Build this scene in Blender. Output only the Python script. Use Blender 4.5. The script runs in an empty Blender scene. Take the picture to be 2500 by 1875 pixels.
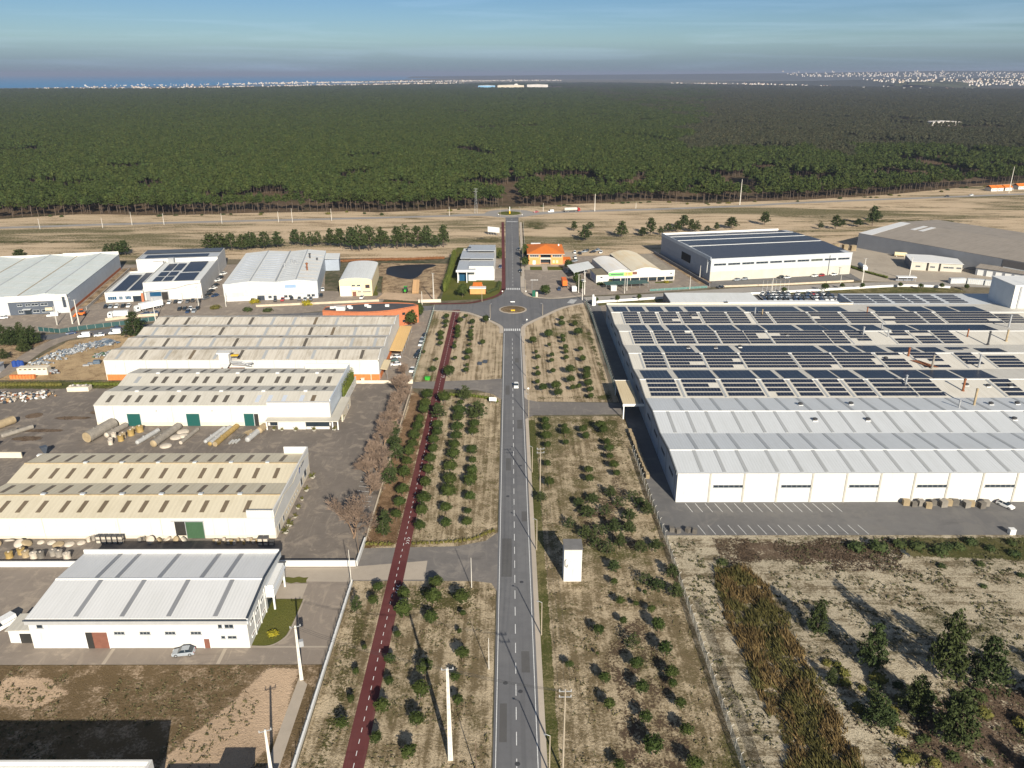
import bpy, math, random
from mathutils import Vector, Matrix, noise as mnoise
R = math.radians
sc = bpy.context.scene
col = sc.collection
# ---------------------------------------------------------------- camera
cam_d = bpy.data.cameras.new('camera'); cam = bpy.data.objects.new('camera', cam_d); col.objects.link(cam)
cam.location = (0, 0, 107); cam.rotation_euler = (R(90 - 21.43), 0, R(-0.166))
cam_d.sensor_width = 36; cam_d.lens = 27.79; cam_d.clip_start = 1; cam_d.clip_end = 120000
sc.camera = cam
# ---------------------------------------------------------------- sky and sun
SUN_EL, SUN_AZ = 25.5, 16.5          # the sun stands behind the camera, a little to the right
w = bpy.data.worlds.new('World'); sc.world = w; w.use_nodes = True
wn, wl = w.node_tree.nodes, w.node_tree.links
bg = wn['Background']
sky = wn.new('ShaderNodeTexSky'); sky.sky_type = 'NISHITA'; sky.sun_disc = False
sky.sun_elevation = R(SUN_EL); sky.sun_rotation = R(180 - SUN_AZ)
sky.altitude = 100; sky.air_density = 1.0; sky.dust_density = .8; sky.ozone_density = 2.0
tcw = wn.new('ShaderNodeTexCoord'); mpw = wn.new('ShaderNodeMapping')
mpw.inputs['Scale'].default_value = (1.3, 1.3, 30.0); mpw.inputs['Rotation'].default_value = (0, R(4), 0)
nzw = wn.new('ShaderNodeTexNoise'); nzw.inputs['Scale'].default_value = 2.2; nzw.inputs['Detail'].default_value = 7
nzw.inputs['Roughness'].default_value = .58; nzw.inputs['Distortion'].default_value = .6
rmw = wn.new('ShaderNodeValToRGB'); rmw.color_ramp.elements[0].position = .47; rmw.color_ramp.elements[1].position = .80
mlw = wn.new('ShaderNodeMath'); mlw.operation = 'MULTIPLY'; mlw.inputs[1].default_value = .2
mxw = wn.new('ShaderNodeMix'); mxw.data_type = 'RGBA'; mxw.inputs[7].default_value = (15, 14.4, 13.4, 1)
wl.new(tcw.outputs['Generated'], mpw.inputs['Vector']); wl.new(mpw.outputs[0], nzw.inputs['Vector'])
wl.new(nzw.outputs[0], rmw.inputs[0]); wl.new(rmw.outputs[0], mlw.inputs[0]); wl.new(mlw.outputs[0], mxw.inputs[0])
# a low belt of grey-mauve haze all round the horizon over the clear sky
sxw = wn.new('ShaderNodeSeparateXYZ'); wl.new(tcw.outputs['Generated'], sxw.inputs[0])
hrw = wn.new('ShaderNodeValToRGB'); hr = hrw.color_ramp; hr.elements[0].position = 0.0; hr.elements[0].color = (.56, .76, 1.2, 1); hr.elements[1].position = .30; hr.elements[1].color = (1, 1, 1, 1)
for p_, c_ in ((.012, (.54,.74,1.16,1)), (.036, (.68,.90,1.18,1)), (.085, (.50,.72,1.04,1)), (.16, (.68,.85,1.08,1))):
    e_ = hr.elements.new(p_); e_.color = c_
tnw = wn.new('ShaderNodeMix'); tnw.data_type = 'RGBA'; tnw.blend_type = 'MULTIPLY'; tnw.inputs[0].default_value = 1
wl.new(sxw.outputs[2], hrw.inputs[0]); wl.new(mxw.outputs[2], tnw.inputs[6]); wl.new(hrw.outputs[0], tnw.inputs[7])
wl.new(sky.outputs[0], mxw.inputs[6]); wl.new(tnw.outputs[2], bg.inputs['Color'])
bg.inputs['Strength'].default_value = .05
sd = bpy.data.lights.new('sun', 'SUN'); sun = bpy.data.objects.new('sun', sd); col.objects.link(sun)
sd.energy = 4.9; sd.angle = R(.53); sd.color = (1, .92, .79)
sun.rotation_euler = Vector((math.sin(R(SUN_AZ)) * math.cos(R(SUN_EL)), -math.cos(R(SUN_AZ)) * math.cos(R(SUN_EL)), math.sin(R(SUN_EL)))).to_track_quat('Z', 'Y').to_euler()
vs = sc.view_settings; vs.view_transform = 'Standard'; vs.look = 'None'; vs.exposure = .70; vs.gamma = 1; vs.use_curve_mapping = False
sc.cycles.volume_bounces = 0; sc.cycles.max_bounces = 4; sc.cycles.diffuse_bounces = 2; sc.cycles.glossy_bounces = 2; sc.cycles.transparent_max_bounces = 12
# ---------------------------------------------------------------- measured positions (metres)
ROW_A = [(-28.9, 256.0, 2.3), (-28.8, 247.9, 2.24), (-28.9, 243.2, 2.11), (-29.3, 235.8, 1.71), (-29.3, 229.9, 1.89), (-29.7, 223.1, 2.13), (-29.6, 217.8, 1.6), (-30.0, 212.0, 1.88), (-29.8, 205.5, 1.84), (-29.8, 198.2, 2.17), (-29.1, 188.5, 1.97), (-28.9, 182.2, 1.75), (-29.1, 176.1, 1.63)]
ROW_B = [(-22.7, 253.0, 2.5), (-23.1, 230.9, 2.02), (-22.9, 225.8, 1.85), (-23.4, 220.3, 1.82), (-23.1, 214.0, 1.77), (-23.2, 207.2, 1.92), (-23.1, 200.2, 1.95), (-23.1, 192.5, 2.0), (-22.7, 183.7, 2.11), (-22.7, 177.9, 1.88), (-22.5, 170.7, 1.66)]
ROW_C = [(-16.8, 250.6, 1.34), (-16.8, 242.5, 2.19), (-16.9, 237.2, 1.93), (-16.6, 229.2, 2.08), (-16.6, 222.7, 1.95), (-16.8, 216.2, 1.99), (-16.6, 209.7, 2.13), (-17.0, 202.2, 1.96), (-16.6, 194.3, 2.01), (-16.5, 187.4, 2.13), (-16.6, 179.4, 1.71), (-16.0, 172.0, 1.59)]
ROW_D = [(-11.5, 239.4, 1.29), (-11.4, 232.2, 1.76), (-11.5, 226.3, 1.85), (-11.3, 212.9, 1.88), (-10.9, 207.0, 1.37), (-10.7, 199.9, 1.78), (-10.9, 193.9, 2.0), (-10.7, 185.4, 1.58), (-10.9, 178.6, 1.02), (-10.8, 172.7, 1.39)]
PINE_MID = [(-23.8, 241.4, 2.41), (-15.8, 257.2, 2.07), (-10.9, 241.6, 2.71), (-36.5, 228.3, 1.67), (-35.8, 220.7, 2.04), (-33.6, 211.3, 2.36), (-33.8, 200.6, 1.81), (-33.6, 196.2, 1.85), (-31.6, 174.1, 1.62), (-31.3, 169.8, 1.49)]
UP_A = [(-29.5, 353.5, 1.67), (-29.0, 344.8, 1.63), (-28.9, 339.6, 1.17), (-29.9, 327.7, 1.66), (-29.5, 321.5, 1.53), (-29.2, 314.5, 1.4), (-35.0, 305.4, 0.73), (-29.2, 295.8, 0.94), (-29.4, 283.6, 1.37)]
UP_B = [(-20.6, 355.2, 1.22), (-22.7, 347.9, 1.53), (-23.1, 336.3, 1.48), (-22.8, 330.6, 1.46), (-22.6, 324.4, 1.54), (-23.2, 317.7, 0.7), (-23.0, 311.0, 1.18), (-21.9, 297.0, 1.08), (-22.9, 279.1, 2.49)]
UP_C = [(-11.0, 348.6, 1.92), (-17.1, 345.6, 1.41), (-16.8, 338.9, 0.85), (-17.1, 331.7, 1.3), (-16.9, 325.6, 1.44), (-16.5, 321.0, 1.11), (-16.8, 314.3, 0.99), (-11.4, 316.0, 1.4), (-16.7, 303.3, 1.69), (-17.0, 296.3, 1.51), (-16.7, 289.2, 0.92), (-16.7, 282.9, 1.27)]
RT = [(23.9, 351.0, 1.45), (23.4, 342.1, 1.62), (29.5, 342.3, 1.41), (29.8, 328.7, 2.21), (16.8, 325.9, 2.04), (9.9, 317.8, 1.8), (22.7, 323.9, 1.34), (22.6, 318.7, 1.32), (16.4, 313.4, 1.02), (23.0, 309.7, 1.38), (22.9, 304.3, 1.18), (29.0, 307.3, 1.37), (10.7, 304.7, 0.9), (11.1, 297.5, 1.33), (16.9, 300.4, 1.16), (16.5, 293.9, 1.14), (22.6, 297.1, 1.24), (28.9, 295.3, 1.46), (10.6, 286.2, 0.85), (10.6, 278.9, 1.26), (16.4, 281.8, 1.27), (23.0, 281.6, 2.13), (22.5, 271.6, 1.85), (29.4, 282.3, 1.71), (28.7, 275.4, 1.88), (10.1, 270.6, 1.14), (11.9, 264.0, 1.68), (16.6, 264.9, 2.02), (17.1, 258.7, 1.78), (22.6, 264.8, 1.2), (24.9, 266.1, 1.13), (28.5, 267.5, 1.96), (28.7, 262.0, 1.52), (28.5, 257.0, 1.17)]
RM = [(11.6, 235.7, 1.27), (11.6, 229.4, 1.85), (11.4, 223.1, 1.74), (11.5, 217.6, 1.19), (17.5, 231.6, 1.07), (17.6, 226.3, 1.76), (17.2, 219.6, 1.03), (23.3, 228.8, 1.35), (23.7, 223.6, 1.39), (29.0, 230.8, 1.8), (29.7, 227.9, 1.49), (29.8, 219.3, 1.31), (29.9, 214.1, 1.69), (10.9, 205.1, 1.21), (10.9, 193.5, 1.55), (22.5, 201.0, 1.33), (22.3, 195.8, 1.31), (29.6, 209.7, 1.24), (30.0, 203.8, 1.49), (30.2, 199.1, 1.19)]
RB = [(23.2, 147.9, 1.0), (23.7, 141.1, 1.04), (27.0, 140.5, 0.67), (29.9, 138.2, 1.04), (23.5, 134.6, 0.91), (18.0, 131.2, 1.35), (30.4, 132.6, 1.52), (30.4, 125.3, 1.69), (24.2, 121.4, 1.44), (30.5, 118.9, 1.43), (17.7, 117.7, 1.2), (24.2, 114.9, 1.53), (30.2, 116.4, 1.01), (11.4, 121.6, 0.88), (17.8, 111.0, 1.23), (30.6, 111.2, 1.18), (23.8, 107.8, 1.35), (24.0, 101.2, 1.81), (30.4, 104.9, 1.28), (30.2, 97.7, 1.39), (17.9, 97.7, 1.06), (29.5, 144.7, 0.61), (17.1, 125.2, 0.41)]
LB = [(-29.0, 145.7, 1.31), (-29.3, 140.8, 1.44), (-28.9, 126.8, 0.6), (-29.3, 119.9, 0.81), (-28.9, 112.7, 0.84), (-29.3, 106.5, 1.31), (-16.4, 147.1, 1.7), (-23.0, 143.1, 1.61), (-22.4, 136.9, 2.2), (-16.5, 141.1, 2.23), (-10.4, 141.4, 1.91), (-16.4, 135.0, 1.54), (-22.8, 130.4, 0.91), (-9.9, 137.3, 0.77), (-10.3, 131.6, 0.66), (-23.3, 122.9, 1.17), (-9.3, 124.2, 1.52), (-16.2, 120.1, 1.79), (-22.6, 117.1, 0.97), (-16.3, 114.0, 1.91), (-10.3, 118.1, 1.14), (-9.4, 112.1, 1.16), (-22.9, 110.3, 1.52), (-16.3, 107.2, 1.63), (-22.9, 103.3, 1.28), (-16.9, 100.2, 1.44)]
SCRUB = [(8.2, 186.2), (18.2, 183.5), (22.0, 185.2), (24.8, 179.2), (20.0, 178.4), (28.9, 183.5), (34.6, 183.5), (30.6, 176.7), (35.7, 179.2), (15.0, 172.8), (18.6, 167.4), (22.1, 169.6), (25.9, 170.4), (29.7, 170.4), (20.7, 163.7), (23.2, 161.5), (26.7, 163.7), (31.2, 161.5), (35.1, 162.9), (23.9, 154.0), (30.4, 148.9), (32.7, 147.0), (36.2, 144.0), (24.4, 127.9), (36.9, 151.4), (32.8, 186.1), (27.2, 187.9)]
FIELD_R = [(47.1, 578.7, 7.3, 4.8), (51.5, 541.3, 10.6, 7.3), (59.4, 585.7, 5.3, 5.3), (78.4, 553.9, 11.6, 7.5), (94.1, 558.2, 6.7, 5.1), (100.3, 562.6, 12.2, 7.3), (107.2, 562.5, 6.4, 3.9), (114.9, 573.8, 6.5, 5.3), (121.5, 573.8, 8.2, 6.2), (129.1, 587.9, 10.5, 7.2), (131.6, 573.8, 9.5, 5.3), (135.3, 573.8, 8.2, 5.3), (143.3, 573.7, 4.8, 3.5), (151.6, 580.7, 6.1, 3.6), (164.3, 587.8, 8.8, 8.2), (193.4, 602.1, 10.1, 7.3), (229.5, 584.7, 5.6, 3.3), (240.6, 584.7, 10.5, 6.0), (249.8, 594.9, 5.5, 4.1), (261.4, 594.9, 6.3, 5.2), (273.5, 598.3, 15.0, 8.3), (286.7, 620.1, 7.8, 5.8)]
FIELD_L = [(-301.4, 482.3, 6.8, 8.5), (-254.6, 497.5, 7.0, 5.0), (-249.2, 494.0, 8.1, 5.0), (-246.7, 495.8, 8.5, 5.8), (-242.9, 495.7, 10.0, 5.8), (-194.0, 510.0, 10.7, 9.8), (-187.9, 510.0, 11.0, 9.8), (-180.2, 509.9, 11.8, 6.5), (-173.2, 509.9, 10.7, 6.5), (-168.4, 511.8, 11.5, 5.7), (-171.6, 515.5, 10.4, 5.7), (-170.0, 523.1, 9.4, 4.9), (-160.2, 513.6, 11.9, 6.5), (-153.2, 519.3, 10.8, 7.3), (-143.4, 527.0, 11.0, 6.5), (-136.9, 523.0, 9.8, 4.9), (-131.7, 521.1, 10.1, 4.8), (-127.9, 525.0, 9.8, 4.5), (-118.8, 523.0, 12.1, 7.2), (-111.7, 519.1, 13.2, 7.2), (-102.2, 509.7, 15.3, 8.6), (-97.2, 507.9, 16.4, 8.5), (-91.4, 509.7, 16.0, 9.3), (-84.5, 515.3, 14.3, 7.0), (-82.0, 519.0, 11.3, 5.5), (-73.7, 515.2, 14.7, 8.6), (-68.7, 519.0, 14.8, 7.8), (-60.6, 517.1, 14.7, 8.6), (-54.6, 519.0, 14.8, 7.8), (-49.1, 518.9, 8.6, 5.5), (-43.8, 520.8, 14.5, 7.8)]
TREES_W = [(-214.7, 318.9, 7.3, 5.4), (-210.0, 317.9, 6.7, 5.0), (-208.0, 320.8, 7.7, 4.3), (-203.8, 317.8, 6.4, 4.6), (-202.4, 319.8, 6.4, 4.6), (-201.0, 310.2, 3.7, 4.2), (-203.8, 301.0, 2.7, 2.7), (-163.7, 330.0, 9.6, 6.4)]
CARS_G1 = [(-198.3, 374.7, 'black'), (-196.1, 375.0, 'silver'), (-193.4, 375.4, 'white'), (-190.5, 376.0, 'black'), (-187.9, 376.4, 'white')]
CARS_G2 = [(-170.5, 382.6, 'white'), (-167.6, 383.7, 'black'), (-165.4, 384.0, 'white'), (-161.9, 384.3, 'grey'), (-159.8, 385.7, 'black'), (-156.7, 385.3, 'black')]
CARS_G3 = [(-160.6, 370.6, 'black'), (-158.2, 371.1, 'black'), (-155.5, 371.1, 'white'), (-152.3, 371.9, 'black'), (-155.0, 366.3, 'blue'), (-152.3, 367.1, 'silver')]
CARS_G4 = [(-173.9, 362.9, 'blue'), (-170.3, 364.2, 'blue')]
CARS_GS = [(-155.0, 391.5, 'grey'), (-156.2, 399.0, 'black'), (-157.3, 405.6, 'black'), (-158.2, 411.8, 'white'), (-159.2, 418.1, 'black'), (-161.7, 429.3, 'white'), (-162.5, 435.4, 'black'), (-163.9, 444.6, 'white'), (-152.0, 396.7, 'blue')]
CARS_H = [(-129.8, 385.9, 'black'), (-127.0, 387.0, 'black'), (-118.5, 386.5, 'black'), (-115.1, 387.6, 'red'), (-111.1, 390.3, 'black'), (-107.0, 389.0, 'grey'), (-103.9, 388.3, 'silver'), (-101.1, 388.7, 'grey'), (-97.3, 395.3, 'black'), (-99.2, 407.5, 'white')]
CARS_D = [(-37.2, 329.4, 'black'), (-37.6, 323.1, 'silver'), (-37.6, 317.7, 'white'), (-37.3, 307.0, 'black'), (-37.9, 302.7, 'black'), (-37.7, 286.2, 'white'), (-46.2, 301.5, 'white'), (-46.6, 297.6, 'green'), (-45.0, 292.9, 'white')]
CARS_ST = [(-237.7, 357.3, 'white'), (-193.6, 333.5, 'blue'), (-179.7, 330.5, 'white'), (-177.2, 340.5, 'blue'), (-170.2, 336.5, 'black')]
VANS_ST = [(-216.6, 361.1, 'white'), (-185.8, 329.3, 'white'), (-174.5, 333.9, 'white')]
CARS_M = [(126.2, 428.3, 'silver'), (130.9, 430.2, 'silver'), (152.6, 434.4, 'black'), (155.9, 433.7, 'white'), (172.6, 437.3, 'white'), (176.9, 438.5, 'red'), (184.7, 440.5, 'white'), (113.0, 412.0, 'black')]
CARS_LOT = [(129.0, 388.8), (131.6, 388.8), (134.2, 388.8), (136.9, 388.8), (139.5, 388.8), (142.1, 388.8), (144.7, 388.8), (147.3, 388.8), (150.0, 388.8), (152.6, 388.8), (155.2, 388.8), (157.8, 388.8), (160.4, 388.8), (163.1, 388.8), (165.7, 388.8), (129.0, 394.2), (131.6, 394.2), (134.2, 394.2), (136.9, 394.2), (139.5, 394.2), (142.1, 394.2), (144.7, 394.2), (147.3, 394.2), (150.0, 394.2), (152.6, 394.2), (155.2, 394.2), (157.8, 394.2), (160.4, 394.2), (163.1, 394.2), (165.7, 394.2), (129.0, 399.6), (131.6, 399.6), (134.2, 399.6), (136.9, 399.6), (139.5, 399.6), (142.1, 399.6), (144.7, 399.6), (147.3, 399.6), (150.0, 399.6), (152.6, 399.6), (155.2, 399.6), (157.8, 399.6), (160.4, 399.6), (163.1, 399.6), (165.7, 399.6)]
CARS_L = [(41.7, 501.0, 'white'), (44.5, 497.6, 'black'), (47.9, 503.2, 'silver'), (40.8, 485.8, 'white'), (39.9, 476.4, 'silver'), (50.0, 505.5, 'grey'), (53.4, 502.1, 'black'), (56.9, 507.7, 'silver'), (58.5, 500.9, 'white'), (34.2, 447.5, 'silver'), (26.3, 408.3, 'blue'), (39.9, 424.1, 'white')]
CARS_J = [(-5.6, 461.5, 'blue'), (5.8, 511.4, 'black'), (6.2, 450.9, 'black')]
CAR_ROAD = (2.3, 269.8)
CAR_I = (-75.7, 393.1)
TRUCKS = {'semi': [(-179.2, 367.9), (-172.1, 376.2)], 'box': [(-184.0, 359.0), (-179.1, 359.9)], 'orange': [(30.6, 411.5)], 'cab': [(34.4, 405.3)], 'tanker': [(44.3, 661.3), (58.5, 667.3)], 'mtruck': [(205.9, 448.5), (206.1, 463.0)], 'hwvan': (34.0, 662.8), 'hwred': (21.7, 661.4), 'hwd': (408.4, 751.4), 'hww': (435.2, 758.9)}
S3F = [(46.4, 56.4), (58.3, 70.6), (71.9, 84.2), (85.8, 93.9), (95.5, 103.3), (105.2, 112.3), (113.9, 121.0), (122.3, 134.0), (134.6, 143.4), (163.7, 171.0)]
S3B = [(46.1, 56.4), (57.9, 70.9), (72.0, 85.3), (86.0, 93.2), (94.2, 103.7), (104.7, 113.3), (113.6, 121.4), (122.1, 134.4), (134.7, 144.6), (145.3, 155.5), (156.2, 168.4)]
S4F = [(49.1, 56.7), (57.9, 70.7), (72.0, 85.4), (85.7, 104.6), (105.2, 119.6), (119.9, 134.9), (136.4, 145.0), (149.2, 159.6), (165.7, 173.0), (176.1, 187.7)]
S4B = [(50.3, 57.7), (58.3, 70.1), (71.7, 85.1), (87.1, 104.9), (104.6, 119.0), (119.6, 126.6), (127.3, 132.4), (133.7, 143.2), (144.5, 154.1), (156.0, 164.3), (166.9, 175.8), (177.1, 187.3)]
S5F = [(49.1, 57.3), (58.1, 64.7), (65.4, 73.3), (74.0, 83.3), (83.6, 94.3), (94.6, 103.9), (104.3, 126.9), (127.2, 134.5), (135.5, 143.8), (152.5, 160.4), (161.8, 169.7), (170.4, 178.4)]
S5B = [(50.0, 57.3), (58.3, 64.2), (65.3, 73.6), (74.3, 82.6), (83.3, 93.6), (94.3, 104.7), (105.1, 119.2), (119.9, 129.6), (130.0, 141.4), (142.8, 153.1), (155.9, 165.6), (167.0, 200.2)]
S6F = [(49.2, 56.3), (56.9, 64.3), (65.1, 73.3), (74.0, 82.2), (83.0, 94.5), (94.8, 103.1), (105.3, 112.5), (113.2, 129.7), (130.4, 144.1), (144.8, 158.5), (159.6, 177.2), (177.9, 185.1), (186.2, 209.6), (210.3, 221.9)]
S6B = [(45.7, 52.4), (53.1, 60.3), (61.3, 68.8), (69.8, 77.3), (78.5, 87.0), (87.8, 102.3), (103.8, 128.4), (129.8, 135.1), (135.8, 149.2), (161.1, 175.3), (176.0, 185.7), (187.2, 197.6), (198.4, 210.3)]
SAN = [(159.0, 168.8), (169.6, 177.0), (178.1, 185.6), (186.7, 193.0), (194.1, 200.8), (203.1, 211.7)]
CHIM = [(106.4, 330.3), (109.6, 330.3), (156.2, 332.7), (141.7, 302.0), (152.0, 308.6), (150.7, 299.9), (147.6, 276.0), (151.2, 265.3), (168.4, 266.1), (182.4, 299.8), (186.0, 291.4), (195.5, 295.5), (206.8, 313.0), (133.3, 247.5), (150.3, 242.9), (147.0, 230.2), (140.7, 227.5)]
VENTS = [(92.0, 230.4), (108.2, 230.9), (92.3, 218.4), (108.3, 218.4), (153.0, 218.9), (152.6, 230.7), (161.1, 231.0), (153.6, 247.0), (160.4, 246.1), (167.9, 246.1), (138.3, 273.7), (78.3, 329.1), (111.1, 301.7), (78.7, 286.2), (68.2, 286.2), (88.3, 287.3)]
# ---------------------------------------------------------------- helpers
ORD = ('first second third fourth fifth sixth seventh eighth ninth tenth eleventh twelfth thirteenth fourteenth fifteenth sixteenth seventeenth '
       'eighteenth nineteenth twentieth twenty-first twenty-second twenty-third twenty-fourth twenty-fifth twenty-sixth twenty-seventh twenty-eighth '
       'twenty-ninth thirtieth thirty-first thirty-second thirty-third thirty-fourth thirty-fifth').split()
class MB:
    def __init__(s): s.v, s.f, s.m = [], [], []
    def poly(s, pts, mi=0):
        n = len(s.v); s.v += [tuple(p) for p in pts]; s.f.append(tuple(range(n, n + len(pts)))); s.m.append(mi); return s
    def box(s, x0, x1, y0, y1, z0, z1, mi=0):
        n = len(s.v)
        s.v += [(x0,y0,z0),(x1,y0,z0),(x1,y1,z0),(x0,y1,z0),(x0,y0,z1),(x1,y0,z1),(x1,y1,z1),(x0,y1,z1)]
        for f in ((0,3,2,1),(4,5,6,7),(0,1,5,4),(1,2,6,5),(2,3,7,6),(3,0,4,7)): s.f.append(tuple(n+i for i in f)); s.m.append(mi)
        return s
    def prism(s, pts, axis, a, b, mi=0):
        """pts: 2D outline; axis 'x': (y,z) outline from x=a to b; 'y': (x,z); 'z': (x,y)"""
        mk = {'x': lambda p, t: (t, p[0], p[1]), 'y': lambda p, t: (p[0], t, p[1]), 'z': lambda p, t: (p[0], p[1], t)}[axis]
        n, k = len(s.v), len(pts)
        s.v += [mk(p, a) for p in pts] + [mk(p, b) for p in pts]
        s.f.append(tuple(n + i for i in range(k))[::-1]); s.f.append(tuple(n + k + i for i in range(k))); s.m += [mi, mi]
        for i in range(k):
            j = (i + 1) % k; s.f.append((n+i, n+j, n+k+j, n+k+i)); s.m.append(mi)
        return s
    def slab(s, p, th, mi=0):
        p = [Vector(q) for q in p]; nn = (p[1]-p[0]).cross(p[-1]-p[0]).normalized()
        if nn.z < 0: nn = -nn
        n, k = len(s.v), len(p)
        s.v += [tuple(q) for q in p] + [tuple(q - nn*th) for q in p]
        s.f.append(tuple(n+i for i in range(k))); s.f.append(tuple(n+k+i for i in range(k))[::-1]); s.m += [mi, mi]
        for i in range(k):
            j = (i + 1) % k; s.f.append((n+i, n+k+i, n+k+j, n+j)); s.m.append(mi)
        return s
    def tube(s, p0, p1, r0, r1=None, k=8, mi=0, caps=True):
        r1 = r0 if r1 is None else r1
        p0, p1 = Vector(p0), Vector(p1); d = (p1-p0).normalized()
        a = d.orthogonal().normalized(); b = d.cross(a); n = len(s.v)
        for p, r in ((p0, r0), (p1, r1)):
            for i in range(k):
                t = 2*math.pi*i/k; s.v.append(tuple(p + (a*math.cos(t) + b*math.sin(t))*r))
        for i in range(k):
            j = (i+1) % k; s.f.append((n+i, n+j, n+k+j, n+k+i)); s.m.append(mi)
        if caps:
            s.f.append(tuple(n+i for i in range(k))[::-1]); s.f.append(tuple(n+k+i for i in range(k))); s.m += [mi, mi]
        return s
    def lathe(s, prof, k=16, c=(0,0,0), mi=0):
        n = len(s.v)
        for r, z in prof:
            for i in range(k):
                t = 2*math.pi*i/k; s.v.append((c[0]+r*math.cos(t), c[1]+r*math.sin(t), c[2]+z))
        for q in range(len(prof)-1):
            for i in range(k):
                j = (i+1) % k; s.f.append((n+q*k+i, n+q*k+j, n+(q+1)*k+j, n+(q+1)*k+i)); s.m.append(mi)
        s.f.append(tuple(n+(len(prof)-1)*k+i for i in range(k))); s.m.append(mi)
        return s
    def blob(s, c, r, seed, rough=.25, mi=0, nu=10, nv=7):
        n = len(s.v); c = Vector(c)
        for q in range(nv+1):
            ph = math.pi*q/nv
            for i in range(nu):
                t = 2*math.pi*i/nu; d = Vector((math.sin(ph)*math.cos(t), math.sin(ph)*math.sin(t), math.cos(ph)))
                k = 1 + rough*mnoise.noise(d*1.7 + Vector((seed*7.1, 0, 0)))*2
                s.v.append(tuple(c + Vector((d.x*r[0], d.y*r[1], d.z*r[2]))*k))
        for q in range(nv):
            for i in range(nu):
                j = (i+1) % nu; s.f.append((n+q*nu+i, n+(q+1)*nu+i, n+(q+1)*nu+j, n+q*nu+j)); s.m.append(mi)
        return s
    def leaf(s, c, size, rnd, mi=0, asp=1.0, out=None):
        d = Vector((rnd.gauss(0,1), rnd.gauss(0,1), rnd.gauss(0,1)))
        if out is not None: d = d*.6 + Vector(out)
        if d.length < 1e-3: d = Vector((0,0,1))
        d.normalize(); a = d.orthogonal().normalized(); b = d.cross(a); t = rnd.random()*6.28
        a, b = a*math.cos(t)+b*math.sin(t), b*math.cos(t)-a*math.sin(t); c = Vector(c); h = size*.5
        n = len(s.v); s.v += [tuple(c-a*h*asp), tuple(c-b*h*.55), tuple(c+a*h*asp), tuple(c+b*h*.55)]
        s.f.append((n,n+1,n+2,n+3)); s.m.append(mi); return s
    def mesh(s, name, mats=None, smooth=False):
        me = bpy.data.meshes.new(name); me.from_pydata(s.v, [], s.f)
        for m in (mats or []): me.materials.append(m)
        if mats and len(mats) > 1: me.polygons.foreach_set('material_index', s.m)
        if smooth: me.polygons.foreach_set('use_smooth', [True]*len(me.polygons))
        me.update(); return me
    def obj(s, name, mat, parent=None, smooth=False):
        return put(name, s.mesh(name, mat if isinstance(mat, list) else [mat], smooth), parent)
def put(name, me, parent=None, loc=None, rot=None, scale=None):
    o = bpy.data.objects.new(name, me); col.objects.link(o)
    if parent: o.parent = parent
    if loc: o.location = loc
    if rot is not None: o.rotation_euler = rot if isinstance(rot, tuple) else (0, 0, rot)
    if scale: o.scale = scale if isinstance(scale, tuple) else (scale,)*3
    return o
def tag(o, label, cat, group=None):
    o['label'] = label; o['category'] = cat
    if group: o['group'] = group
    return o
def thing(name, label, cat, loc=(0,0,0), rz=0, group=None, scale=1):
    o = bpy.data.objects.new(name, None); col.objects.link(o); o.location = loc; o.rotation_euler = (0,0,rz); o.scale = (scale,)*3
    o.empty_display_size = .2
    return tag(o, label, cat, group)
def struct(o): o['kind'] = 'structure'; return o
def stuff(o): o['kind'] = 'stuff'; return o
_sh = {}
def shared(key, fn):
    if key not in _sh: _sh[key] = fn()
    return _sh[key]
# ---------------------------------------------------------------- materials
def nd(nt, t, **kw):
    n = nt.nodes.new(t)
    for k, v in kw.items():
        if k in n.inputs: n.inputs[k].default_value = v
        else: setattr(n, k, v)
    return n
def rgb(c): return (c[0], c[1], c[2], 1)
def mixc(nt, fac, a, b, bt='MIX'):
    n = nt.nodes.new('ShaderNodeMix'); n.data_type = 'RGBA'; n.blend_type = bt
    for s, v in ((0, fac), (6, a), (7, b)):
        if hasattr(v, 'is_output'): nt.links.new(v, n.inputs[s])
        else: n.inputs[s].default_value = v if s == 0 else rgb(v)
    return n.outputs[2]
def mth(nt, op, a, b=None, c=None):
    n = nt.nodes.new('ShaderNodeMath'); n.operation = op
    for i, v in enumerate((a, b, c)):
        if v is None: continue
        if hasattr(v, 'is_output'): nt.links.new(v, n.inputs[i])
        else: n.inputs[i].default_value = v
    return n.outputs[0]
def ramp(nt, v, lo, hi):
    n = nt.nodes.new('ShaderNodeMapRange'); n.interpolation_type = 'SMOOTHSTEP'
    nt.links.new(v, n.inputs[0]); n.inputs[1].default_value = lo; n.inputs[2].default_value = hi; return n.outputs[0]
def nz(nt, vec, scale, detail=4, rough=.55, sc3=None, dist=0):
    if sc3:
        m = nt.nodes.new('ShaderNodeMapping'); m.inputs['Scale'].default_value = sc3; nt.links.new(vec, m.inputs[0]); vec = m.outputs[0]
    n = nt.nodes.new('ShaderNodeTexNoise'); n.inputs['Scale'].default_value = scale; n.inputs['Detail'].default_value = detail
    n.inputs['Roughness'].default_value = rough; n.inputs['Distortion'].default_value = dist
    nt.links.new(vec, n.inputs['Vector']); return n.outputs[0]
def newmat(name):
    m = bpy.data.materials.new(name); m.use_nodes = True; nt = m.node_tree
    return m, nt, nt.nodes['Principled BSDF']
def bump(nt, b, h, strength, dist=.1):
    n = nt.nodes.new('ShaderNodeBump'); n.inputs['Strength'].default_value = strength; n.inputs['Distance'].default_value = dist
    nt.links.new(h, n.inputs['Height']); nt.links.new(n.outputs[0], b.inputs['Normal'])
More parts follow.
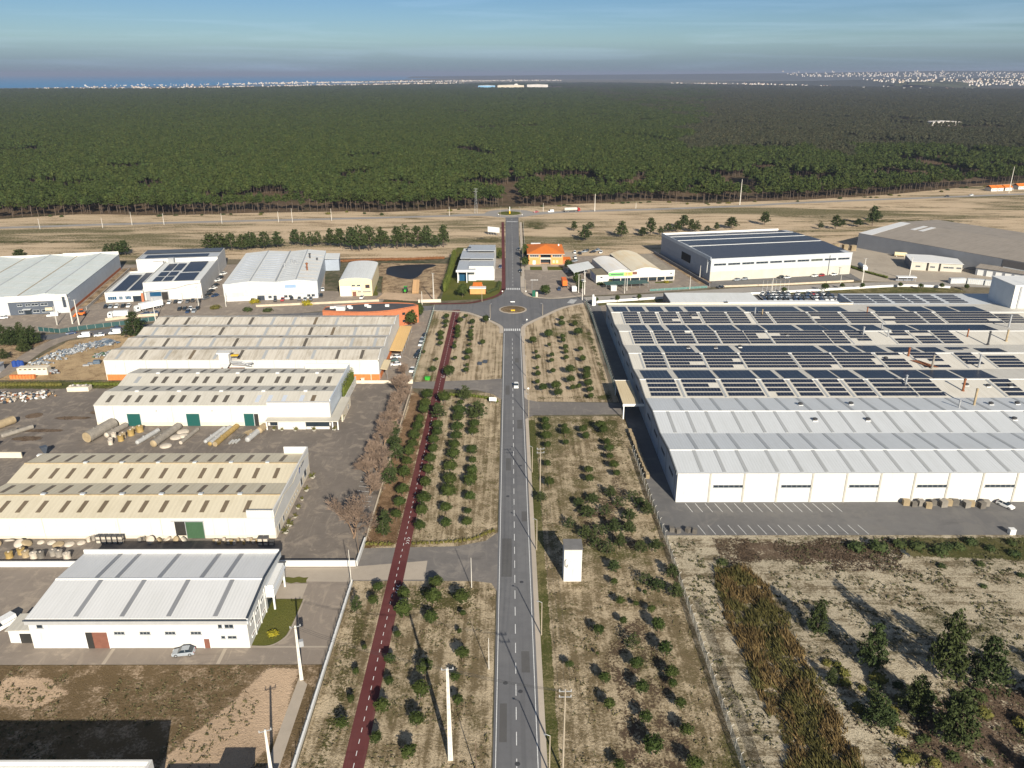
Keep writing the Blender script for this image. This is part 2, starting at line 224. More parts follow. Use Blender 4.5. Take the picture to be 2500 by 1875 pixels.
def flat(name, c, rough=.7, var=.12, scale=.6, metal=0, spec=.35, bmp=0, world=False, streak=None):
    """painted or plain surface with a little uneven wear"""
    m, nt, b = newmat(name)
    tc = nt.nodes.new('ShaderNodeNewGeometry').outputs['Position'] if world else nt.nodes.new('ShaderNodeTexCoord').outputs['Object']
    v = nz(nt, tc, scale, 6, .6)
    f = ramp(nt, v, .3, .75)
    cc = mixc(nt, f, tuple(x*(1-var) for x in c), tuple(min(1, x*(1+var*.5)) for x in c))
    if streak:
        s = nz(nt, tc, 1.0, 5, .6, (streak[0], streak[0], streak[0]*.12))
        cc = mixc(nt, mth(nt, 'MULTIPLY', ramp(nt, s, .55, .8), streak[1]), cc, streak[2])
    nt.links.new(cc, b.inputs['Base Color']); b.inputs['Roughness'].default_value = rough; b.inputs['Metallic'].default_value = metal
    b.inputs['Specular IOR Level'].default_value = spec
    if bmp: bump(nt, b, nz(nt, tc, scale*8, 4), bmp)
    return m
def sheet(name, c, dirt, period=1.0, rough=.55, amt=.35, dirt_scale=.25, axis=0, light=None):
    """profiled metal or fibre-cement roofing: ribs run along local Y (axis 0) or X (axis 1); dirt streaks run with them"""
    m, nt, b = newmat(name)
    tc = nt.nodes.new('ShaderNodeTexCoord').outputs['Object']
    sp = nt.nodes.new('ShaderNodeSeparateXYZ'); nt.links.new(tc, sp.inputs[0])
    rib = mth(nt, 'SINE', mth(nt, 'MULTIPLY', sp.outputs[axis], 2*math.pi/period))
    st = nz(nt, tc, dirt_scale, 7, .62, (3.2, .35, 1) if axis == 0 else (.35, 3.2, 1), .3)
    pt = nz(nt, tc, .09, 5, .6)
    sheetid = nt.nodes.new('ShaderNodeTexWhiteNoise'); sheetid.noise_dimensions = '1D'
    nt.links.new(mth(nt, 'FLOOR', mth(nt, 'DIVIDE', sp.outputs[axis], period*4)), sheetid.inputs['W'])
    f = mth(nt, 'ADD', ramp(nt, st, .42, .72), mth(nt, 'MULTIPLY', ramp(nt, pt, .45, .7), .6))
    cc = mixc(nt, mth(nt, 'MULTIPLY', f, amt), c, dirt)
    cc = mixc(nt, mth(nt, 'MULTIPLY', sheetid.outputs[0], .10), cc, tuple(x*.72 for x in c))
    cc = mixc(nt, mth(nt, 'MULTIPLY', ramp(nt, rib, .55, 1.0), .09), cc, tuple(x*.6 for x in c))
    nt.links.new(cc, b.inputs['Base Color']); b.inputs['Roughness'].default_value = rough; b.inputs['Specular IOR Level'].default_value = .3
    bump(nt, b, rib, .22, .06)
    return m
def ground(name, sand, dry, green, dry_t=(.42, .62), green_t=(.55, .7), rows=0, row_dir=0, speck=.5, scale=1.0, stretch=(1, 1, 1), soft=False):
    """sandy ground with dry and green growth; rows > 0 adds tractor or mowing lines along Y (row_dir 0) or X (1)"""
    m, nt, b = newmat(name)
    p = nt.nodes.new('ShaderNodeNewGeometry').outputs['Position']
    big = nz(nt, p, .035*scale, 5, .6, stretch, .4); mid = nz(nt, p, .22*scale, 7, .65, stretch, .3); fine = nz(nt, p, 1.9*scale, 6, .7); tiny = nz(nt, p, 3.6*scale, 4, .75)
    d = mth(nt, 'ADD', mth(nt, 'MULTIPLY', mid, .55), mth(nt, 'MULTIPLY', fine, .45))
    if rows:
        s3 = (.9, .035, 1) if row_dir == 0 else (.035, .9, 1)
        rw = nz(nt, p, 1.0, 3, .55, s3, .25)
        rw2 = nz(nt, p, 1.0, 2, .5, tuple(x*.38 for x in s3))
        d = mth(nt, 'ADD', mth(nt, 'MULTIPLY', d, 1 - rows), mth(nt, 'MULTIPLY', mth(nt, 'ADD', mth(nt, 'MULTIPLY', rw, .6), mth(nt, 'MULTIPLY', rw2, .4)), rows))
    sv = mixc(nt, ramp(nt, big, .35, .7), sand, tuple(x*.8 for x in sand))
    cc = mixc(nt, ramp(nt, d, *dry_t), sv, dry)
    g = mth(nt, 'ADD', mth(nt, 'MULTIPLY', big, .6), mth(nt, 'MULTIPLY', d, .4))
    cc = mixc(nt, mth(nt, 'MULTIPLY', ramp(nt, g, *green_t), ramp(nt, fine, .3, .55)), cc, green)
    cc = mixc(nt, mth(nt, 'MULTIPLY', ramp(nt, tiny, .50, .66), speck), cc, tuple(x*.45 for x in dry))
    nt.links.new(cc, b.inputs['Base Color']); b.inputs['Roughness'].default_value = .95; b.inputs['Specular IOR Level'].default_value = .1
    bump(nt, b, mth(nt, 'ADD', fine, mth(nt, 'MULTIPLY', tiny, .8)), .7, .35)
    if soft:
        cv = nt.nodes.new('ShaderNodeAttribute'); cv.attribute_name = 'cover'
        e = mth(nt, 'ADD', cv.outputs['Fac'], mth(nt, 'MULTIPLY', mth(nt, 'SUBTRACT', mth(nt, 'ADD', mth(nt, 'MULTIPLY', mid, .5), mth(nt, 'MULTIPLY', fine, .5)), .5), 2.4))
        nt.links.new(ramp(nt, e, .42, .58), b.inputs['Alpha'])
    return m
def paving(name, c, patch, crack=.25, scale=1.0, worn=None, rows=None, wt=(.5, .64), wk=.6):
    m, nt, b = newmat(name)
    p = nt.nodes.new('ShaderNodeNewGeometry').outputs['Position']
    a = nz(nt, p, .05*scale, 6, .6, None, .5); f = nz(nt, p, .5*scale, 7, .65); g = nz(nt, p, 9*scale, 3, .6)
    cc = mixc(nt, ramp(nt, a, .35, .68), c, patch)
    cc = mixc(nt, mth(nt, 'MULTIPLY', ramp(nt, f, .4, .75), .4), cc, tuple(x*.72 for x in c))
    if worn:
        wv = nz(nt, p, .16*scale, 7, .68, None, 1.2)
        cc = mixc(nt, mth(nt, 'MULTIPLY', ramp(nt, wv, *wt), wk), cc, worn)
        w3 = nz(nt, p, .5*scale, 6, .7, (1.2, .16, 1), .6); cc = mixc(nt, mth(nt, 'MULTIPLY', ramp(nt, w3, .54, .68), .45), cc, worn)
        w4 = nz(nt, p, .4*scale, 6, .7, (.2, 1.1, 1), .8); cc = mixc(nt, mth(nt, 'MULTIPLY', ramp(nt, w4, .55, .72), .5), cc, tuple(x*.62 for x in c))
    if rows:
        s = nz(nt, p, 1.0, 3, .5, rows[0]); cc = mixc(nt, mth(nt, 'MULTIPLY', ramp(nt, s, .45, .7), rows[1]), cc, tuple(x*.6 for x in c))
    cc = mixc(nt, mth(nt, 'MULTIPLY', g, .25), cc, tuple(x*.7 for x in c))
    nt.links.new(cc, b.inputs['Base Color']); b.inputs['Roughness'].default_value = .9; b.inputs['Specular IOR Level'].default_value = .2
    bump(nt, b, g, .15, .03)
    return m
def foliage(name, a, bcol, rough=.75, trans=.0, var=.35):
    m, nt, b = newmat(name)
    oi = nt.nodes.new('ShaderNodeObjectInfo'); tc = nt.nodes.new('ShaderNodeNewGeometry').outputs['Position']
    v = nz(nt, tc, .9, 3, .6)
    cc = mixc(nt, ramp(nt, v, .3, .72), a, bcol)
    cc = mixc(nt, mth(nt, 'MULTIPLY', oi.outputs['Random'], var), cc, tuple(x*.55 for x in a))
    oi2 = mth(nt, 'FRACT', mth(nt, 'MULTIPLY', oi.outputs['Random'], 7.31)); cc = mixc(nt, mth(nt, 'MULTIPLY', oi2, var*.7), cc, (bcol[0]*1.35, bcol[1]*1.02, bcol[2]*.9))
    nt.links.new(cc, b.inputs['Base Color']); b.inputs['Roughness'].default_value = rough; b.inputs['Specular IOR Level'].default_value = .12
    return m
def glass(name, c=(.02, .03, .04), rough=.08):
    m, nt, b = newmat(name); b.inputs['Base Color'].default_value = rgb(c); b.inputs['Roughness'].default_value = rough; b.inputs['Specular IOR Level'].default_value = .6 if rough < .2 else .25
    return m
def paint(name, c):
    m, nt, b = newmat(name); tc = nt.nodes.new('ShaderNodeTexCoord').outputs['Object']
    cc = mixc(nt, ramp(nt, nz(nt, tc, 2.5, 4), .4, .8), c, tuple(x*.82 for x in c))
    nt.links.new(cc, b.inputs['Base Color']); b.inputs['Roughness'].default_value = .32; b.inputs['Coat Weight'].default_value = .4; b.inputs['Coat Roughness'].default_value = .08
    return m
def veil(name, c, alpha):
    """woven wire or shade net seen from afar: part open, part wire"""
    m, nt, b = newmat(name); b.inputs['Base Color'].default_value = rgb(c); b.inputs['Roughness'].default_value = .7; b.inputs['Alpha'].default_value = alpha
    return m
WHITE = flat('white_render', (.58,.57,.54), .75, .06, .3, streak=(.8, .5, (.42,.38,.32)))
CREAM = flat('cream_render', (.64,.57,.45), .75, .07, .3, streak=(.8, .3, (.5,.42,.32)))
CREAM2 = flat('pale_yellow_render', (.66,.56,.36), .75, .07, .3, streak=(.9, .3, (.42,.36,.25)))
PALE = flat('pale_concrete_panel', (.50,.47,.40), .8, .08, .25, streak=(.7, .35, (.45,.40,.32)))
DARKWALL = flat('slate_blue_cladding', (.075,.09,.115), .6, .1, .4)
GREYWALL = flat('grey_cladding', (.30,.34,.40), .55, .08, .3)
NWALL = flat('mid_grey_cladding', (.17,.18,.20), .6, .08, .25)
LGREY = flat('light_grey_cladding', (.47,.49,.50), .55, .07, .3, streak=(.9, .2, (.36,.36,.36)))
BLUEWALL = flat('pale_blue_cladding', (.50,.55,.60), .55, .07, .3)
ORANGE = flat('orange_brick', (.62,.19,.055), .8, .18, 1.2, streak=(1.2, .3, (.42,.14,.06)))
TERRA = flat('terracotta_render', (.45,.155,.07), .8, .12, .8)
PEACH = flat('orange_render', (.68,.30,.11), .8, .1, .5)
TILE = sheet('orange_roof_tiles', (.62,.17,.025), (.38,.10,.02), .45, .75, .35, .8)
R_A = sheet('white_ribbed_roof', (.64,.64,.63), (.50,.50,.48), .7, .5, .22)
R_B = sheet('cream_fibre_roof', (.59,.53,.40), (.46,.40,.28), 1.1, .8, .4)
R_C = sheet('grey_beige_fibre_roof', (.55,.52,.45), (.41,.38,.31), 1.1, .8, .4)
R_D = sheet('weathered_fibre_roof', (.53,.49,.42), (.29,.25,.19), 1.3, .85, .65, .3)
R_P = sheet('cool_grey_factory_roof', (.54,.56,.57), (.43,.44,.43), .8, .5, .25)
R_P2 = sheet('cream_factory_roof', (.60,.57,.50), (.45,.41,.34), .8, .6, .35)
R_F = sheet('pale_green_hall_roof', (.62,.66,.63), (.46,.49,.42), .9, .5, .35, .2, 1)
R_H = sheet('pale_hall_roof', (.66,.67,.65), (.5,.5,.46), 1.0, .5, .3)
R_N = sheet('brown_grey_hall_roof', (.29,.255,.215), (.20,.175,.145), 1.4, .85, .5)
R_ZN = sheet('zinc_roof', (.42,.44,.46), (.33,.34,.35), .8, .45, .25)
R_TAN = sheet('tan_canopy_roof', (.60,.50,.33), (.45,.35,.2), .8, .75, .3)
R_CARP = sheet('ochre_carport_roof', (.66,.44,.19), (.55,.35,.14), 1.0, .75, .3)
R_ARCH = sheet('stained_white_vault', (.76,.74,.70), (.66,.55,.38), 1.2, .6, .3, .12); R_ARCH2 = sheet('cream_stained_vault', (.74,.66,.50), (.66,.47,.22), 1.2, .6, .5, .12)
SKYL = sheet('aged_translucent_sheet', (.115,.10,.08), (.07,.06,.045), .5, .5, .4)
SKYL_B = sheet('brown_translucent_sheet', (.17,.13,.085), (.11,.085,.05), .5, .5, .4)
SKYL_G = sheet('grey_translucent_sheet', (.25,.255,.265), (.19,.19,.19), .5, .4, .3)
SKYL_L = sheet('pale_blue_translucent_sheet', (.50,.54,.60), (.42,.45,.5), .5, .4, .3)
SKYL_P = sheet('dull_translucent_strip', (.36,.37,.37), (.29,.30,.29), .5, .4, .3)
TRIM = flat('white_trim', (.70,.70,.68), .5, .04, .5)
DTRIM = flat('dark_trim', (.04,.05,.065), .5, .1, .5)
GTRIM = flat('grey_trim', (.32,.33,.34), .5, .1, .5)
TEAL = sheet('teal_ribbed_door', (.012,.085,.075), (.02,.07,.065), .35, .45, .3)
GREEN_D = sheet('green_ribbed_door', (.05,.105,.055), (.04,.08,.045), .35, .45, .3)
BROWN_D = flat('red_brown_door', (.19,.08,.055), .6, .15, 1)
DARKIN = flat('dark_interior', (.03,.028,.025), .9, .2, .5)
GLASS = glass('window_glass'); BGLASS = glass('blue_window_glass', (.015,.07,.14), .05)
CONC = flat('weathered_concrete', (.46,.43,.38), .9, .15, .6, streak=(1.5, .35, (.3,.27,.22)))
POLE_T = flat('tan_pole', (.34,.29,.22), .9, .15, 1); CONC_T = flat('tan_concrete', (.52,.44,.33), .9, .14, .5)
POLE = flat('pole_concrete', (.58,.55,.49), .85, .12, 1.2)
STEEL = flat('galvanised_steel', (.42,.43,.44), .45, .1, 1, metal=.5)
RUST = flat('rusty_steel', (.23,.085,.035), .85, .3, 1.5)
DMETAL = flat('dark_metal', (.06,.06,.062), .5, .2, 1)
WOOD = flat('pallet_wood', (.42,.26,.13), .85, .2, 2)
BLUEP = flat('blue_plastic', (.02,.06,.25), .5, .1, 1); GREENP = flat('green_plastic', (.04,.32,.03), .5, .1, 1)
YELLOW = flat('yellow_plastic', (.7,.42,.02), .5, .1, 1); ORANGE_P = flat('orange_paint', (.75,.16,.02), .5, .15, 1)
CABLE = flat('cable', (.05,.05,.05), .6, .1, 1)
FRP = [flat('fibreglass_grey', (.26,.235,.20), .7, .2, .8), flat('fibreglass_tan', (.36,.28,.17), .65, .2, .8), flat('fibreglass_pale', (.52,.46,.38), .7, .18, .8),
       flat('fibreglass_light_grey', (.40,.40,.39), .6, .15, .8), flat('fibreglass_yellow', (.36,.25,.09), .6, .25, .9), flat('fibreglass_dark', (.15,.135,.115), .75, .2, .8)]
BARK = flat('bark', (.16,.115,.08), .9, .25, 1.5); BARK_P = flat('pine_bark', (.13,.098,.075), .9, .25, 1.0); BARK_B = flat('bare_branch_bark', (.26,.175,.115), .9, .25, 1.2)
TWIG = flat('reddish_twigs', (.23,.165,.12), .9, .25, 1.2)
LEAF = foliage('stone_pine_needles', (.024,.042,.010), (.056,.078,.020))
LEAF2 = foliage('maritime_pine_needles', (.026,.042,.014), (.06,.08,.028))
WEED = foliage('weed_leaves', (.07,.065,.03), (.14,.12,.06), var=0); flatscrub = foliage('heather_leaves', (.055,.04,.028), (.105,.075,.05), var=0); WEED_D = foliage('dark_weed_leaves', (.05,.05,.025), (.10,.095,.045), var=0)
LEAF3 = foliage('olive_shrub_leaves', (.075,.085,.022), (.14,.13,.035)); LEAF_Y = foliage('yellow_green_leaves', (.16,.16,.02), (.32,.27,.02))
LEAF_F = foliage('forest_pine_needles', (.029,.047,.012), (.058,.082,.022), var=.55); LEAF_E = foliage('dull_dark_leaves', (.036,.044,.024), (.064,.068,.038), var=.5)
LEAF_H = foliage('cypress_hedge_leaves', (.06,.085,.015), (.12,.14,.03)); LEAF_BR = foliage('brown_hedge_leaves', (.16,.07,.03), (.24,.12,.055))
REED = foliage('reed_leaves', (.10,.07,.03), (.24,.17,.075), var=.0); REED_G = foliage('green_reed_leaves', (.07,.068,.024), (.16,.14,.05), var=.0)
PVGLASS = glass('photovoltaic_glass', (.013,.018,.034), .35)
PVFRAME = flat('photovoltaic_frame', (.27,.28,.30), .4, .05, 1, metal=.3)
RUBBER = flat('tyre_rubber', (.02,.02,.02), .8, .1, 2); LAMPW = flat('clear_lamp', (.7,.7,.68), .2, .05, 1); LAMPR = flat('red_lamp', (.4,.02,.01), .3, .05, 1)
CARC = {k: paint('car_paint_' + k, c) for k, c in dict(white=(.78,.78,.76), silver=(.30,.33,.36), black=(.018,.019,.022), grey=(.10,.105,.115), blue=(.02,.045,.11), red=(.35,.02,.02), green=(.02,.06,.05)).items()}
PAINTW = flat('road_marking_white', (.72,.72,.70), .7, .2, 2.0, world=True)
# ================================================================ the ground and roads
G_FAR = ground('far_land', (.19,.16,.11), (.11,.095,.06), (.05,.06,.03), (.40,.6), (.45,.6), scale=.12, speck=.0)
G_FIELD = ground('sandy_field', (.55,.425,.285), (.20,.145,.08), (.095,.092,.036), (.49,.61), (.485,.575), scale=.5, stretch=(.22, 1.0, 1), speck=.2)
G_PL = ground('sandy_plot', (.55,.445,.30), (.17,.13,.072), (.085,.085,.025), (.44,.56), (.53,.66), rows=.38, speck=.6)
G_PR = ground('sandy_plot_right', (.55,.445,.30), (.17,.13,.072), (.08,.085,.022), (.42,.55), (.49,.62), rows=.28, speck=.65)
G_PT = ground('sandy_plot_top', (.54,.43,.295), (.185,.14,.08), (.085,.09,.025), (.46,.58), (.52,.65), rows=.55, speck=.5)
G_BROWN = ground('leaf_littered_soil', (0.293,0.189,0.110), (0.119,0.072,0.037), (.07,.07,.022), (.42,.60), (.56,.68), speck=.4, soft=True)
G_WILD = ground('dune_sand', (.54,.465,.335), (0.172,0.135,0.082), (.075,.075,.035), (.46,.57), (.52,.63), rows=.28, row_dir=1, speck=.8)
G_LOT = ground('brown_grass_lot', (.46,.345,.235), (.15,.105,.055), (.085,.08,.022), (.36,.52), (.55,.70), speck=.5)
G_SAND = ground('bare_sand', (0.561,0.409,0.275), (0.271,0.193,0.123), (.13,.11,.05), (.50,.70), (.66,.8), speck=.25, soft=True)
G_SCRAP = ground('trodden_sand', (0.512,0.372,0.213), (0.205,0.135,0.074), (.13,.1,.05), (.45,.65), (.62,.76), speck=.3, soft=True)
G_TREAD = ground('rutted_soil', (0.464,0.342,0.213), (0.139,0.094,0.057), (.075,.075,.028), (.42,.60), (.58,.7), speck=.3, soft=True)
G_FOREST = ground('forest_floor', (.15,.105,.065), (.08,.055,.033), (.05,.05,.022), (.4,.6), (.5,.62), scale=.5, speck=.2)
G_GRASS = ground('lawn_grass', (.125,.125,.03), (.14,.12,.035), (.085,.10,.022), (.5,.65), (.4,.6), speck=.3)
G_VERGE = ground('green_verge', (0.244,0.207,0.098), (0.107,0.090,0.037), (.07,.08,.02), (.42,.58), (.42,.55), speck=.4, soft=True)
A_ROAD = paving('road_asphalt', (0.144,0.144,0.149), (0.173,0.172,0.173), rows=((.9,.015,1), .4))
A_YARD = paving('yard_asphalt', (.165,.142,.122), (.205,.176,.148), worn=(.34,.285,.225), scale=1.1)
A_LOT = paving('pale_yard', (.27,.228,.188), (.235,.197,.162), worn=(.40,.335,.262))
A_PARK = paving('factory_asphalt', (0.138,0.134,0.132), (0.180,0.174,0.166), worn=(.19,.18,.165), scale=.7)
A_TAN = paving('tan_hardstanding', (0.408,0.354,0.282), (0.336,0.288,0.228), worn=(.42,.365,.285))
A_DRIVE = paving('driveway_asphalt', (.165,.152,.142), (.21,.19,.17), worn=(.28,.25,.215))
A_BIKE = paving('red_bike_surface', (.105,.028,.028), (.135,.045,.042), worn=(.17,.085,.075), scale=.6, wt=(.58,.75), wk=.45)
A_FOOT = paving('footway_slabs', (0.483,0.414,0.333), (0.425,0.368,0.299))
A_NST = paving('sun_bleached_asphalt', (0.310,0.287,0.259), (0.356,0.328,0.287))
A_HW = paving('highway_asphalt', (0.287,0.270,0.253), (0.322,0.305,0.276))
CONC_P = paving('concrete_pad', (.42,.36,.29), (.36,.31,.25))
def smooth_line(pts, n=6):
    out = []
    for i in range(len(pts)-1):
        p0, p1, p2, p3 = pts[max(i-1,0)], pts[i], pts[i+1], pts[min(i+2,len(pts)-1)]
        for k in range(n):
            t = k/n; out.append(tuple(.5*((2*p1[a]) + (-p0[a]+p2[a])*t + (2*p0[a]-5*p1[a]+4*p2[a]-p3[a])*t*t + (-p0[a]+3*p1[a]-3*p2[a]+p3[a])*t**3) for a in (0,1)))
    out.append(tuple(pts[-1])); return out
def patch(name, pts, z, mat, jit=0, seed=1, step=3.0):
    """a flat sheet of ground; jit roughens its outline by that many metres"""
    if jit:
        rnd = random.Random(seed); q = []
        for i, a in enumerate(pts):
            b = pts[(i+1) % len(pts)]; L = math.dist(a, b); n = max(1, int(L/step)); nx, ny = (b[1]-a[1])/L, -(b[0]-a[0])/L
            for k in range(n):
                t = k/n; o = (rnd.random()-.5)*2*jit if k else 0; q.append((a[0]+(b[0]-a[0])*t+nx*o, a[1]+(b[1]-a[1])*t+ny*o))
        pts = q
    return struct(MB().poly([(x, y, z) for x, y in pts]).obj(name, mat))
_soft = {}
def inside(pts, x, y):
    c = False
    for (x0, y0), (x1, y1) in zip(pts, pts[1:]+pts[:1]):
        if (y0 > y) != (y1 > y) and x < (x1-x0)*(y-y0)/(y1-y0)+x0: c = not c
    return c
def edge_d(pts, x, y):
    d = 1e9
    for (x0, y0), (x1, y1) in zip(pts, pts[1:]+pts[:1]):
        L = (x1-x0)**2+(y1-y0)**2 or 1e-9; t = max(0, min(1, ((x-x0)*(x1-x0)+(y-y0)*(y1-y0))/L)); d = min(d, math.hypot(x-x0-t*(x1-x0), y-y0-t*(y1-y0)))
    return d
def soft_patch(name, pts, z, mat, w=2.5, step=1.0, top=1.45):
    """a sheet of other soil that thins out raggedly into the ground around it over about w metres"""
    pts = list(pts); xs, ys = [p[0] for p in pts], [p[1] for p in pts]; x0, y0 = min(xs)-w, min(ys)-w; nx, ny = int((max(xs)-x0+w)/step)+1, int((max(ys)-y0+w)/step)+1
    cov = {}; vid = {}; V = []; F = []; C = []
    for i in range(nx+1):
        for j in range(ny+1):
            x, y = x0+i*step, y0+j*step; d = edge_d(pts, x, y)*(1 if inside(pts, x, y) else -1); cov[i,j] = max(0, min(1, .5+d/(2*w)))
    for i in range(nx):
        for j in range(ny):
            q = ((i,j),(i+1,j),(i+1,j+1),(i,j+1))
            if max(cov[k] for k in q) <= 0: continue
            for k in q:
                if k not in vid: vid[k] = len(V); V.append((x0+k[0]*step, y0+k[1]*step, z)); C.append(cov[k]*(top+.45)-.45)
            F.append(tuple(vid[k] for k in q))
    me = bpy.data.meshes.new(name); me.from_pydata(V, [], F); a = me.attributes.new('cover', 'FLOAT', 'POINT'); a.data.foreach_set('value', C); me.materials.append(mat); return struct(put(name, me))
def rect(x0, x1, y0, y1): return [(x0,y0),(x1,y0),(x1,y1),(x0,y1)]
def offs(line, d):
    out = []
    for i, p in enumerate(line):
        a, b = line[max(i-1,0)], line[min(i+1,len(line)-1)]; L = math.dist(a, b) or 1
        out.append((p[0]+(b[1]-a[1])/L*d, p[1]-(b[0]-a[0])/L*d))
    return out
def strip(name, line, hw, z, mat, hw2=None):
    l, r = offs(line, -hw), offs(line, hw if hw2 is None else hw2); m = MB()
    for i in range(len(line)-1): m.poly([(*r[i],z),(*r[i+1],z),(*l[i+1],z),(*l[i],z)])
    return struct(m.obj(name, mat))
def wall_run(name, label, cat, line, h, th, mat, coping=None, group=None):
    """a free-standing low wall along a line, with a coping"""
    t = thing(name, label, cat, (line[0][0], line[0][1], 0), 0, group); o = line[0]
    m, c = MB(), MB(); l, r = offs(line, -th/2), offs(line, th/2)
    for dst, z0, z1, e in ((m, 0, h, 0), (c, h, h+.08, .06)):
        ll, rr = offs(line, -th/2-e), offs(line, th/2+e)
        for i in range(len(line)-1):
            a, b, cc, d = [(p[0]-o[0], p[1]-o[1]) for p in (ll[i], ll[i+1], rr[i+1], rr[i])]
            dst.prism([a,b,cc,d], 'z', z0, z1)
    m.obj('masonry', mat, t); c.obj('coping', coping or mat, t); return t
XC = [-40000,-9000,-3000,-900,0,900,3000,9000,40000]; YC = [-400,0,400,1000,3000,8000,20000,90000]
gm = MB()
for i in range(len(XC)-1):
    for j in range(len(YC)-1): gm.poly([(XC[i],YC[j],-.08),(XC[i+1],YC[j],-.08),(XC[i+1],YC[j+1],-.08),(XC[i],YC[j+1],-.08)])
struct(gm.obj('ground', G_FAR))
EDGE = [(-560,600),(-401,632),(-351,655),(-278,648),(-214,660),(-133,668),(-109,662),(-27,686),(30,698),(123,728),(174,713),(269,732),(360,764),(471,823),(640,890)]
HW = smooth_line([(-640,556),(-380,593),(-324,604),(-264,613.5),(-203,622.5),(-141,631),(-53,644.5),(0,656),(25,660),(86,672),(123,678),(202,696),(282,720),(491,768),(800,840)], 5)
patch('field', [(-640,380),(-300,480),(-30,490),(95,480),(700,470),(800,845)] + EDGE[::-1] + [(-640,580)], -.04, G_FIELD)
patch('forest_floor', EDGE + [(4000,3000),(9000,9000),(0,8000),(-5500,6500),(-2500,2500)], -.05, G_FOREST)
patch('sandy_plot', rect(-35.4,-3.2,40,264), 0, G_PL); patch('sandy_plot', [(-36.4,272),(-3.2,278),(-3,341),(-10,355),(-18,366),(-27,370),(-36.4,371)], 0, G_PT)
patch('sandy_plot', rect(5.2,38.2,40,243), 0, G_PR); patch('sandy_plot', [(5.2,256),(38.2,255),(38,384),(27,376),(14,358),(5.4,342)], 0, G_PT)
soft_patch('brown_soil', [(-35.3,164.5),(-28,164.5),(-28.2,258),(-35.2,266)], .004, G_BROWN)
patch('dune', rect(38.2,190,40,169.5), .002, G_WILD); patch('dune', [(38.4,60),(46,60),(46.5,126),(47.5,150),(52,168),(38.4,168)], .004, G_WILD)
patch('empty_lot', rect(-150,-36,80,123.3), 0, G_LOT); soft_patch('sand_track', [(-58,95),(-44,95),(-40,108),(-41,122),(-47,122.5),(-51,113),(-58,101)], .004, G_SAND)
soft_patch('sand_track', [(-97,113),(-86,112),(-82,116),(-88,119.5),(-96,120.5)], .004, G_SAND)
patch('footpath', [(-40.6,92),(-38.3,92),(-38.2,118),(-40.2,120)], .006, CONC_P)
patch('yard', rect(-260,-35.4,156,275), .004, A_YARD); patch('lot', [(-150,123.4),(-36,123.4),(-36,156),(-150,156)], .004, A_LOT)
for x0, x1, y in ((-79.6,-78.9,0),(-57.3,-56.6,0)): patch('drain_strip', rect(x0, x1, 123.5, 128), .008, CONC_P)
patch('drain_strip', rect(-52, -36.2, 128.2, 128.7), .008, CONC_P)
patch('lawn', smooth_line([(-52,128.8),(-48.5,128.9),(-46.3,131),(-45.6,134),(-45.3,142.5)], 5) + [(-45.3,144),(-52,144)], .01, G_GRASS)
kb = strip('kerb', smooth_line([(-52,128.6),(-48.3,128.7),(-46.0,130.9),(-45.3,134),(-45.0,144)], 5), .16, .09, CONC_P)
patch('concrete_apron', rect(-51.8,-45.6,144.2,149.5), .008, CONC_P); patch('grass_patch', rect(-51.6,-46,149.9,152), .01, G_GRASS, .3, 8, 1)
patch('concrete_apron', [(-53.8,150.5),(-36,150.2),(-36,155.8),(-53.8,155.8)], .008, CONC_P)
soft_patch('scrapyard', [(-192,277),(-151,277),(-151,332),(-176,332),(-190,324)], .008, G_SCRAP)
soft_patch('scrubland', [(-330,276),(-196,276),(-199,331),(-330,310)], .004, G_TREAD); soft_patch('yard_verge', rect(-260,-134,268.5,275.5), .012, G_VERGE)
patch('hardstanding', [(-330,318),(-200,336),(-165,352),(-120,360),(-64,378),(-64,396),(-66,404),(-98,408),(-112,474),(-170,470),(-236,470),(-330,420)], .002, A_LOT)
soft_patch('grass_strip', [(-212,376),(-204,388),(-221,462),(-228,460)], .006, G_TREAD); patch('hardstanding', [(-50,275),(-36.6,275),(-37,372),(-42,372),(-50,360)], .010, A_LOT)
soft_patch('muddy_plot', [(-67,402),(-36.5,394),(-35,472),(-78,474),(-78,440),(-72,440)], .004, G_TREAD); soft_patch('sandy_forecourt', [(-68,392),(-37,384.5),(-37,399),(-66,405)], .008, G_SAND)
patch('green_strip', [(-71.5,398),(-68.5,398),(-76,440),(-79,440)], .01, G_GRASS, .4, 2)
patch('garden_lawn', [(-35,388),(-8,392),(-4.6,404),(-4.4,520),(-35,520)], .006, G_GRASS); patch('hardstanding', [(-8.5,428),(-4.2,428),(-4.6,486),(-8.5,486)], .012, A_LOT)
patch('forecourt', [(6.8,398),(12,394.6),(25,394.4),(36,396.5),(36,452),(9,456)], .006, A_LOT); patch('lawn', rect(12,19,455,464), .012, G_GRASS); patch('lawn', rect(22.3,31.5,455,464), .012, G_GRASS)
patch('house_plot', [(8,456),(36,452),(36,480),(46,505),(8,505)], .004, A_TAN); patch('footpath', rect(19.2,22.1,452,469), .014, CONC_P)
patch('store_yard', [(36,396.5),(80,405),(108,414),(112,430),(98,502),(40,492)], .006, A_LOT); patch('lawn', [(47.5,419),(70,422),(70,425),(47.5,423)], .012, G_GRASS); patch('lawn', [(80,423.5),(90,425),(90,428),(80,426.5)], .012, G_GRASS)
patch('hall_yard', [(108,415),(150,420),(196,430),(196,446),(111,429)], .008, A_PARK); soft_patch('soil_strip', [(104,420),(111,424),(96.5,502),(91,500)], .01, G_TREAD)
patch('hardstanding', [(196,428),(300,415),(330,420),(300,470),(230,530),(196,520)], .004, A_TAN); soft_patch('sand_road', [(182,512),(260,545),(330,560),(330,568),(180,522)], .006, G_SAND)
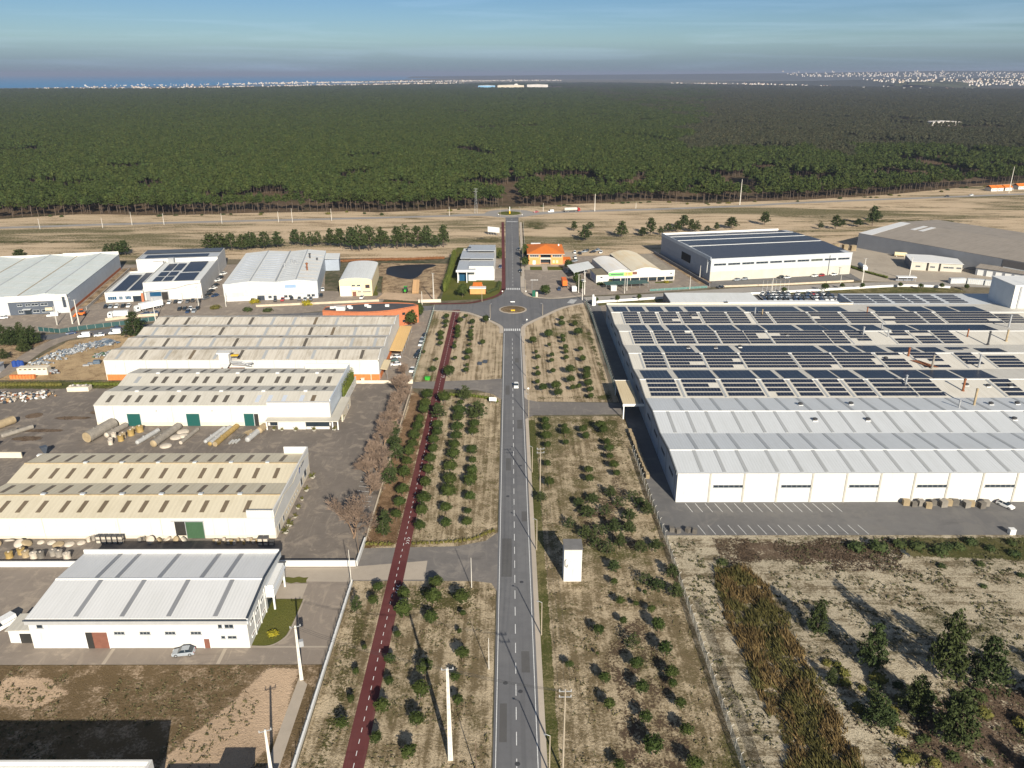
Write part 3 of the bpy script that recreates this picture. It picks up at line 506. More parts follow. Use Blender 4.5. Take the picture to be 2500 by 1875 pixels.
patch('factory_yard', [(38.5,169.3),(200,169.3),(200,187),(44.6,187),(44.6,384),(38.5,384)], .006, A_PARK); patch('factory_yard', [(44.6,348),(128,366),(128,402),(110,400),(44.6,386)], .004, A_LOT)
patch('car_park', rect(126,171,386.5,402.5), .008, A_PARK); soft_patch('grass_verge', [(44,383.5),(80,392),(131,400.8),(174,409),(205,415.5),(240,412),(240,404),(172,403),(126,398),(78,386),(44,379)], .012, G_VERGE)
# ---- roads
R1 = smooth_line([(-2.9,334),(-3.0,343),(-6,350.5),(-11,357.5),(-16,364),(-22,369),(-28,370.6)], 5) + [(-37,371)] + smooth_line([(-37,380.5),(-28,381),(-20,382),(-14,386),(-8,392.5),(-4,400),(-2.4,410)], 5) + [(-2.2,414),(5.9,414)] + smooth_line([(5.8,410),(6.8,402),(9.8,395.5),(15,392),(24.6,391.4),(38.3,395.9)], 5) + smooth_line([(37.6,384.8),(30,380),(23.6,373.6),(15,360.4),(9,351),(5.5,343),(5.2,334)], 5)
road = struct(MB().poly([(x,y,.020) for x, y in rect(-2.95,5.15,30,336)]).obj('road', A_ROAD))
roundabout = patch('roundabout', R1, .024, A_ROAD)
roadn = patch('road', [(-2.2,412),(5.9,412),(7.0,640),(-3.4,640)], .020, A_ROAD)
r2 = [(20.5*math.cos(t/24*6.2832), 657+20.5*math.sin(t/24*6.2832)) for t in range(24)]
highway = strip('highway', HW, 4.2, .016, A_HW); rb2 = patch('roundabout', r2, .024, A_HW)
patch('junction_flare', [(-3.4,636),(7,636),(12,642),(24,650),(46,660.5),(44,668),(-46,652),(-48,646),(-22,645),(-9,642)], .020, A_HW)
LST = smooth_line([(-36,375.6),(-60,370),(-100,362),(-140,356),(-168,343),(-196,331),(-240,320),(-330,300)], 5)
strip('street', LST, 4.0, .018, A_ROAD); strip('lane', smooth_line([(-186,336),(-194,326),(-196.5,312),(-195.5,298),(-194.6,284),(-199,268)], 5), 3.2, .022, A_LOT)
RST = smooth_line([(36,390.3),(60,393.8),(80,398),(123,408.8),(160,414.5),(194,420),(225,421),(258,418.5),(330,408)], 5)
strip('street', RST, 4.6, .014, A_NST)
patch('driveway', [(-2.9,146.5),(-4.2,149.6),(-8,150.4),(-36,150.6),(-36,163.8),(-13,164.6),(-6,167),(-2.9,171)], .012, A_DRIVE)
patch('driveway_slab', [(-36,150.9),(-19.5,151),(-19.5,158.5),(-36,156.2)], .016, CONC_P); patch('driveway', [(-2.9,257.5),(-6,262.5),(-12,266.5),(-36.4,268.5),(-36.4,274.8),(-10,276.8),(-2.9,278.3)], .012, A_DRIVE)
patch('driveway', [(5.1,240.5),(8,243.8),(38.6,244.4),(38.6,254.6),(10,255.5),(6,257.6),(5.1,260)], .012, A_DRIVE)
bike = struct(MB().poly([(x,y,.030) for x, y in rect(-27.8,-24.25,30,371.5)]).obj('bike_path', A_BIKE))
strip('bike_path', smooth_line([(-40,382.6),(-28,382.8),(-20,384.2),(-14.6,388.2),(-8.9,394.5),(-5.2,401.5),(-3.8,411),(-3.4,430),(-5.4,616)], 5), 1.0, .034, A_BIKE)
strip('gravel_shoulder', [(5.65,30),(5.65,334)], .55, .008, A_FOOT); soft_patch('grass_verge', rect(5.9,8.3,60,240), .007, G_VERGE, .8, .8)
strip('footway', smooth_line([(5.9,330),(6.3,343),(9.8,350.6),(15.8,359.6),(24.4,372.6),(31,379),(38,383.6)], 5), 1.0, .10, A_FOOT)
strip('footway', smooth_line([(-3.8,334),(-4.0,343),(-7,349.6),(-12,356.6),(-17,363),(-23,367.8),(-37,369.8)], 5), .9, .10, A_FOOT)
strip('footway', smooth_line([(7.2,440),(7.0,411),(8.0,402.5),(10.8,396.8),(15.5,393.4),(24.8,392.8),(37,397.2)], 5), 1.1, .10, A_FOOT)
strip('footway', [(7.6,440),(8.4,615)], .9, .10, A_FOOT)
# kerbed islands
def island(name, c, r, mat, h=.14):
    k = MB().lathe([(r+.9,0),(r+.9,h*.7),(r+.2,h),(0,h)], 40).obj(name+'_kerb', CONC_P); k.location = (c[0], c[1], .02); struct(k)
    m = MB().lathe([(r,h+.004),(r*.6,h+.25),(0,h+.32)], 40, smooth if False else (0,0,0)).obj(name, mat); m.location = (c[0], c[1], .02); struct(m)
island('roundabout_island', (1.5,371.8), 5.9, G_LOT); island('roundabout_island', (0,657), 9.6, G_GRASS)
# painted markings: every dash is a piece of its road
dash = shared('dash', lambda: MB().poly([(-.07,-1.5,0),(.07,-1.5,0),(.07,1.5,0),(-.07,1.5,0)]).mesh('lane_dash', [PAINTW]))
y = 41.0
while y < 326: put('lane_dash', dash, road, (1.08, y, .026)); y += 5.8
y = 420.0
while y < 632: put('lane_dash', dash, roadn, (1.7, y, .026)); y += 8
for x in (-2.45, 4.62): MB().poly([(x-.07,30,.026),(x+.07,30,.026),(x+.07,334,.026),(x-.07,334,.026)]).obj('edge_line', PAINTW, road)
bd = MB().poly([(-.06,-.52,0),(.06,-.52,0),(.06,.52,0),(-.06,.52,0)]).mesh('path_dash', [PAINTW])
y = 66.0
while y < 370: put('path_dash', bd, bike, (-26.0, y, .036)); y += 2.55
cw = MB().poly([(-.25,-1.7,0),(.25,-1.7,0),(.25,1.7,0),(-.25,1.7,0)]).mesh('crossing_bar', [PAINTW])
for par, cx, cy, n, rz in ((roundabout,1.1,339.2,8,0),(roadn,1.8,411.6,8,0),(roadn,1.8,618,9,0),(roundabout,31.5,386.8,8,1.25)):
    for i in range(n):
        o = (i-(n-1)/2)*.95; put('crossing_bar', cw, par, (cx+o*math.cos(rz), cy+o*math.sin(rz), .030), rz)
# repairs and covers in the carriageway
A_REP = paving('repair_asphalt', (.105,.102,.10), (.12,.118,.115))
for x_, y_, w_, l_ in ((-1.9,104,1.3,9),(2.2,121,1.6,6),(-2.0,152,2.4,16),(3.0,176,1.4,5),(-1.2,204,1.5,8),(2.4,233,1.7,7),(-1.6,262,1.5,9),(2.0,296,1.6,5)): MB().poly([(x_,y_,.0225),(x_+w_,y_,.0225),(x_+w_,y_+l_,.0225),(x_,y_+l_,.0225)]).obj('repair_patch', A_REP, road)
mh = MB().lathe([(.46,0),(.46,.012),(0,.012)], 18).mesh('manhole_cover', [DMETAL])
for x_, y_ in ((-.9,118.2),(1.9,116),(1.2,99.4),(3.1,207),(-.6,189),(2.6,150)): put('manhole_cover', mh, road, (x_, y_, .021))
# bicycle symbols on the red path: three chevrons and two wheels
def symbol(y0, flip=1):
    for k in range(3):
        yy = y0+flip*k*1.1; m = MB()
        for s in (-1,1): m.poly([(-25.1,yy,.037),(-25.1+s*.42,yy-flip*.6,.037),(-25.1+s*.42,yy-flip*.35,.037),(-25.1,yy+flip*.25,.037)])
        m.obj('path_chevron', PAINTW, bike)
symbol(166.2); symbol(148.4, -1); symbol(279.5); symbol(263, -1); symbol(366)
# parking bays by the factory wall
pk = MB().poly([(-.06,-2.3,0),(.06,-2.3,0),(.06,2.3,0),(-.06,2.3,0)]).mesh('bay_line', [PAINTW])
lot = bpy.data.objects['factory_yard']
for i in range(16): put('bay_line', pk, lot, (47.4+i*2.62, 182.8, .012), .22)
for i in range(17): put('bay_line', pk, lot, (48.3+i*2.55, 171.9, .012), .22)
for i in range(8): put('bay_line', pk, bpy.data.objects['yard'], (-39.5-.1*i, 184+i*2.6, .012), 1.35)

G_LITTER = ground('needle_litter', (.20,.145,.10), (.10,.068,.045), (.06,.058,.026), (.42,.58), (.52,.65), speck=.5, soft=True)
G_MOSS = ground('weedy_green', (.17,.15,.07), (.10,.085,.035), (.07,.075,.022), (.42,.56), (.45,.57), speck=.5, soft=True)
soft_patch('litter', [(60,92),(106,92),(106,118),(88,121),(74,116),(64,104)], .008, G_LITTER, 5, 1, .62)
soft_patch('litter', [(50,156),(92,156),(92,168),(54,168)], .008, G_LITTER, 3.5, 1, .66); soft_patch('litter', [(92,160),(130,158),(130,168),(92,168)], .008, G_MOSS, 3)
soft_patch('litter', [(12,158),(36,158),(37,206),(26,204),(14,180)], .004, G_LITTER, 6, 1, .46); soft_patch('weedy_ground', [(-34,92),(-29,92),(-28.6,140),(-34.5,146)], .004, G_MOSS, 2.5, 1, .56)
soft_patch('weedy_ground', [(-23.6,138),(-5,138),(-5,149.6),(-23.6,149.6)], .004, G_MOSS, 3, 1, .55); soft_patch('weedy_ground', [(13,92),(36,92),(36,140),(24,146),(15,128)], .004, G_LITTER, 6, 1, .44)
soft_patch('weedy_ground', [(8,257),(37.6,256),(37.6,266),(24,262),(8,262)], .004, G_MOSS, 3, 1, .6); soft_patch('weedy_ground', [(20,344),(37.6,340),(37.6,372),(28,366)], .004, G_MOSS, 4, 1, .55); soft_patch('weedy_ground', [(33,270),(37.8,270),(37.8,345),(32,340)], .004, G_MOSS, 2.5, 1, .58)
soft_patch('weedy_ground', [(28,218),(37.6,214),(37.6,242),(20,242.6)], .004, G_MOSS, 3, 1, .55)
for k_, (x_, y_, a_, b_) in enumerate([(-260,500,60,9),(-330,540,70,10),(-150,545,45,7),(-60,560,40,8),(40,540,22,9),(110,560,50,7),(190,575,60,8),(300,620,80,12),(380,560,70,14),(240,640,60,7),(-200,575,80,6),(20,600,14,22),(-16,545,16,16),(330,690,70,7)]):
    soft_patch('grassy_patch', [(x_+a_*math.cos(t_*.5236), y_+b_*math.sin(t_*.5236)+x_*.0) for t_ in range(12)], -.02, G_MOSS, min(8, b_), 2.5, .58)
for k_, (x_, y_) in enumerate([(-150,232),(-146,242),(-152,226),(-139,247),(-160,244)]): soft_patch('oil_stain', [(x_+(7-k_)*math.cos(t_*.7854), y_+(1.2+.3*k_)*math.sin(t_*.7854)) for t_ in range(8)], .010, G_LITTER, 1.5)
soft_patch('clearing', [(735,1625),(785,1630),(790,1660),(740,1655)], .0, G_SAND, 8, 4); soft_patch('clearing', [(860,1690),(1010,1700),(1020,1730),(870,1725)], .0, G_SAND, 10, 4); soft_patch('clearing', [(1080,1800),(1220,1800),(1230,1850),(1090,1850)], .0, G_SAND, 10, 4)
# ================================================================ buildings
def skylights(parent, seg, x_list, wd, t0, t1, mats, name='skylight'):
    (y0, z0), (y1, z1) = seg; L = math.hypot(y1-y0, z1-z0); ny, nzz = -(z1-z0)/L, (y1-y0)/L
    if nzz < 0: ny, nzz = -ny, -nzz
    for i, x in enumerate(x_list):
        p = []
        for t, dx in ((t0,-wd/2),(t0,wd/2),(t1,wd/2),(t1,-wd/2)):
            p.append((x+dx, y0+(y1-y0)*t+ny*.07, z0+(z1-z0)*t+nzz*.07))
        MB().slab(p, .055).obj(name, mats[i % len(mats)] if isinstance(mats, list) else mats, parent)
def window(parent, x, z, wd, h, y, face='f', frame=TRIM, pane=GLASS, mull=1, name='window'):
    """face f looks along -Y at plane y, face r along +X at plane x=y, face l along -X; x,z is the lower left corner"""
    f, g = MB(), MB()
    def add(m, a0, a1, z0, z1, d0, d1):
        if face == 'f': m.box(a0, a1, y-d1, y-d0, z0, z1)
        elif face == 'r': m.box(y+d0, y+d1, a0, a1, z0, z1)
        else: m.box(y-d1, y-d0, a0, a1, z0, z1)
    e = .09
    for a0, a1, z0, z1 in ((x,x+wd,z,z+e),(x,x+wd,z+h-e,z+h),(x,x+e,z+e,z+h-e),(x+wd-e,x+wd,z+e,z+h-e)): add(f, a0, a1, z0, z1, 0, .10)
    for k in range(1, mull+1):
        c = x+wd*k/(mull+1); add(f, c-.04, c+.04, z+e, z+h-e, 0, .09)
    add(f, x-.08, x+wd+.08, z-.1, z, 0, .16)
    o = f.obj(name, frame, parent); add(g, x+e, x+wd-e, z+e, z+h-e, .003, .05); g.obj('pane', pane, o); return o
def door(parent, x0, x1, h, y, mat, face='f', name='door', frame=TRIM, z0=.02):
    m, f = MB(), MB()
    if face == 'f':
        m.box(x0, x1, y-.09, y-.003, z0, h); f.box(x0-.15, x0, y-.13, y-.002, z0, h+.15).box(x1, x1+.15, y-.13, y-.002, z0, h+.15).box(x0, x1, y-.13, y-.002, h, h+.15)
    else:
        m.box(y+.003, y+.09, x0, x1, z0, h); f.box(y+.002, y+.13, x0-.15, x0, z0, h+.15).box(y+.002, y+.13, x1, x1+.15, z0, h+.15).box(y+.002, y+.13, x0, x1, h, h+.15)
    o = m.obj(name, mat, parent); f.obj('frame', frame, o); return o
def hall(t, u0, u1, prof, wall, roof, over=.25, th=.14, ends=None, back=True, roofs=None, endmats=None, ridgecap=None):
    """walls and roof slopes under t: the profile (y,z) runs front to back and is drawn out along X from u0 to u1"""
    W_ = wall if isinstance(wall, (list, tuple)) else (wall,)*4       # front, back, left, right
    y0, z0 = prof[0]; y1, z1 = prof[-1]
    MB().box(u0, u1, y0, y0+.3, 0, z0-.02).obj('front_wall', W_[0], t)
    if back: MB().box(u0, u1, y1-.3, y1, 0, z1-.02).obj('back_wall', W_[1], t)
    out = [(y0+.302,0),(y1-.302,0)] + [(min(max(y, y0+.302), y1-.302), z-.03) for y, z in prof[::-1]]
    MB().prism(out, 'x', u0, u0+.3).obj('side_wall', W_[2], t); MB().prism(out, 'x', u1-.3, u1).obj('side_wall', W_[3], t)
    so = []
    for i in range(len(prof)-1):
        (a, b), (c, d) = prof[i], prof[i+1]; L = math.hypot(c-a, d-b); ey, ez = (c-a)/L*over, (d-b)/L*over
        if i: p0 = (a+.02, b+.02)
        else: p0 = (a-ey, b-ez+.12)
        p1 = (c-.02, d+.02) if i < len(prof)-2 else (c+ey, d+ez+.12)
        p0 = (p0[0], p0[1]+.1); p1 = (p1[0], p1[1]+.1)
        if i == 0: p0 = (p0[0], b-ez+.12)
        if i == len(prof)-2: p1 = (p1[0], d+ez+.12)
        rm = roofs[i] if roofs else roof
        so.append(MB().slab([(u0-over,*p0),(u1+over,*p0),(u1+over,*p1),(u0-over,*p1)], th).obj('roof_slope', rm, t))
    if ridgecap:
        for i in range(1, len(prof)-1):
            y, z = prof[i]
            if z > prof[i-1][1] and z > prof[i+1][1]: MB().prism([(y-.38,z+.10),(y,z+.22),(y+.38,z+.10),(y+.38,z+.13),(y,z+.28),(y-.38,z+.13)], 'x', u0-over, u1+over).obj('ridge_cap', ridgecap, t)
    return so
def segs(prof): return [((prof[i][0], prof[i][1]+.12), (prof[i+1][0], prof[i+1][1]+.12)) for i in range(len(prof)-1)]
def parapet(t, prof, u, h, th, mat, name='gable_parapet'):
    out = [(y, z-.6) for y, z in prof] + [(y, z+h) for y, z in prof[::-1]]
    return MB().prism(out, 'x', u, u+th).obj(name, mat, t)
def lin(a, b, n): return [a+(b-a)*i/(n-1) for i in range(n)]
# ---- A: white hall, bottom left
t = thing('white_hall', 'white hall with pale ribbed roof and four grey skylight strips, grey car parked in front', 'hall', (-95.2,128.2,0)); A = t
pa = [(0,7.2),(11.6,8.15),(23,6.9)]
hall(t, 0, 43.2, pa, WHITE, R_A, .15, ridgecap=TRIM); S = segs(pa)
skylights(t, S[0], [9.5, 18.6, 27.8, 37.0], .95, .03, .97, SKYL_G); skylights(t, S[1], [8.2, 12.4, 21.3, 30.2, 35.2], .95, .03, .97, SKYL_G)
MB().box(-.4, 43.6, -.45, -.02, 6.0, 7.05).obj('fascia', flat('grey_fascia', (.36,.36,.355), .6, .08, .5), t); MB().box(-.5, 43.7, -.62, -.46, 6.95, 7.2).obj('gutter', DTRIM, t)
MB().prism([(-.6,6.3),(11.6,7.2),(23.3,6.0),(23.3,7.35),(11.6,8.6),(-.6,7.6)], 'x', 43.45, 43.75).obj('verge_fascia', LGREY, t)
MB().prism([(-.62,7.62),(11.6,8.62),(23.3,7.38),(23.3,7.5),(11.6,8.75),(-.62,7.75)], 'x', 43.35, 43.85).obj('verge_flashing', DTRIM, t)
MB().box(-.3, 43.4, 23.15, 23.55, 6.2, 7.75).obj('back_parapet', TRIM, t)
door(t, 10.9, 15.2, 3.95, 0, BROWN_D, name='loading_door'); MB().box(10.95, 12.2, -.16, -.095, .05, 3.9).obj('door_gap', DARKIN, t)
for x in (16.6, 21.7, 26.7, 31.8): window(t, x, 3.35, 2.1, .7, 0, frame=GTRIM, mull=2)
for x, z, wd in ((1.6,4.9,1.25),(37.4,4.85,.85),(38.7,4.85,1.8),(37.7,2.3,.85),(39.0,2.3,1.8)): window(t, x, z, wd, .95 if z > 3 else .7, 0, frame=GTRIM, mull=0 if wd < 1.5 else 1)
door(t, 34.2, 35.3, 2.3, 0, BROWN_D, name='side_door')
for y in (1.6, 5.0, 8.6): window(t, y, 4.3, 1.9, 1.0, 43.2, 'r', mull=1); window(t, y, 1.3, 1.9, .6, 43.2, 'r', pane=BROWN_D, mull=0)
for y in (4.2, 7.8, 11.3): MB().box(43.2, 43.36, y-.2, y+.2, 0, 6.1).obj('pilaster', WHITE, t)
MB().box(43.2, 45.0, 12.2, 20.5, 3.1, 6.1).obj('entrance_canopy', TRIM, t); MB().box(43.21, 43.3, 12.6, 20, 0, 3.0).obj('shopfront', GLASS, t)
MB().slab([(43.2,12.0,6.35),(45.4,12.0,5.2),(45.4,20.6,5.2),(43.2,20.6,6.35)], .08).obj('canopy_roof', R_ZN, t)
for y in (12.3, 20.3): MB().box(44.6, 44.95, y-.17, y+.17, 0, 3.1).obj('canopy_post', TRIM, t)
MB().box(43.4, 43.5, 13.5, 19.5, 6.5, 7.1).obj('sign_board', LGREY, t)
an = MB().box(-5.6, -.05, 1.6, 6.5, 0, 2.9).obj('annexe', WHITE, t); MB().slab([(-6,1.3,3.15),(-.02,1.3,3.45),(-.02,6.8,3.45),(-6,6.8,3.15)], .12).obj('annexe_roof', R_C, t)
door(t, -3.4, -1.0, 2.4, 1.6, DARKIN, name='annexe_opening')
# ---- B: cream hall
t = thing('cream_hall', 'long cream hall with two beige gables, brown skylights and green sliding door', 'hall', (-125.2,168.4,0)); B = t
pb = [(0,5.75),(8.8,7.1),(17.6,5.75),(26.4,7.1),(35.2,5.75)]
hall(t, -8.2, 67.4, pb, (WHITE, CREAM, CREAM, WHITE), R_B, .15, roofs=[R_B]*4); S = segs(pb)
skylights(t, S[0], [-1.5+5.05*i+(.6 if i % 3 == 0 else 0) for i in range(-1,13)], 1.15, .22, .74, SKYL_B); skylights(t, S[1], [-.2+5.05*i+(.5 if i % 3 == 1 else 0) for i in range(-1,13)], 1.15, .18, .80, SKYL_B)
skylights(t, S[2], [1.6+5.0*i+(.5 if i % 4 == 0 else 0) for i in range(-1,13)], 1.1, .22, .74, SKYL_B); skylights(t, S[3], [2.2+4.95*i+(.5 if i % 4 == 2 else 0) for i in range(-1,13)], 1.1, .15, .8, SKYL_B)
for y in (8.8, 26.4): MB().box(-8.3, 66.8, y-.16, y+.16, 7.2, 7.42).obj('ridge_flashing', FRP[1], t)
for i in range(6): MB().box(6+i*10, 7.1+i*10, 8.4, 9.2, 7.42, 7.75).obj('ridge_vent', LGREY, t); MB().box(8+i*10, 9.0+i*10, 26.0, 26.8, 7.42, 7.72).obj('ridge_vent', LGREY, t)
MB().box(67.1, 67.45, .02, 35.4, 5.2, 7.85).obj('sign_parapet', WHITE, t); MB().box(60.8, 67.08, -.12, .32, 5.0, 7.85).obj('corner_parapet', WHITE, t); MB().box(60.6, 67.08, 35.0, 35.35, 5.2, 7.95).obj('corner_parapet', WHITE, t)
MB().box(-8.2, 67.4, -.06, -.005, 0, .8).obj('plinth', CREAM, t); MB().box(67.405, 67.47, .4, 35, 0, 2.6).obj('plinth', CREAM, t)
door(t, 45.5, 49.8, 4.7, 0, GREEN_D, name='sliding_door', frame=GTRIM); MB().box(42.8, 45.3, -.05, -.004, .02, 4.7).obj('door_gap', DARKIN, t); MB().box(42.0, 50.1, -.2, -.06, 4.86, 5.0).obj('door_rail', GTRIM, t)
for y, z, wd, h in ((28.6,2.6,2.4,2.0),(24.4,2.2,1.9,2.2),(6.2,.9,1.2,1.5),(2.2,.6,1.2,1.9)): window(t, y, z-1.2 if z > 2 else z, wd, h, 67.47, 'r', frame=GTRIM, mull=0)
for k in range(7): window(t, 9.5+1.9*k, 1.5, .45, .45, 67.47, 'r', frame=GTRIM, mull=0)
# bird emblem and lettering on the parapet: blue wing strokes and a dark script band
em = MB().prism([(24.3,5.5),(24.9,6.1),(24.5,6.4),(25.1,7.0),(25.3,6.3),(25.5,6.0),(25.0,5.4),(24.7,4.7),(24.6,5.2)], 'x', 67.47, 67.5).obj('bird_emblem', BLUEP, t)
for k, (a, b, c) in enumerate(((26.2,5.75,.34),(26.8,5.8,.5),(27.4,5.85,.3),(27.9,5.85,.34),(28.4,5.9,.62),(29.0,5.9,.3),(29.5,5.95,.4))): MB().box(67.47, 67.5, a, a+.38, b, b+c).obj('sign_letter', DTRIM, t)
for x in (-7.9, 10.5, 29, 39.5, 56): MB().tube((x,-.14,.1), (x,-.14,5.6), .07, k=6).obj('downpipe', CREAM, t)
for x in lin(-1.6, 60, 9): MB().box(x-.03, x+.03, -.02, -.004, .82, 5.6).obj('wall_joint', CONC, t)
# ---- C: white hall with teal doors
t = thing('teal_door_hall', 'white hall with grey-beige double gable roof, three teal doors and office corner', 'hall', (-134.5,235.6,0)); C = t
pc = [(0,7.2),(8.5,8.6),(17.1,7.2),(25.5,8.6),(34.1,7.2)]
hall(t, 0, 76, pc, (WHITE, WHITE, WHITE, BLUEWALL), R_C, .15); S = segs(pc); rnd = random.Random(4)
xs = [3.6+4.75*i+(1.0 if i % 3 == 1 else 0) for i in range(15)]
skylights(t, S[0], xs, 1.35, .2, .7, [SKYL]*10+[SKYL_L]*4+[SKYL_B]); skylights(t, S[1], [x+2.0 for x in xs], 1.2, .2, .75, SKYL)
skylights(t, S[2], [x+1.6 for x in xs], 1.35, .2, .72, [SKYL_P]+[SKYL]*14); skylights(t, S[3], [x+1.4 for x in xs], 1.1, .15, .75, SKYL)
for y in (8.5, 25.5):
    for i in range(5): MB().box(10+i*14, 11.2+i*14, y-.4, y+.4, 8.75, 9.05).obj('ridge_vent', TRIM, t)
MB().box(0, 55.6, -.05, -.004, 0, 1.3).obj('plinth', CREAM, t)
for x0, x1 in ((10.2,14.4),(29.4,33.6),(48.1,51.2)): door(t, x0, x1, 4.3, -.05, TEAL, name='roller_door', frame=LGREY)
MB().box(51.4, 52.7, -.12, -.055, .02, 4.2).obj('door_gap', DARKIN, t)
MB().box(56.0, 76.3, -.4, .9, 3.2, 8.3).obj('office_block', WHITE, t); MB().box(75.98, 76.32, .95, 34.4, 6.6, 8.9).obj('gable_parapet', BLUEWALL, t); MB().box(60, 76.3, 34.0, 34.4, 6.8, 9.2).obj('back_parapet', WHITE, t)
MB().box(55.9, 79.4, -3.6, -.42, 2.9, 3.2).obj('canopy_slab', PALE, t); MB().box(76.34, 79.4, -.42, 17, 2.9, 3.2).obj('canopy_slab', PALE, t)
MB().box(59.6, 68.6, -2.9, -.43, 0, 2.88).obj('office_wall', WHITE, t); MB().box(56.4, 59.5, -.45, -.42, .3, 2.8).obj('office_window', GLASS, t); MB().box(68.7, 76.2, -2.6, -2.5, .9, 2.8).obj('office_window', GLASS, t); MB().box(68.7, 76.2, -2.7, -2.4, 0, .88).obj('planter_wall', WHITE, t)
for x in (56.2, 77.4, 79.1): MB().box(x-.18, x+.18, -3.4, -3.05, 0, 2.88).obj('canopy_post', TRIM, t)
MB().box(79.0, 79.4, 3, 17, 0, 2.88).obj('screen_wall', CREAM, t); window(t, 11.5, 1.0, 1.2, 1.3, 79.4, 'r', frame=GTRIM, mull=0)
MB().box(77.3, 77.65, 17.5, 37.5, 0, 3.0).obj('yard_wall', WHITE, t)
for x in (6, 25, 44): MB().tube((x,-.14,1.35), (x,-.14,7.0), .08, k=6).obj('downpipe', PALE, t)
for x in lin(2.5, 54, 10): MB().box(x-.03, x+.03, -.02, -.004, 1.32, 7.1).obj('wall_joint', PALE, t)
for x in (20, 38): MB().box(x-.2, x+.2, -.3, -.01, 5.2, 5.5).obj('wall_lamp', GTRIM, t)
# ---- D: long four gabled hall with orange base
t = thing('orange_base_hall', 'long white hall with orange base and four weathered grey gables', 'hall', (-151,277,0)); D = t
pd = [(0,8.0)]
for i in range(4): pd += [(14.4*i+7.2, 9.5), (14.4*(i+1), 8.0)]
hall(t, 0, 102.2, pd, WHITE, R_D, .15); S = segs(pd); rnd = random.Random(9)
for i in range(8):
    n = 11; xs = [4.5+9.1*k+(i % 3)*1.3 for k in range(n)]
    ms = [rnd.choice([SKYL, SKYL_B] if rnd.random() < .45-.25*(k_/n) else [SKYL_P, SKYL_P, R_C]) for k_ in range(n)]
    skylights(t, S[i], xs, 1.15, .06 if i % 2 == 0 else .2, .94 if i % 2 == 0 else .8, ms)
for i in range(1, 4): MB().box(-.1, 102, 14.4*i-.35, 14.4*i+.35, 8.08, 8.28).obj('valley_gutter', GTRIM, t)
MB().prism([(y, z-.7) for y, z in pd] + [(57.6,8.6)] + [(y, z+.55) for y, z in pd[::-1]] , 'x', 101.95, 102.3).obj('gable_parapet', WHITE, t)
bm = MB().box(0, 102.2, -.07, -.004, 0, 2.3).obj('brick_base', ORANGE, t)
for i in range(14): MB().box(7.6*i-.12+.2, 7.6*i+.12+.2, -.11, -.075, 0, 2.3).obj('base_pier', CREAM, t)
MB().box(-.07, -.004, .3, 57, 0, 2.3).obj('brick_base', ORANGE, t); MB().box(102.31, 102.38, 1, 57.3, 0, 2.2).obj('brick_base', ORANGE, t)
cp = MB().slab([(102.4,25,3.2),(107.6,25,2.9),(107.6,58.5,2.9),(102.4,58.5,3.2)], .16).obj('carport_roof', R_CARP, t)
for k in range(7): MB().tube((107.3, 25.6+5.4*k, 0), (107.3, 25.6+5.4*k, 2.75), .09, k=6).obj('carport_post', STEEL, t)
MB().slab([(102.4,1.0,4.1),(105.0,1.0,3.8),(105.0,11.5,3.8),(102.4,11.5,4.1)], .16).obj('side_canopy', R_TAN, t)
for y in (1.4, 11): MB().tube((104.8,y,0), (104.8,y,3.65), .08, k=6).obj('canopy_post', STEEL, t)
MB().box(101.9, 102.32, 44, 47.5, 8.5, 9.0).obj('sign_panel', LGREY, t)
for x in lin(7.6, 95, 12): MB().tube((x,-.16,2.35), (x,-.16,7.9), .08, k=6).obj('downpipe', PALE, t)
# dust extraction unit on the front wall: white hopper, frame, pipes
u = thing('dust_extractor', 'white dust hopper with rusty frame and bent pipes on the hall front', 'machine', (-105,274.6,0))
MB().box(-1.6, 2.0, -1.4, 1.4, 7.6, 11.6).box(-2.3, 2.6, -1.6, 1.6, 11.6, 12.1).obj('hopper', WHITE, u); MB().prism([(-1.5,7.6),(1.9,7.6),(.6,5.6),(-.2,5.6)], 'y', -1.2, 1.2).obj('cone', LGREY, u)
MB().box(2.6, 5.2, -.8, .8, 10.6, 10.9).obj('platform', YELLOW, u); MB().box(-2.2, 6.4, -1.6, 1.6, 4.8, 5.3).obj('base_platform', RUST, u)
for x in (-2, 6.2):
    for y in (-1.4, 1.4): MB().box(x-.12, x+.12, y-.12, y+.12, 0, 4.8).obj('frame_leg', RUST, u)
for k, r in enumerate((.28,.28,.22)):
    m = MB(); pts = [(2.2,-.6+k*.6,8.6-k*.8),(6.4,-.6+k*.6,8.4-k*.8),(7.4+k,-.6+k*.6,7.6-k*.7),(10.5-k,-.6+k*.6,8.0-k*.6)]
    for i in range(3): m.tube(pts[i], pts[i+1], r)
    m.obj('pipe', STEEL, u)
# ---- E: terracotta curved building behind D
t = thing('curved_office', 'terracotta office with dark lens-shaped roof behind the grey gabled hall', 'office', (-42,351,0))
E_out = smooth_line([(0,0),(-4.5,-3.8),(-14,-9.6),(-26,-11.5),(-42,-9)], 6) + smooth_line([(-42,-3),(-33,1.0),(-22,3.8),(-11,4.6),(-2.5,3)], 6)
MB().prism(E_out[::-1], 'z', 0, 7.7).obj('wall', TERRA, t); MB().prism(E_out[::-1], 'z', 7.9, 7.98).obj('roof', flat('dark_felt_roof', (.07,.07,.075), .9, .15, .4), t)
wr = MB(); E2 = [(x*.985-.3, y*.9-.2) for x, y in E_out]
for i in range(len(E_out)):
    j = (i+1) % len(E_out); a, b, c, d = E_out[i], E_out[j], E2[j], E2[i]; wr.slab([(*a,8.25),(*b,8.25),(*c,8.25),(*d,8.25)], .5)
wr.obj('roof_rim', TERRA, t)
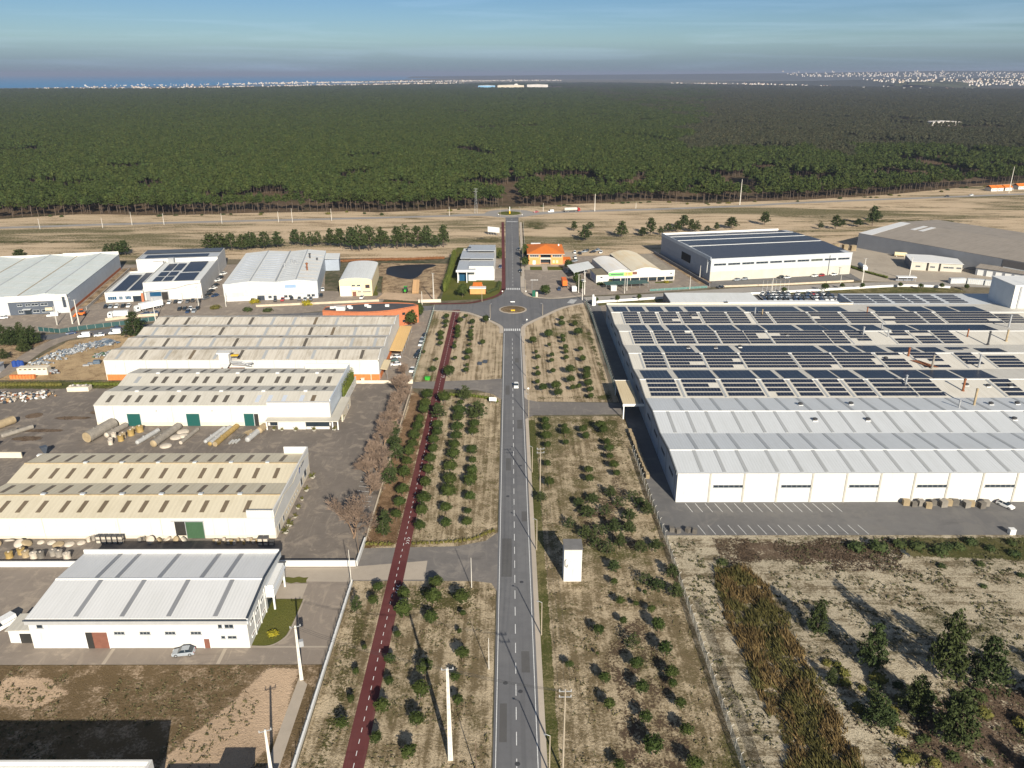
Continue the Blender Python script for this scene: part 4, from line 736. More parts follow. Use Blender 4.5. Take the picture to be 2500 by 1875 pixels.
for x, y in ((-14,-1.5),(-22,-3),(-23.5,-1),(-30,-5),(-31,-3),(-37,-4),(-38.5,-4.6)): MB().box(x-.9, x+.9, y-.5, y+.5, 7.99, 8.9).obj('air_unit', TRIM, t)
MB().box(-36,-32,-8.5,-5.5,7.99,9.6).obj('stair_head', WHITE, t)
for z in (1.6, 5.0):
    m = MB().slab([(-6.2,-5.2,z+.9),(-10.6,-7.8,z+.9),(-10.6,-7.8,z),(-6.2,-5.2,z)], .02); 
    q = [(-5.6,-4.62),(-9.6,-6.95)]; MB().prism([(q[0][0]+.05,q[0][1]-.09),(q[1][0]+.05,q[1][1]-.09),(q[1][0],q[1][1]),(q[0][0],q[0][1])], 'z', z, z+1.1).obj('ribbon_window', GLASS, t)
# ---- F: big pale hall, far left
t = thing('pale_green_hall', 'large pale hall with greenish ridged roof and dark blue office front', 'hall', (-211.6,367.4,0), R(100.6)); F = t
pf = [(0,8.6),(9.5,9.8),(22.5,8.4),(36.5,9.8),(50,8.4),(64,9.8),(78,8.4)]
hall(t, 0, 93, pf, (BLUEWALL, LGREY, LGREY, LGREY), R_F, .1)
for i in range(6):
    (a,b),(c,d) = segs(pf)[i]
    for k in range(8): MB().slab([(6+11.3*k,a+.3,b+.08),(6.25+11.3*k,a+.3,b+.08),(6.25+11.3*k,c-.3,d+.08),(6+11.3*k,c-.3,d+.08)], .06).obj('roof_lap', FRP[3], t)
for y in (9.5,36.5,64): MB().box(.1, 93, y-.25, y+.25, 9.95, 10.05).obj('ridge_cap', LGREY, t)
for y in (22.5,50): MB().box(.1, 93, y-.3, y+.3, 8.5, 8.62).obj('valley_gutter', FRP[1], t)
MB().box(-.5, -.02, -.1, 27, 6.3, 9.3).obj('front_parapet', WHITE, t); MB().box(-.14, -.004, 6.5, 26.2, 0, 6.28).obj('office_front', DARKWALL, t); MB().box(92.8, 93.3, 0, 30, 7.8, 10.4).obj('back_parapet', WHITE, t); MB().box(92.8, 93.3, 30.2, 78, 7.6, 10.0).obj('back_parapet', WHITE, t)
for z in (0.9, 4.2):
    for y, wd in ((9.0,3.2),(13.2,2.9),(16.6,2.2),(20.2,2.2)):
        if z < 2 and y in (16.6,): continue
        window(t, y, z, wd, 1.1 if z > 2 else 1.3, -.14, 'l', frame=LGREY, mull=1)
MB().box(-2.0, -.15, 16.4, 20.0, 2.7, 3.0).obj('entrance_canopy', LGREY, t); door(t, 0, .01, .01, 0, DARKIN) if False else MB().box(-.2, -.145, 16.8, 19.6, .05, 2.6).obj('entrance_door', GLASS, t)
MB().box(-.2, -.145, 7.4, 10.6, 1.6, 3.0).obj('sign_panel', CREAM2, t); MB().box(.3, 92, -.06, -.004, 0, 1.3).obj('plinth', TERRA, t); MB().box(-.6, -.03, 1.0, 2.2, 3.0, 8.0).obj('vertical_sign', DTRIM, t)
MB().box(-.06, -.003, 29, 40, 3.2, 6.6).obj('mural', TRIM, t); MB().lathe([(1.1,0),(1.1,.06)], 16).obj('mural_disc', GTRIM, t).matrix_local = Matrix.Translation((-.13,31,4.6)) @ Matrix.Rotation(R(90), 4, 'Y')
# ---- G: white building with panels
t = thing('solar_office_block', 'white stepped office and warehouse with blue solar panels on its roofs', 'warehouse', (-202.6,384.8,0), R(9.6)); Gb = t
def flatbox(t, x0, x1, y0, y1, h, wall, roof, par=.7, name='wall'):
    MB().box(x0, x1, y0, y1, 0, h-par).obj(name, wall, t)
    for a in ((x0,x1,y0,y0+.3),(x0,x1,y1-.3,y1),(x0,x0+.3,y0+.302,y1-.302),(x1-.3,x1,y0+.302,y1-.302)): MB().box(*a, h-par+.002, h).obj('parapet', wall, t)
    MB().box(x0+.31, x1-.31, y0+.31, y1-.31, h-par+.004, h-par+.09).obj('roof_deck', roof, t)
flatbox(t, 0, 18.2, 0, 46, 5.2, WHITE, R_H); flatbox(t, 18.4, 46.2, 1.2, 52, 9.2, WHITE, R_H); flatbox(t, 2.6, 46.2, 52.3, 77, 10.4, WHITE, R_ZN)
def pvmesh(n, rows, mw=1.06, md=1.8):
    def mk():
        m = MB().box(0, n*mw, 0, rows*md, 0, .05, 0)
        for r in range(rows):
            for i in range(n): m.box(i*mw+.045, (i+1)*mw-.045, r*md+.05, (r+1)*md-.05, .052, .075, 1)
        return m.mesh('solar_array', [PVFRAME, PVGLASS])
    return shared(('pv', n, rows, mw, md), mk)
def pv(t, x, y, z, n, rows, tilt=0, rz=0, mw=1.06, md=1.8, name='solar_array'): return put(name, pvmesh(n, rows, mw, md), t, (x, y, z), (tilt, 0, rz))
t = Gb
pv(t, 2.6, 4, 4.75, 6, 18, R(1)); pv(t, 10.2, 4, 4.75, 6, 20, R(1))
pv(t, 22.0, 5.0, 8.75, 4, 5, R(1)); pv(t, 27.0, 5.0, 8.75, 4, 5, R(1)); pv(t, 22.0, 16.0, 8.75, 4, 5, R(1)); pv(t, 27.0, 16.0, 8.75, 4, 5, R(1)); pv(t, 22.0, 28, 8.75, 4, 9, R(1)); pv(t, 27, 28, 8.75, 4, 9, R(1))
pv(t, 32.6, 4.5, 8.75, 9, 9, R(1)); pv(t, 32.6, 24, 8.75, 9, 13, R(1)); pv(t, 6, 57, 9.95, 32, 4, R(1))
MB().slab([(3,68,10.45),(45.8,68,10.45),(45.8,76.5,10.7),(3,76.5,10.7)], .1).obj('roof_panel', DARKWALL, t)
MB().box(12, 17.5, 49, 51.8, 0, 9.4).obj('plant_tower', WHITE, t); MB().box(20.5, 23.5, 48, 51, 8.6, 11.4).obj('air_handler', GTRIM, t)
for x, wd in ((1.2,4.2),(6.4,1.9),(9.4,2.8)): window(t, x, 1.2, wd, 1.9, 0, pane=BGLASS, mull=3)
MB().box(13.0, 17.6, -.06, -.004, .02, 2.9).obj('glazed_entrance', GLASS, t); MB().box(17.2, 18.3, -.9, -.05, 0, 4.2).obj('orange_fin', TERRA, t)
MB().prism([(18.5,4.6),(18.5,6.6),(46.2,9.0),(46.2,8.2),(40,7.6),(34,6.0)], 'y', .3, 1.19).obj('slanted_fascia', WHITE, t)
MB().box(19.0, 30, 1.1, 1.196, .02, 4.4).obj('recessed_front', GTRIM, t); MB().box(21, 26.4, 1.0, 1.09, 2.0, 4.2).obj('recessed_glazing', BGLASS, t); MB().box(26.6, 29.6, .95, 1.09, .02, 4.0).obj('loading_bay', DARKIN, t)
MB().box(33, 36.5, .1, 1.19, 0, 3.2).obj('porch', WHITE, t)
for i in range(9): MB().box(1.6+.42*i, 1.9+.42*i, -.03, -.004, 3.65, 3.65+(.5 if i == 0 else .28)).obj('sign_letter', GTRIM, t)
# ---- H
t = thing('ribbed_grey_hall', 'pale grey hall with ribbed roof, dark roof stacks and blue front sign', 'hall', (-98.2,394.2,0), R(98.8)); Hh = t
ph = [(0,8.6),(10.4,9.7),(20.5,8.9),(33,9.7),(45.9,8.6)]
hall(t, 0, 75, ph, (BLUEWALL, LGREY, LGREY, LGREY), R_H, .1)
for i in (1, 2, 3):
    (a,b),(c,d) = segs(ph)[i]
    for k in range(14): MB().slab([(8+4.4*k,a+1.2,b+.09),(9.3+4.4*k,a+1.2,b+.09),(9.3+4.4*k,c-1.2,d+.09),(8+4.4*k,c-1.2,d+.09)], .06).obj('roof_light', SKYL_L if i > 1 else LGREY, t)
(a,b),(c,d) = segs(ph)[0]
for k in range(8): MB().slab([(5+8*k,a+.5,b+.09),(5.5+8*k,a+.5,b+.09),(5.5+8*k,c-.5,d+.09),(5+8*k,c-.5,d+.09)], .06).obj('roof_lap', FRP[2], t)
for y in (10.4, 33): MB().box(.1, 75, y-.3, y+.3, 9.86, 9.96).obj('ridge_cap', SKYL_P, t)
MB().box(-.02, 75, 20.2, 20.8, 9.1, 9.6).obj('step_flashing', GTRIM, t)
MB().box(-.5, -.02, -.2, 46.1, 2.6, 9.0).obj('front_cladding', LGREY, t); MB().box(-.55, -.02, .1, 45.8, 0, 2.55).obj('front_plinth', WHITE, t)
for y in (1.6,3.8,13,15.2,20.5,23): window(t, y, .9, 1.7, 1.3, -.55, 'l', frame=GTRIM)
MB().box(-.62, -.56, 26.5, 30, .02, 2.4).obj('entrance_door', DTRIM, t); MB().box(-.56, -.51, 10.6, 16, 5.9, 7.4).obj('sign_board', flat('blue_sign', (.25,.36,.55), .6, .2, 2), t)
MB().lathe([(1.2,0),(1.2,.06)], 18).obj('round_sign', TRIM, t).matrix_local = Matrix.Translation((-.57,28,5.2)) @ Matrix.Rotation(R(90), 4, 'Y')
MB().box(-.62, -.56, 36.5, 42, 2.3, 4.4).obj('roller_shutter', CREAM, t)
MB().box(60, 75.2, -8, -.1, 0, 6.5).obj('rear_annexe', GREYWALL, t); MB().slab([(59.8,-8.2,6.9),(75.4,-8.2,6.9),(75.4,-.02,7.2),(59.8,-.02,7.2)], .12).obj('annexe_roof', R_H, t)
for x, y, h, m in ((22,6.5,4.6,RUST),(52,7.4,3.4,DMETAL),(48,3.2,1.5,DMETAL),(40,14.5,2.2,STEEL),(41.5,16.4,2.4,STEEL),(33,19.5,2.6,STEEL)):
    MB().lathe([(.42,0),(.42,h*.8),(.7,h*.8),(.7,h*.93),(.3,h)], 10).obj('roof_stack', m, t).location = (x, y, 9.0)
# ---- I: barn with barrel roof
t = thing('barrel_roof_shed', 'small pale yellow shed with white barrel roof and red door', 'shed', (-87.6,396.8,0), R(4))
n = 12; arc = [(8.3-8.3*math.cos(math.pi*i/n), 8.0+1.55*math.sin(math.pi*i/n)) for i in range(n+1)]
MB().prism([(0,0),(16.6,0)] + [(x, z-.12) for x, z in arc[::-1]], 'y', 0, .3).obj('front_wall', CREAM2, t); MB().prism([(0,0),(16.6,0)] + [(x, z-.12) for x, z in arc[::-1]], 'y', 39.7, 40).obj('back_wall', CREAM2, t)
MB().box(0,.3,.302,39.698,0,7.95).obj('side_wall', CREAM2, t); MB().box(16.3,16.6,.302,39.698,0,7.95).obj('side_wall', CREAM2, t)
rm = MB()
for i in range(n):
    (x0,z0),(x1,z1) = arc[i], arc[i+1]; rm.poly([(x0,-.2,z0+.1),(x1,-.2,z1+.1),(x1,40.2,z1+.1),(x0,40.2,z0+.1)]); rm.poly([(x0,-.2,z0-.02),(x0,40.2,z0-.02),(x1,40.2,z1-.02),(x1,-.2,z1-.02)]); rm.poly([(x0,-.2,z0-.02),(x1,-.2,z1-.02),(x1,-.2,z1+.1),(x0,-.2,z0+.1)])
rm.obj('barrel_roof', R_H, t)
door(t, .5, 5.6, 5.1, 0, TRIM, name='roller_door'); door(t, 6.6, 8.2, 2.2, 0, BROWN_D, name='entrance_door', frame=BROWN_D)
window(t, 6.3, 5.2, 1.7, .8, 0, frame=GTRIM); window(t, 9.0, 5.2, 1.7, .8, 0, frame=GTRIM); window(t, 13.2, 4.2, 2.2, 1.7, 0, frame=BROWN_D, mull=2); window(t, 9.2, 2.0, 1.6, .5, 0, frame=GTRIM); window(t, 11.8, 2.0, 4.0, .45, 0, frame=GTRIM, mull=3)
MB().box(6.2, 10.6, -.08, -.004, 3.4, 4.7).obj('sign_board', TRIM, t)
for i in range(9): MB().box(6.7+.42*i, 6.95+.42*i, -.1, -.082, 3.85, 4.2).obj('sign_letter', BLUEP, t)
# ---- J: modern white house
t = thing('modern_white_house', 'modern white house with stepped zinc roofs beside the road north', 'house', (-29,424,0))
MB().box(5.6, 20.1, 7.0, 70, 0, 6.2).obj('wall', WHITE, t); MB().box(0.3, 10.4, 5.2, 66, 0, 5.6).obj('wall', WHITE, t)
MB().box(6.4, 20.1, 6.7, 7.0, 0, 7.9).obj('gable_wall', WHITE, t); MB().box(20.11, 20.5, 7.2, 66, 0, 6.4).obj('side_screen', WHITE, t)
for (x0,x1,y0,y1,z0,z1) in ((6.2,19.9,7.1,28,7.2,6.3),(6.2,19.9,28.3,48,7.6,6.6),(3.6,20.2,48.3,70.5,7.9,6.9),(-.2,10.2,1.0,30,6.9,6.1),(.2,10.2,30.3,55,7.3,6.4)):
    MB().slab([(x0,y0,z0),(x1,y0,z0),(x1,y1,z1),(x0,y1,z1)], .25).obj('roof_slope', R_ZN, t)
MB().box(-.4, 10.6, .4, .98, 6.0, 7.2).obj('roof_fascia', TRIM, t); MB().box(-.2, 10.3, 1.0, 5.1, 5.9, 6.0).obj('porch_soffit', TRIM, t)
for x in (.3, 5.2): MB().box(x, x+.45, 1.2, 1.65, 0, 5.9).obj('porch_column', TRIM, t)
MB().box(1.0, 6.2, 5.0, 5.19, .1, 5.2).obj('glazed_front', BGLASS, t); MB().box(3.0, 5.2, 57, 60, 7.2, 7.9).obj('roof_tank', DTRIM, t)
g = thing('gatehouse', 'little orange gatehouse with white flat roof at the roundabout corner', 'hut', (-20.7,401,0))
MB().box(0, 8.0, 0, 6, 0, 2.9).obj('wall', PEACH, g); MB().box(-.3, 8.3, -.3, 3.5, 2.9, 3.25).obj('flat_roof', TRIM, g); MB().slab([(1,3.6,3.0),(6.5,3.6,3.0),(6.0,8.5,4.3),(1.4,8.5,4.3)], .2).obj('tiled_roof', TILE, g); MB().box(1.0,6.4,6.02,8.4,0,2.98).obj('rear_wall', WHITE, g)
# ---- K: orange house
t = thing('orange_house', 'orange two-storey house with bright orange hipped roof and balcony', 'house', (11.4,470.2,0))
MB().box(0, 7.0, 0, 27, 0, 6.4).obj('wall', PEACH, t); MB().box(13.4, 20.6, 0, 27, 0, 6.4).obj('wall', PEACH, t); MB().box(7.0, 13.4, 2.6, 27, 0, 6.4).obj('wall', PEACH, t)
MB().box(6.9, 13.5, -.2, 2.6, 3.0, 3.25).obj('balcony_floor', PALE, t); MB().box(7.02, 13.38, -.15, 0, 3.26, 4.2).obj('balcony_rail', PALE, t)
for x in (7.0, 13.2): MB().box(x, x+.2, -.15, .05, 0, 3.0).obj('balcony_post', PALE, t)
e = [(-1,-1,6.5),(21.6,-1,6.5),(21.6,28,6.5),(-1,28,6.5)]; rr = [(10.3,12.5,9.4),(10.3,15.5,9.4)]
for q in ([e[0],e[1],rr[0]],[e[1],e[2],rr[1],rr[0]],[e[2],e[3],rr[1]],[e[3],e[0],rr[0],rr[1]]): MB().slab(q, .2).obj('roof_slope', TILE, t)
MB().box(-1.02, 21.62, -1.05, -1.0, 6.15, 6.45).obj('eaves_board', PALE, t)
window(t, .7, 4.5, 5.4, 1.2, 0, mull=3); window(t, 14.2, 4.5, 5.7, 1.2, 0, mull=3); door(t, 2.6, 4.0, 2.2, 0, TRIM, name='front_door'); window(t, 14.4, .6, 1.4, 2.0, 0, frame=YELLOW, pane=CREAM2, mull=0); window(t, 16.3, .6, 1.6, 2.0, 0, frame=YELLOW, pane=CREAM2, mull=0)
MB().box(7.3, 13.1, 2.5, 2.59, .3, 2.7).obj('glazed_front', GLASS, t); MB().box(7.3, 13.1, 2.5, 2.59, 3.6, 6.0).obj('balcony_glazing', GLASS, t)
MB().box(20.7, 25, 1, 6, 0, 2.3).obj('garage', TERRA, t); MB().slab([(20.65,.6,2.6),(25.4,.6,2.6),(25.4,6.4,3.2),(20.65,6.4,3.2)], .15).obj('garage_roof', TILE, t); MB().lathe([(.5,0),(.5,.9),(.2,1.1)], 8).obj('water_heater', TRIM, t).location = (19, 20, 7.2)
MB().box(2, 8, 27.2, 28.6, 0, 7.4).obj('rear_parapet', LGREY, t)
# ---- L: vaulted store
t = thing('vaulted_store', 'white shop with two stained barrel vaults and green and orange signs', 'shop', (54,424.6,0), R(8.6))
def vault(t, x0, x1, y0, y1, z, rise, mat, n=10):
    m = MB(); a = [(x0+(x1-x0)*i/n, z+rise*math.sin(math.pi*i/n)) for i in range(n+1)]
    for i in range(n):
        (p,q),(r_,s) = a[i], a[i+1]; m.poly([(p,y0,q),(r_,y0,s),(r_,y1,s),(p,y1,q)]); m.poly([(p,y0,q-.12),(p,y1,q-.12),(r_,y1,s-.12),(r_,y0,s-.12)])
    m.obj('vault', mat, t, smooth=True); MB().prism([(x0,0),(x1,0)] + a[::-1], 'y', y1-.2, y1).obj('vault_end', WHITE, t); MB().prism([(x0,z-2)]+[(x1,z-2)] + a[::-1], 'y', y0+.002, y0+.2).obj('vault_end', WHITE, t)
vault(t, .2, 13.4, .4, 36, 5.6, 1.5, R_ARCH); vault(t, 13.6, 30.4, .4, 47, 5.8, 2.0, R_ARCH2)
MB().box(0, 37.9, 0, .38, 2.3, 5.9).obj('front_fascia', WHITE, t); MB().box(30.6, 37.9, .4, 46, 0, 4.9).obj('side_wing', WHITE, t); MB().box(30.4, 38.1, .39, 46.2, 4.9, 5.05).obj('side_roof', flat('gravel_roof', (.3,.26,.2), .95, .2, .5), t); MB().box(0, .3, .4, 36, 0, 5.6).obj('side_wall', WHITE, t)
for x0, x1 in ((.6,6.8),(7.2,12.4),(13.0,17.6),(18.1,22.6),(23.1,27.6),(28.1,32.2),(33.0,37.2)): MB().box(x0, x1, .1, .3, .5, 2.28).obj('shop_window', GLASS, t)
for x in (.1, 6.95, 12.55, 17.7, 22.7, 27.7, 32.4, 37.5): MB().box(x, x+.35, -.02, .36, 0, 2.29).obj('pier', CREAM, t)
MB().box(.2, 8.9, -.1, -.004, 3.6, 5.6).obj('green_sign', flat('green_sign', (.18,.52,.16), .6, .1, 2), t); MB().box(9.0, 13.6, -.1, -.004, 3.6, 5.6).obj('orange_sign', flat('orange_sign', (.85,.45,.13), .6, .1, 2), t); MB().box(13.7, 16.2, -.1, -.004, 4.2, 5.7).obj('brown_sign', BROWN_D, t)
for i in range(11): MB().box(1.5+.62*i, 1.95+.62*i, -.13, -.104, 4.25, 4.95).obj('sign_letter', DTRIM, t)
for i in range(4): MB().box(10.2+.6*i, 10.6+.6*i, -.13, -.104, 4.4, 5.0).obj('sign_letter', TERRA, t)
for x in (35.2,): window(t, x, 3.7, 1.2, .8, 0, mull=0)
MB().box(-7.0, -.1, -.9, 13, 0, 4.7).obj('annexe', WHITE, t); MB().slab([(-7.2,-1.1,4.95),(-.05,-1.1,4.95),(-.05,13.2,5.1),(-7.2,13.2,5.1)], .2).obj('annexe_roof', flat('brown_felt_roof', (.2,.17,.12), .95, .2, .5), t); window(t, -4.8, 3.0, 1.4, .9, -.9, mull=0); MB().box(-7.06, -7.003, 1, 10, 1.2, 4.2).obj('side_poster', flat('blue_poster', (.35,.38,.55), .6, .3, .6), t)
MB().slab([(-17.5,8,4.4),(-3.2,18,4.6),(-3.2,33,4.9),(-17.5,26,4.6)], .12).obj('carport_roof', R_H, t)
for x, y in ((-17,9),(-17,25),(-10,13.5),(-9,28)): MB().tube((x,y,0), (x,y,4.3), .12, k=6).obj('carport_post', TRIM, t)
k = thing('green_carport', 'long dark green carport roof beside the street below the vaulted shop', 'carport', (51,409.5,0), R(9.5))
MB().slab([(0,0,2.7),(24,0,2.7),(24,6,3.0),(0,6,3.0)], .12).obj('roof', sheet('green_carport_sheet', (.045,.10,.09), (.06,.10,.08), .8), k)
for i in range(6):
    for y in (.4, 5.6): MB().tube((.4+4.64*i, y, 0), (.4+4.64*i, y, 2.65), .07, k=6).obj('post', STEEL, k)
u = thing('kiosk', 'small white utility kiosk at the end of the green carport', 'kiosk', (53.5,407,0)); MB().box(0,3,0,2,0,2.6).obj('wall', WHITE, u); MB().box(-.15,3.15,-.15,2.15,2.6,2.75).obj('roof', TRIM, u); door(u, .6, 1.5, 2.0, 0, LGREY)
# ---- M: grey hall covered in panels
t = thing('panel_roof_hall', 'grey hall roofed with dark solar panels, pale stained concrete base', 'hall', (110.6,428.2,0), R(11.3)); Mh = t
pm = [(0,11.9),(36.5,13.0),(73,11.9)]
hall(t, 0, 86, pm, (LGREY, GREYWALL, GREYWALL, GREYWALL), R_ZN, .1)
MB().box(0, 86, -.09, -.004, 0, 5.2).obj('concrete_base', PALE, t); MB().box(-.09, -.004, .3, 73, 0, 5.6).obj('concrete_base', GREYWALL, t)
MB().box(-.12, 86.1, -.12, .3, 11.9, 12.5).obj('front_parapet', LGREY, t); MB().box(-.3, .02, .31, 73, 11.5, 13.4).obj('verge', BLUEWALL, t); MB().box(-.3, 80, 72.6, 73.2, 11.6, 13.2).obj('back_verge', TRIM, t)
for i in range(10): window(t, 1.8+8.4*i, 8.6, 7.2, 1.1, 0, frame=GTRIM, pane=glass('olive_glass', (.06,.07,.045), .2) if i == 7 else GLASS, mull=2)
for r in range(36):
    if r in (15, 24, 31): continue
    yy = 1.2+r*1.98; zz = 11.9+(yy/36.5*1.1 if yy < 36.5 else (73-yy)/36.5*1.1)+.22
    L = 80 if 2 < r < 33 else 76
    pv(t, 1.6, yy, zz, L, 1, R(1.7) if yy < 36 else R(-1.7))
for yy in (31.4, 49.2, 63.1): MB().box(.5, 85, yy, yy+.5, 12.4+min(yy, 73-yy)/36.5*1.1-.28, 12.4+min(yy, 73-yy)/36.5*1.1-.1).obj('walkway', TRIM, t)
MB().box(-.2, -.1, 27, 40, 4.0, 8.6).obj('loading_door', DARKIN, t); MB().box(-.6, -.1, 3.0, 4.2, 8.6, 11.6).obj('air_duct', LGREY, t); MB().tube((-.4,3.4,4.0), (-.4,3.4,8.6), .18, k=8).obj('downpipe', TRIM, t)
for i in range(1, 14):
    if i % 3: MB().box(6.2*i, 6.2*i+.14, -.13, -.092, .3, 5.4).obj('base_joint', CONC, t)
MB().tube((72,-.4,0), (72,-.4,11.5), .12, k=6).obj('downpipe', DARKWALL, t)
# ---- N: big brown-roofed hall, right
t = thing('brown_roof_hall', 'huge grey hall with brownish roof and dark sign at right', 'hall', (229.2,518.5,0), R(-57)); Nh = t
pn = [(0,9.6),(46,12.4),(92,9.6)]
hall(t, 0, 190, pn, NWALL, R_N, .1)
(a,b),(c,d) = segs(pn)[0]
MB().slab([(.1,a,b+.1),(9,a,b+.1),(7,c,d+.1),(.1,c,d+.1)], .08).obj('white_roof_sheet', R_A, t)
for x in (17, 22.5): MB().slab([(x,30,11.6+.1),(x+3,30,11.7),(x+3,45,12.55),(x,45,12.55)], .08).obj('white_roof_sheet', R_A, t)
MB().box(92, 112, -.15, -.004, 4.4, 9.2).obj('sign_panel', flat('dark_sign', (.09,.085,.085), .7, .1, 1), t)
for i, ch in enumerate('LADTA'):
    pass
MB().box(92.8, 107, -.2, -.152, 4.8, 5.3).obj('sign_rule', LGREY, t)
# ---- O: small white office
t = thing('angular_office', 'small white angular office with grey side in front of brown-roofed hall', 'office', (235,455,0), R(-15))
MB().box(0, 8, 0, 20, 0, 4.8).obj('wall', PALE, t); MB().box(9.2, 14.5, 0, 20, 0, 4.8).obj('wall', PALE, t); MB().box(15.7, 27, .5, 14, 0, 4.6).obj('wall', PALE, t); MB().box(8, 15.8, 2, 20, 0, 4.7).obj('recessed_wall', NWALL, t)
MB().slab([(-.4,-.4,5.0),(27.3,-.2,4.9),(27.3,14.4,5.1),(14,20.5,5.3),(-.4,20.5,5.2)], .2).obj('roof', TRIM, t); MB().box(-.05, -.004, .4, 19.6, 0, 4.75).obj('side_cladding', NWALL, t)
for x in (2.2, 10, 17.2, 20, 24): window(t, x, 2.0, 2.6, .8, .5 if x > 15 else 0, frame=GTRIM, mull=2)
u = thing('low_shed_row', 'long low shed with grey roof and white doors near the sign', 'shed', (266,443,0), R(-43))
MB().box(0, 24, 0, 8, 0, 4.2).obj('wall', NWALL, u); MB().slab([(-.3,-.5,4.3),(24.3,-.5,4.3),(24.3,8.4,5.0),(-.3,8.4,5.0)], .15).obj('roof', R_N, u)
for i in range(5): door(u, 1.2+4.6*i, 4.0+4.6*i, 3.0, 0, TRIM, name='roller_door')
for i, (x, y, rz, L) in enumerate(((241,421.8,.06,8.6),(250,421.6,-.35,8.6),(257.5,418,-.3,8.4))):
    c = thing('grey_container', f'pale grey shipping container, {ORD[i]} from the left in the row by the street', 'container', (x,y,0), rz, 'containers by the street')
    MB().box(0, L, 0, 2.5, .1, 2.9).obj('body', LGREY, c)
    for k2 in range(9): MB().box(.4+k2*.93, .6+k2*.93, -.05, -.003, .2, 2.8).obj('rib', PALE, c)
u = thing('white_shelter', 'white topped open shelter at the yard corner below the angular office', 'shelter', (214,426,0), R(-2)); MB().box(-.2, 10, -.2, 3, 2.4, 2.9).obj('roof', TRIM, u); MB().box(0, 9.8, 2.6, 2.8, 0, 2.39).obj('back_wall', NWALL, u)
for x in (.2, 5, 9.6): MB().box(x-.1, x+.1, .1, .3, 0, 2.39).obj('post', STEEL, u)
flatpil = flat('pilaster_concrete', (.40,.385,.34), .85, .1, .5)
# ---- P: the solar factory
t = thing('solar_factory', 'vast white factory whose pale ridged roof is covered with rows of solar panels', 'factory', (44.4,185.7,0)); P = t
pp = [(0,8.75),(11.6,9.75)]
for i in range(6): pp += [(25.2+27.13*i, 8.5)] + ([(38.7+27.13*i, 9.75)] if i < 5 else [])
pp[-1] = (164.6, 8.5)
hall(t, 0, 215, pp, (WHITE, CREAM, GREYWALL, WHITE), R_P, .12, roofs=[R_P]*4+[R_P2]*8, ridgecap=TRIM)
SP = segs(pp)
for i in range(24):
    x = 9.05*(i+1)-.3; MB().box(x-.24, x+.24, -.16, -.004, 0, 8.7).obj('pilaster', flatpil, t)
for i in range(1, 12): window(t, .2+18.1*i-9.0+.35, 4.4, 8.3, .85, 0, frame=GTRIM, mull=5)
MB().box(-.2, 215, -.22, -.142, 8.72, 8.95).obj('eaves_gutter', GTRIM, t)
for i in range(13):
    MB().box(-.05, -.004, 3+12.3*i, 3.3+12.3*i, 0, 8.4).obj('panel_joint', NWALL, t)
    window(t, 5.5+12.3*i, 4.8, 5.2, .8, 0, 'l', frame=NWALL, mull=3)
out = [(y, z-.5) for y, z in pp] + [(y, z+.4) for y, z in pp[::-1]]
MB().prism(out, 'x', -.45, -.17).obj('verge_parapet', flat('dark_verge', (.16,.17,.18), .6, .1, .5), t)
for s in range(4):
    base = [6.5, 12.4, 18.3, 26.5, 33, 39.5, 46.5, 53, 59.5, 67, 73.5, 80, 88, 95, 102, 110, 117, 124, 132]
    off = (0, 1.2, -2.2, 2.6)[s]; skylights(t, SP[s], [b*1.0+off for b in base], .95, .02, .98, SKYL_P, 'roof_light')
def on_slope(i, tt, x):
    (a,b),(c,d) = SP[i]; return (x, a+(c-a)*tt, b+(d-b)*tt)
rnd = random.Random(21)
def arrays(si, cols, nrow, t0, t1, dense=False, drop=.0, lim=None):
    (a,b),(c,d) = SP[si]; tilt = math.atan2(d-b, c-a); n = 0
    for x0, x1 in cols:
        x0 -= 44.4; x1 -= 44.4; k = max(2, int((x1-x0)/1.06)); sparse = x0 > (lim or 999)
        if dense and not sparse:
            p = on_slope(si, t0, x0); pv(t, p[0], p[1], p[2]+.1, max(2,int((x1-x0)/1.6)), 3, tilt, mw=1.6, md=3.55); n += 1; continue
        for r in range(nrow):
            if rnd.random() < (.1 if sparse else drop): continue
            tt = t0+(t1-t0)*r/max(1, nrow-1) if not dense else t0+r*1.8/math.hypot(c-a, d-b)
            kk, xx = k, x0
            if rnd.random() < .12 and k > 6: q = rnd.randint(2, k//2); kk = k-q; xx = x0+(q*1.06 if rnd.random() < .5 else 0)
            p = on_slope(si, tt, xx); pv(t, p[0], p[1], p[2]+.14, kk, 1, tilt, md=2.5 if nrow == 4 else 2.12); n += 1
    return n
na = 0
na += arrays(4, S3F, 4, .08, .80, lim=100); na += arrays(5, S3B, 4, .06, .9, True, lim=150)
na += arrays(6, S4F, 5, .06, .84, lim=84); na += arrays(7, S4B, 4, .06, .9, True, lim=100)
na += arrays(8, S5F, 5, .06, .84, lim=80); na += arrays(9, S5B, 4, .06, .9, True, lim=170)
na += arrays(10, S6F, 5, .05, .84, .0, lim=165); na += arrays(11, S6B, 4, .06, .9, True, lim=160)
skylights(t, SP[4], [x-44.4-1.2 for x, _ in S3F[1:]], .7, .02, .98, SKYL_P, 'roof_light'); skylights(t, SP[6], [x-44.4-.9 for x, _ in S4F], .6, .02, .98, SKYL_P, 'roof_light'); skylights(t, SP[8], [x-44.4-.8 for x, _ in S5F], .5, .02, .98, SKYL_P, 'roof_light'); skylights(t, SP[10], [x-44.4-.7 for x, _ in S6F], .5, .02, .98, SKYL_P, 'roof_light')
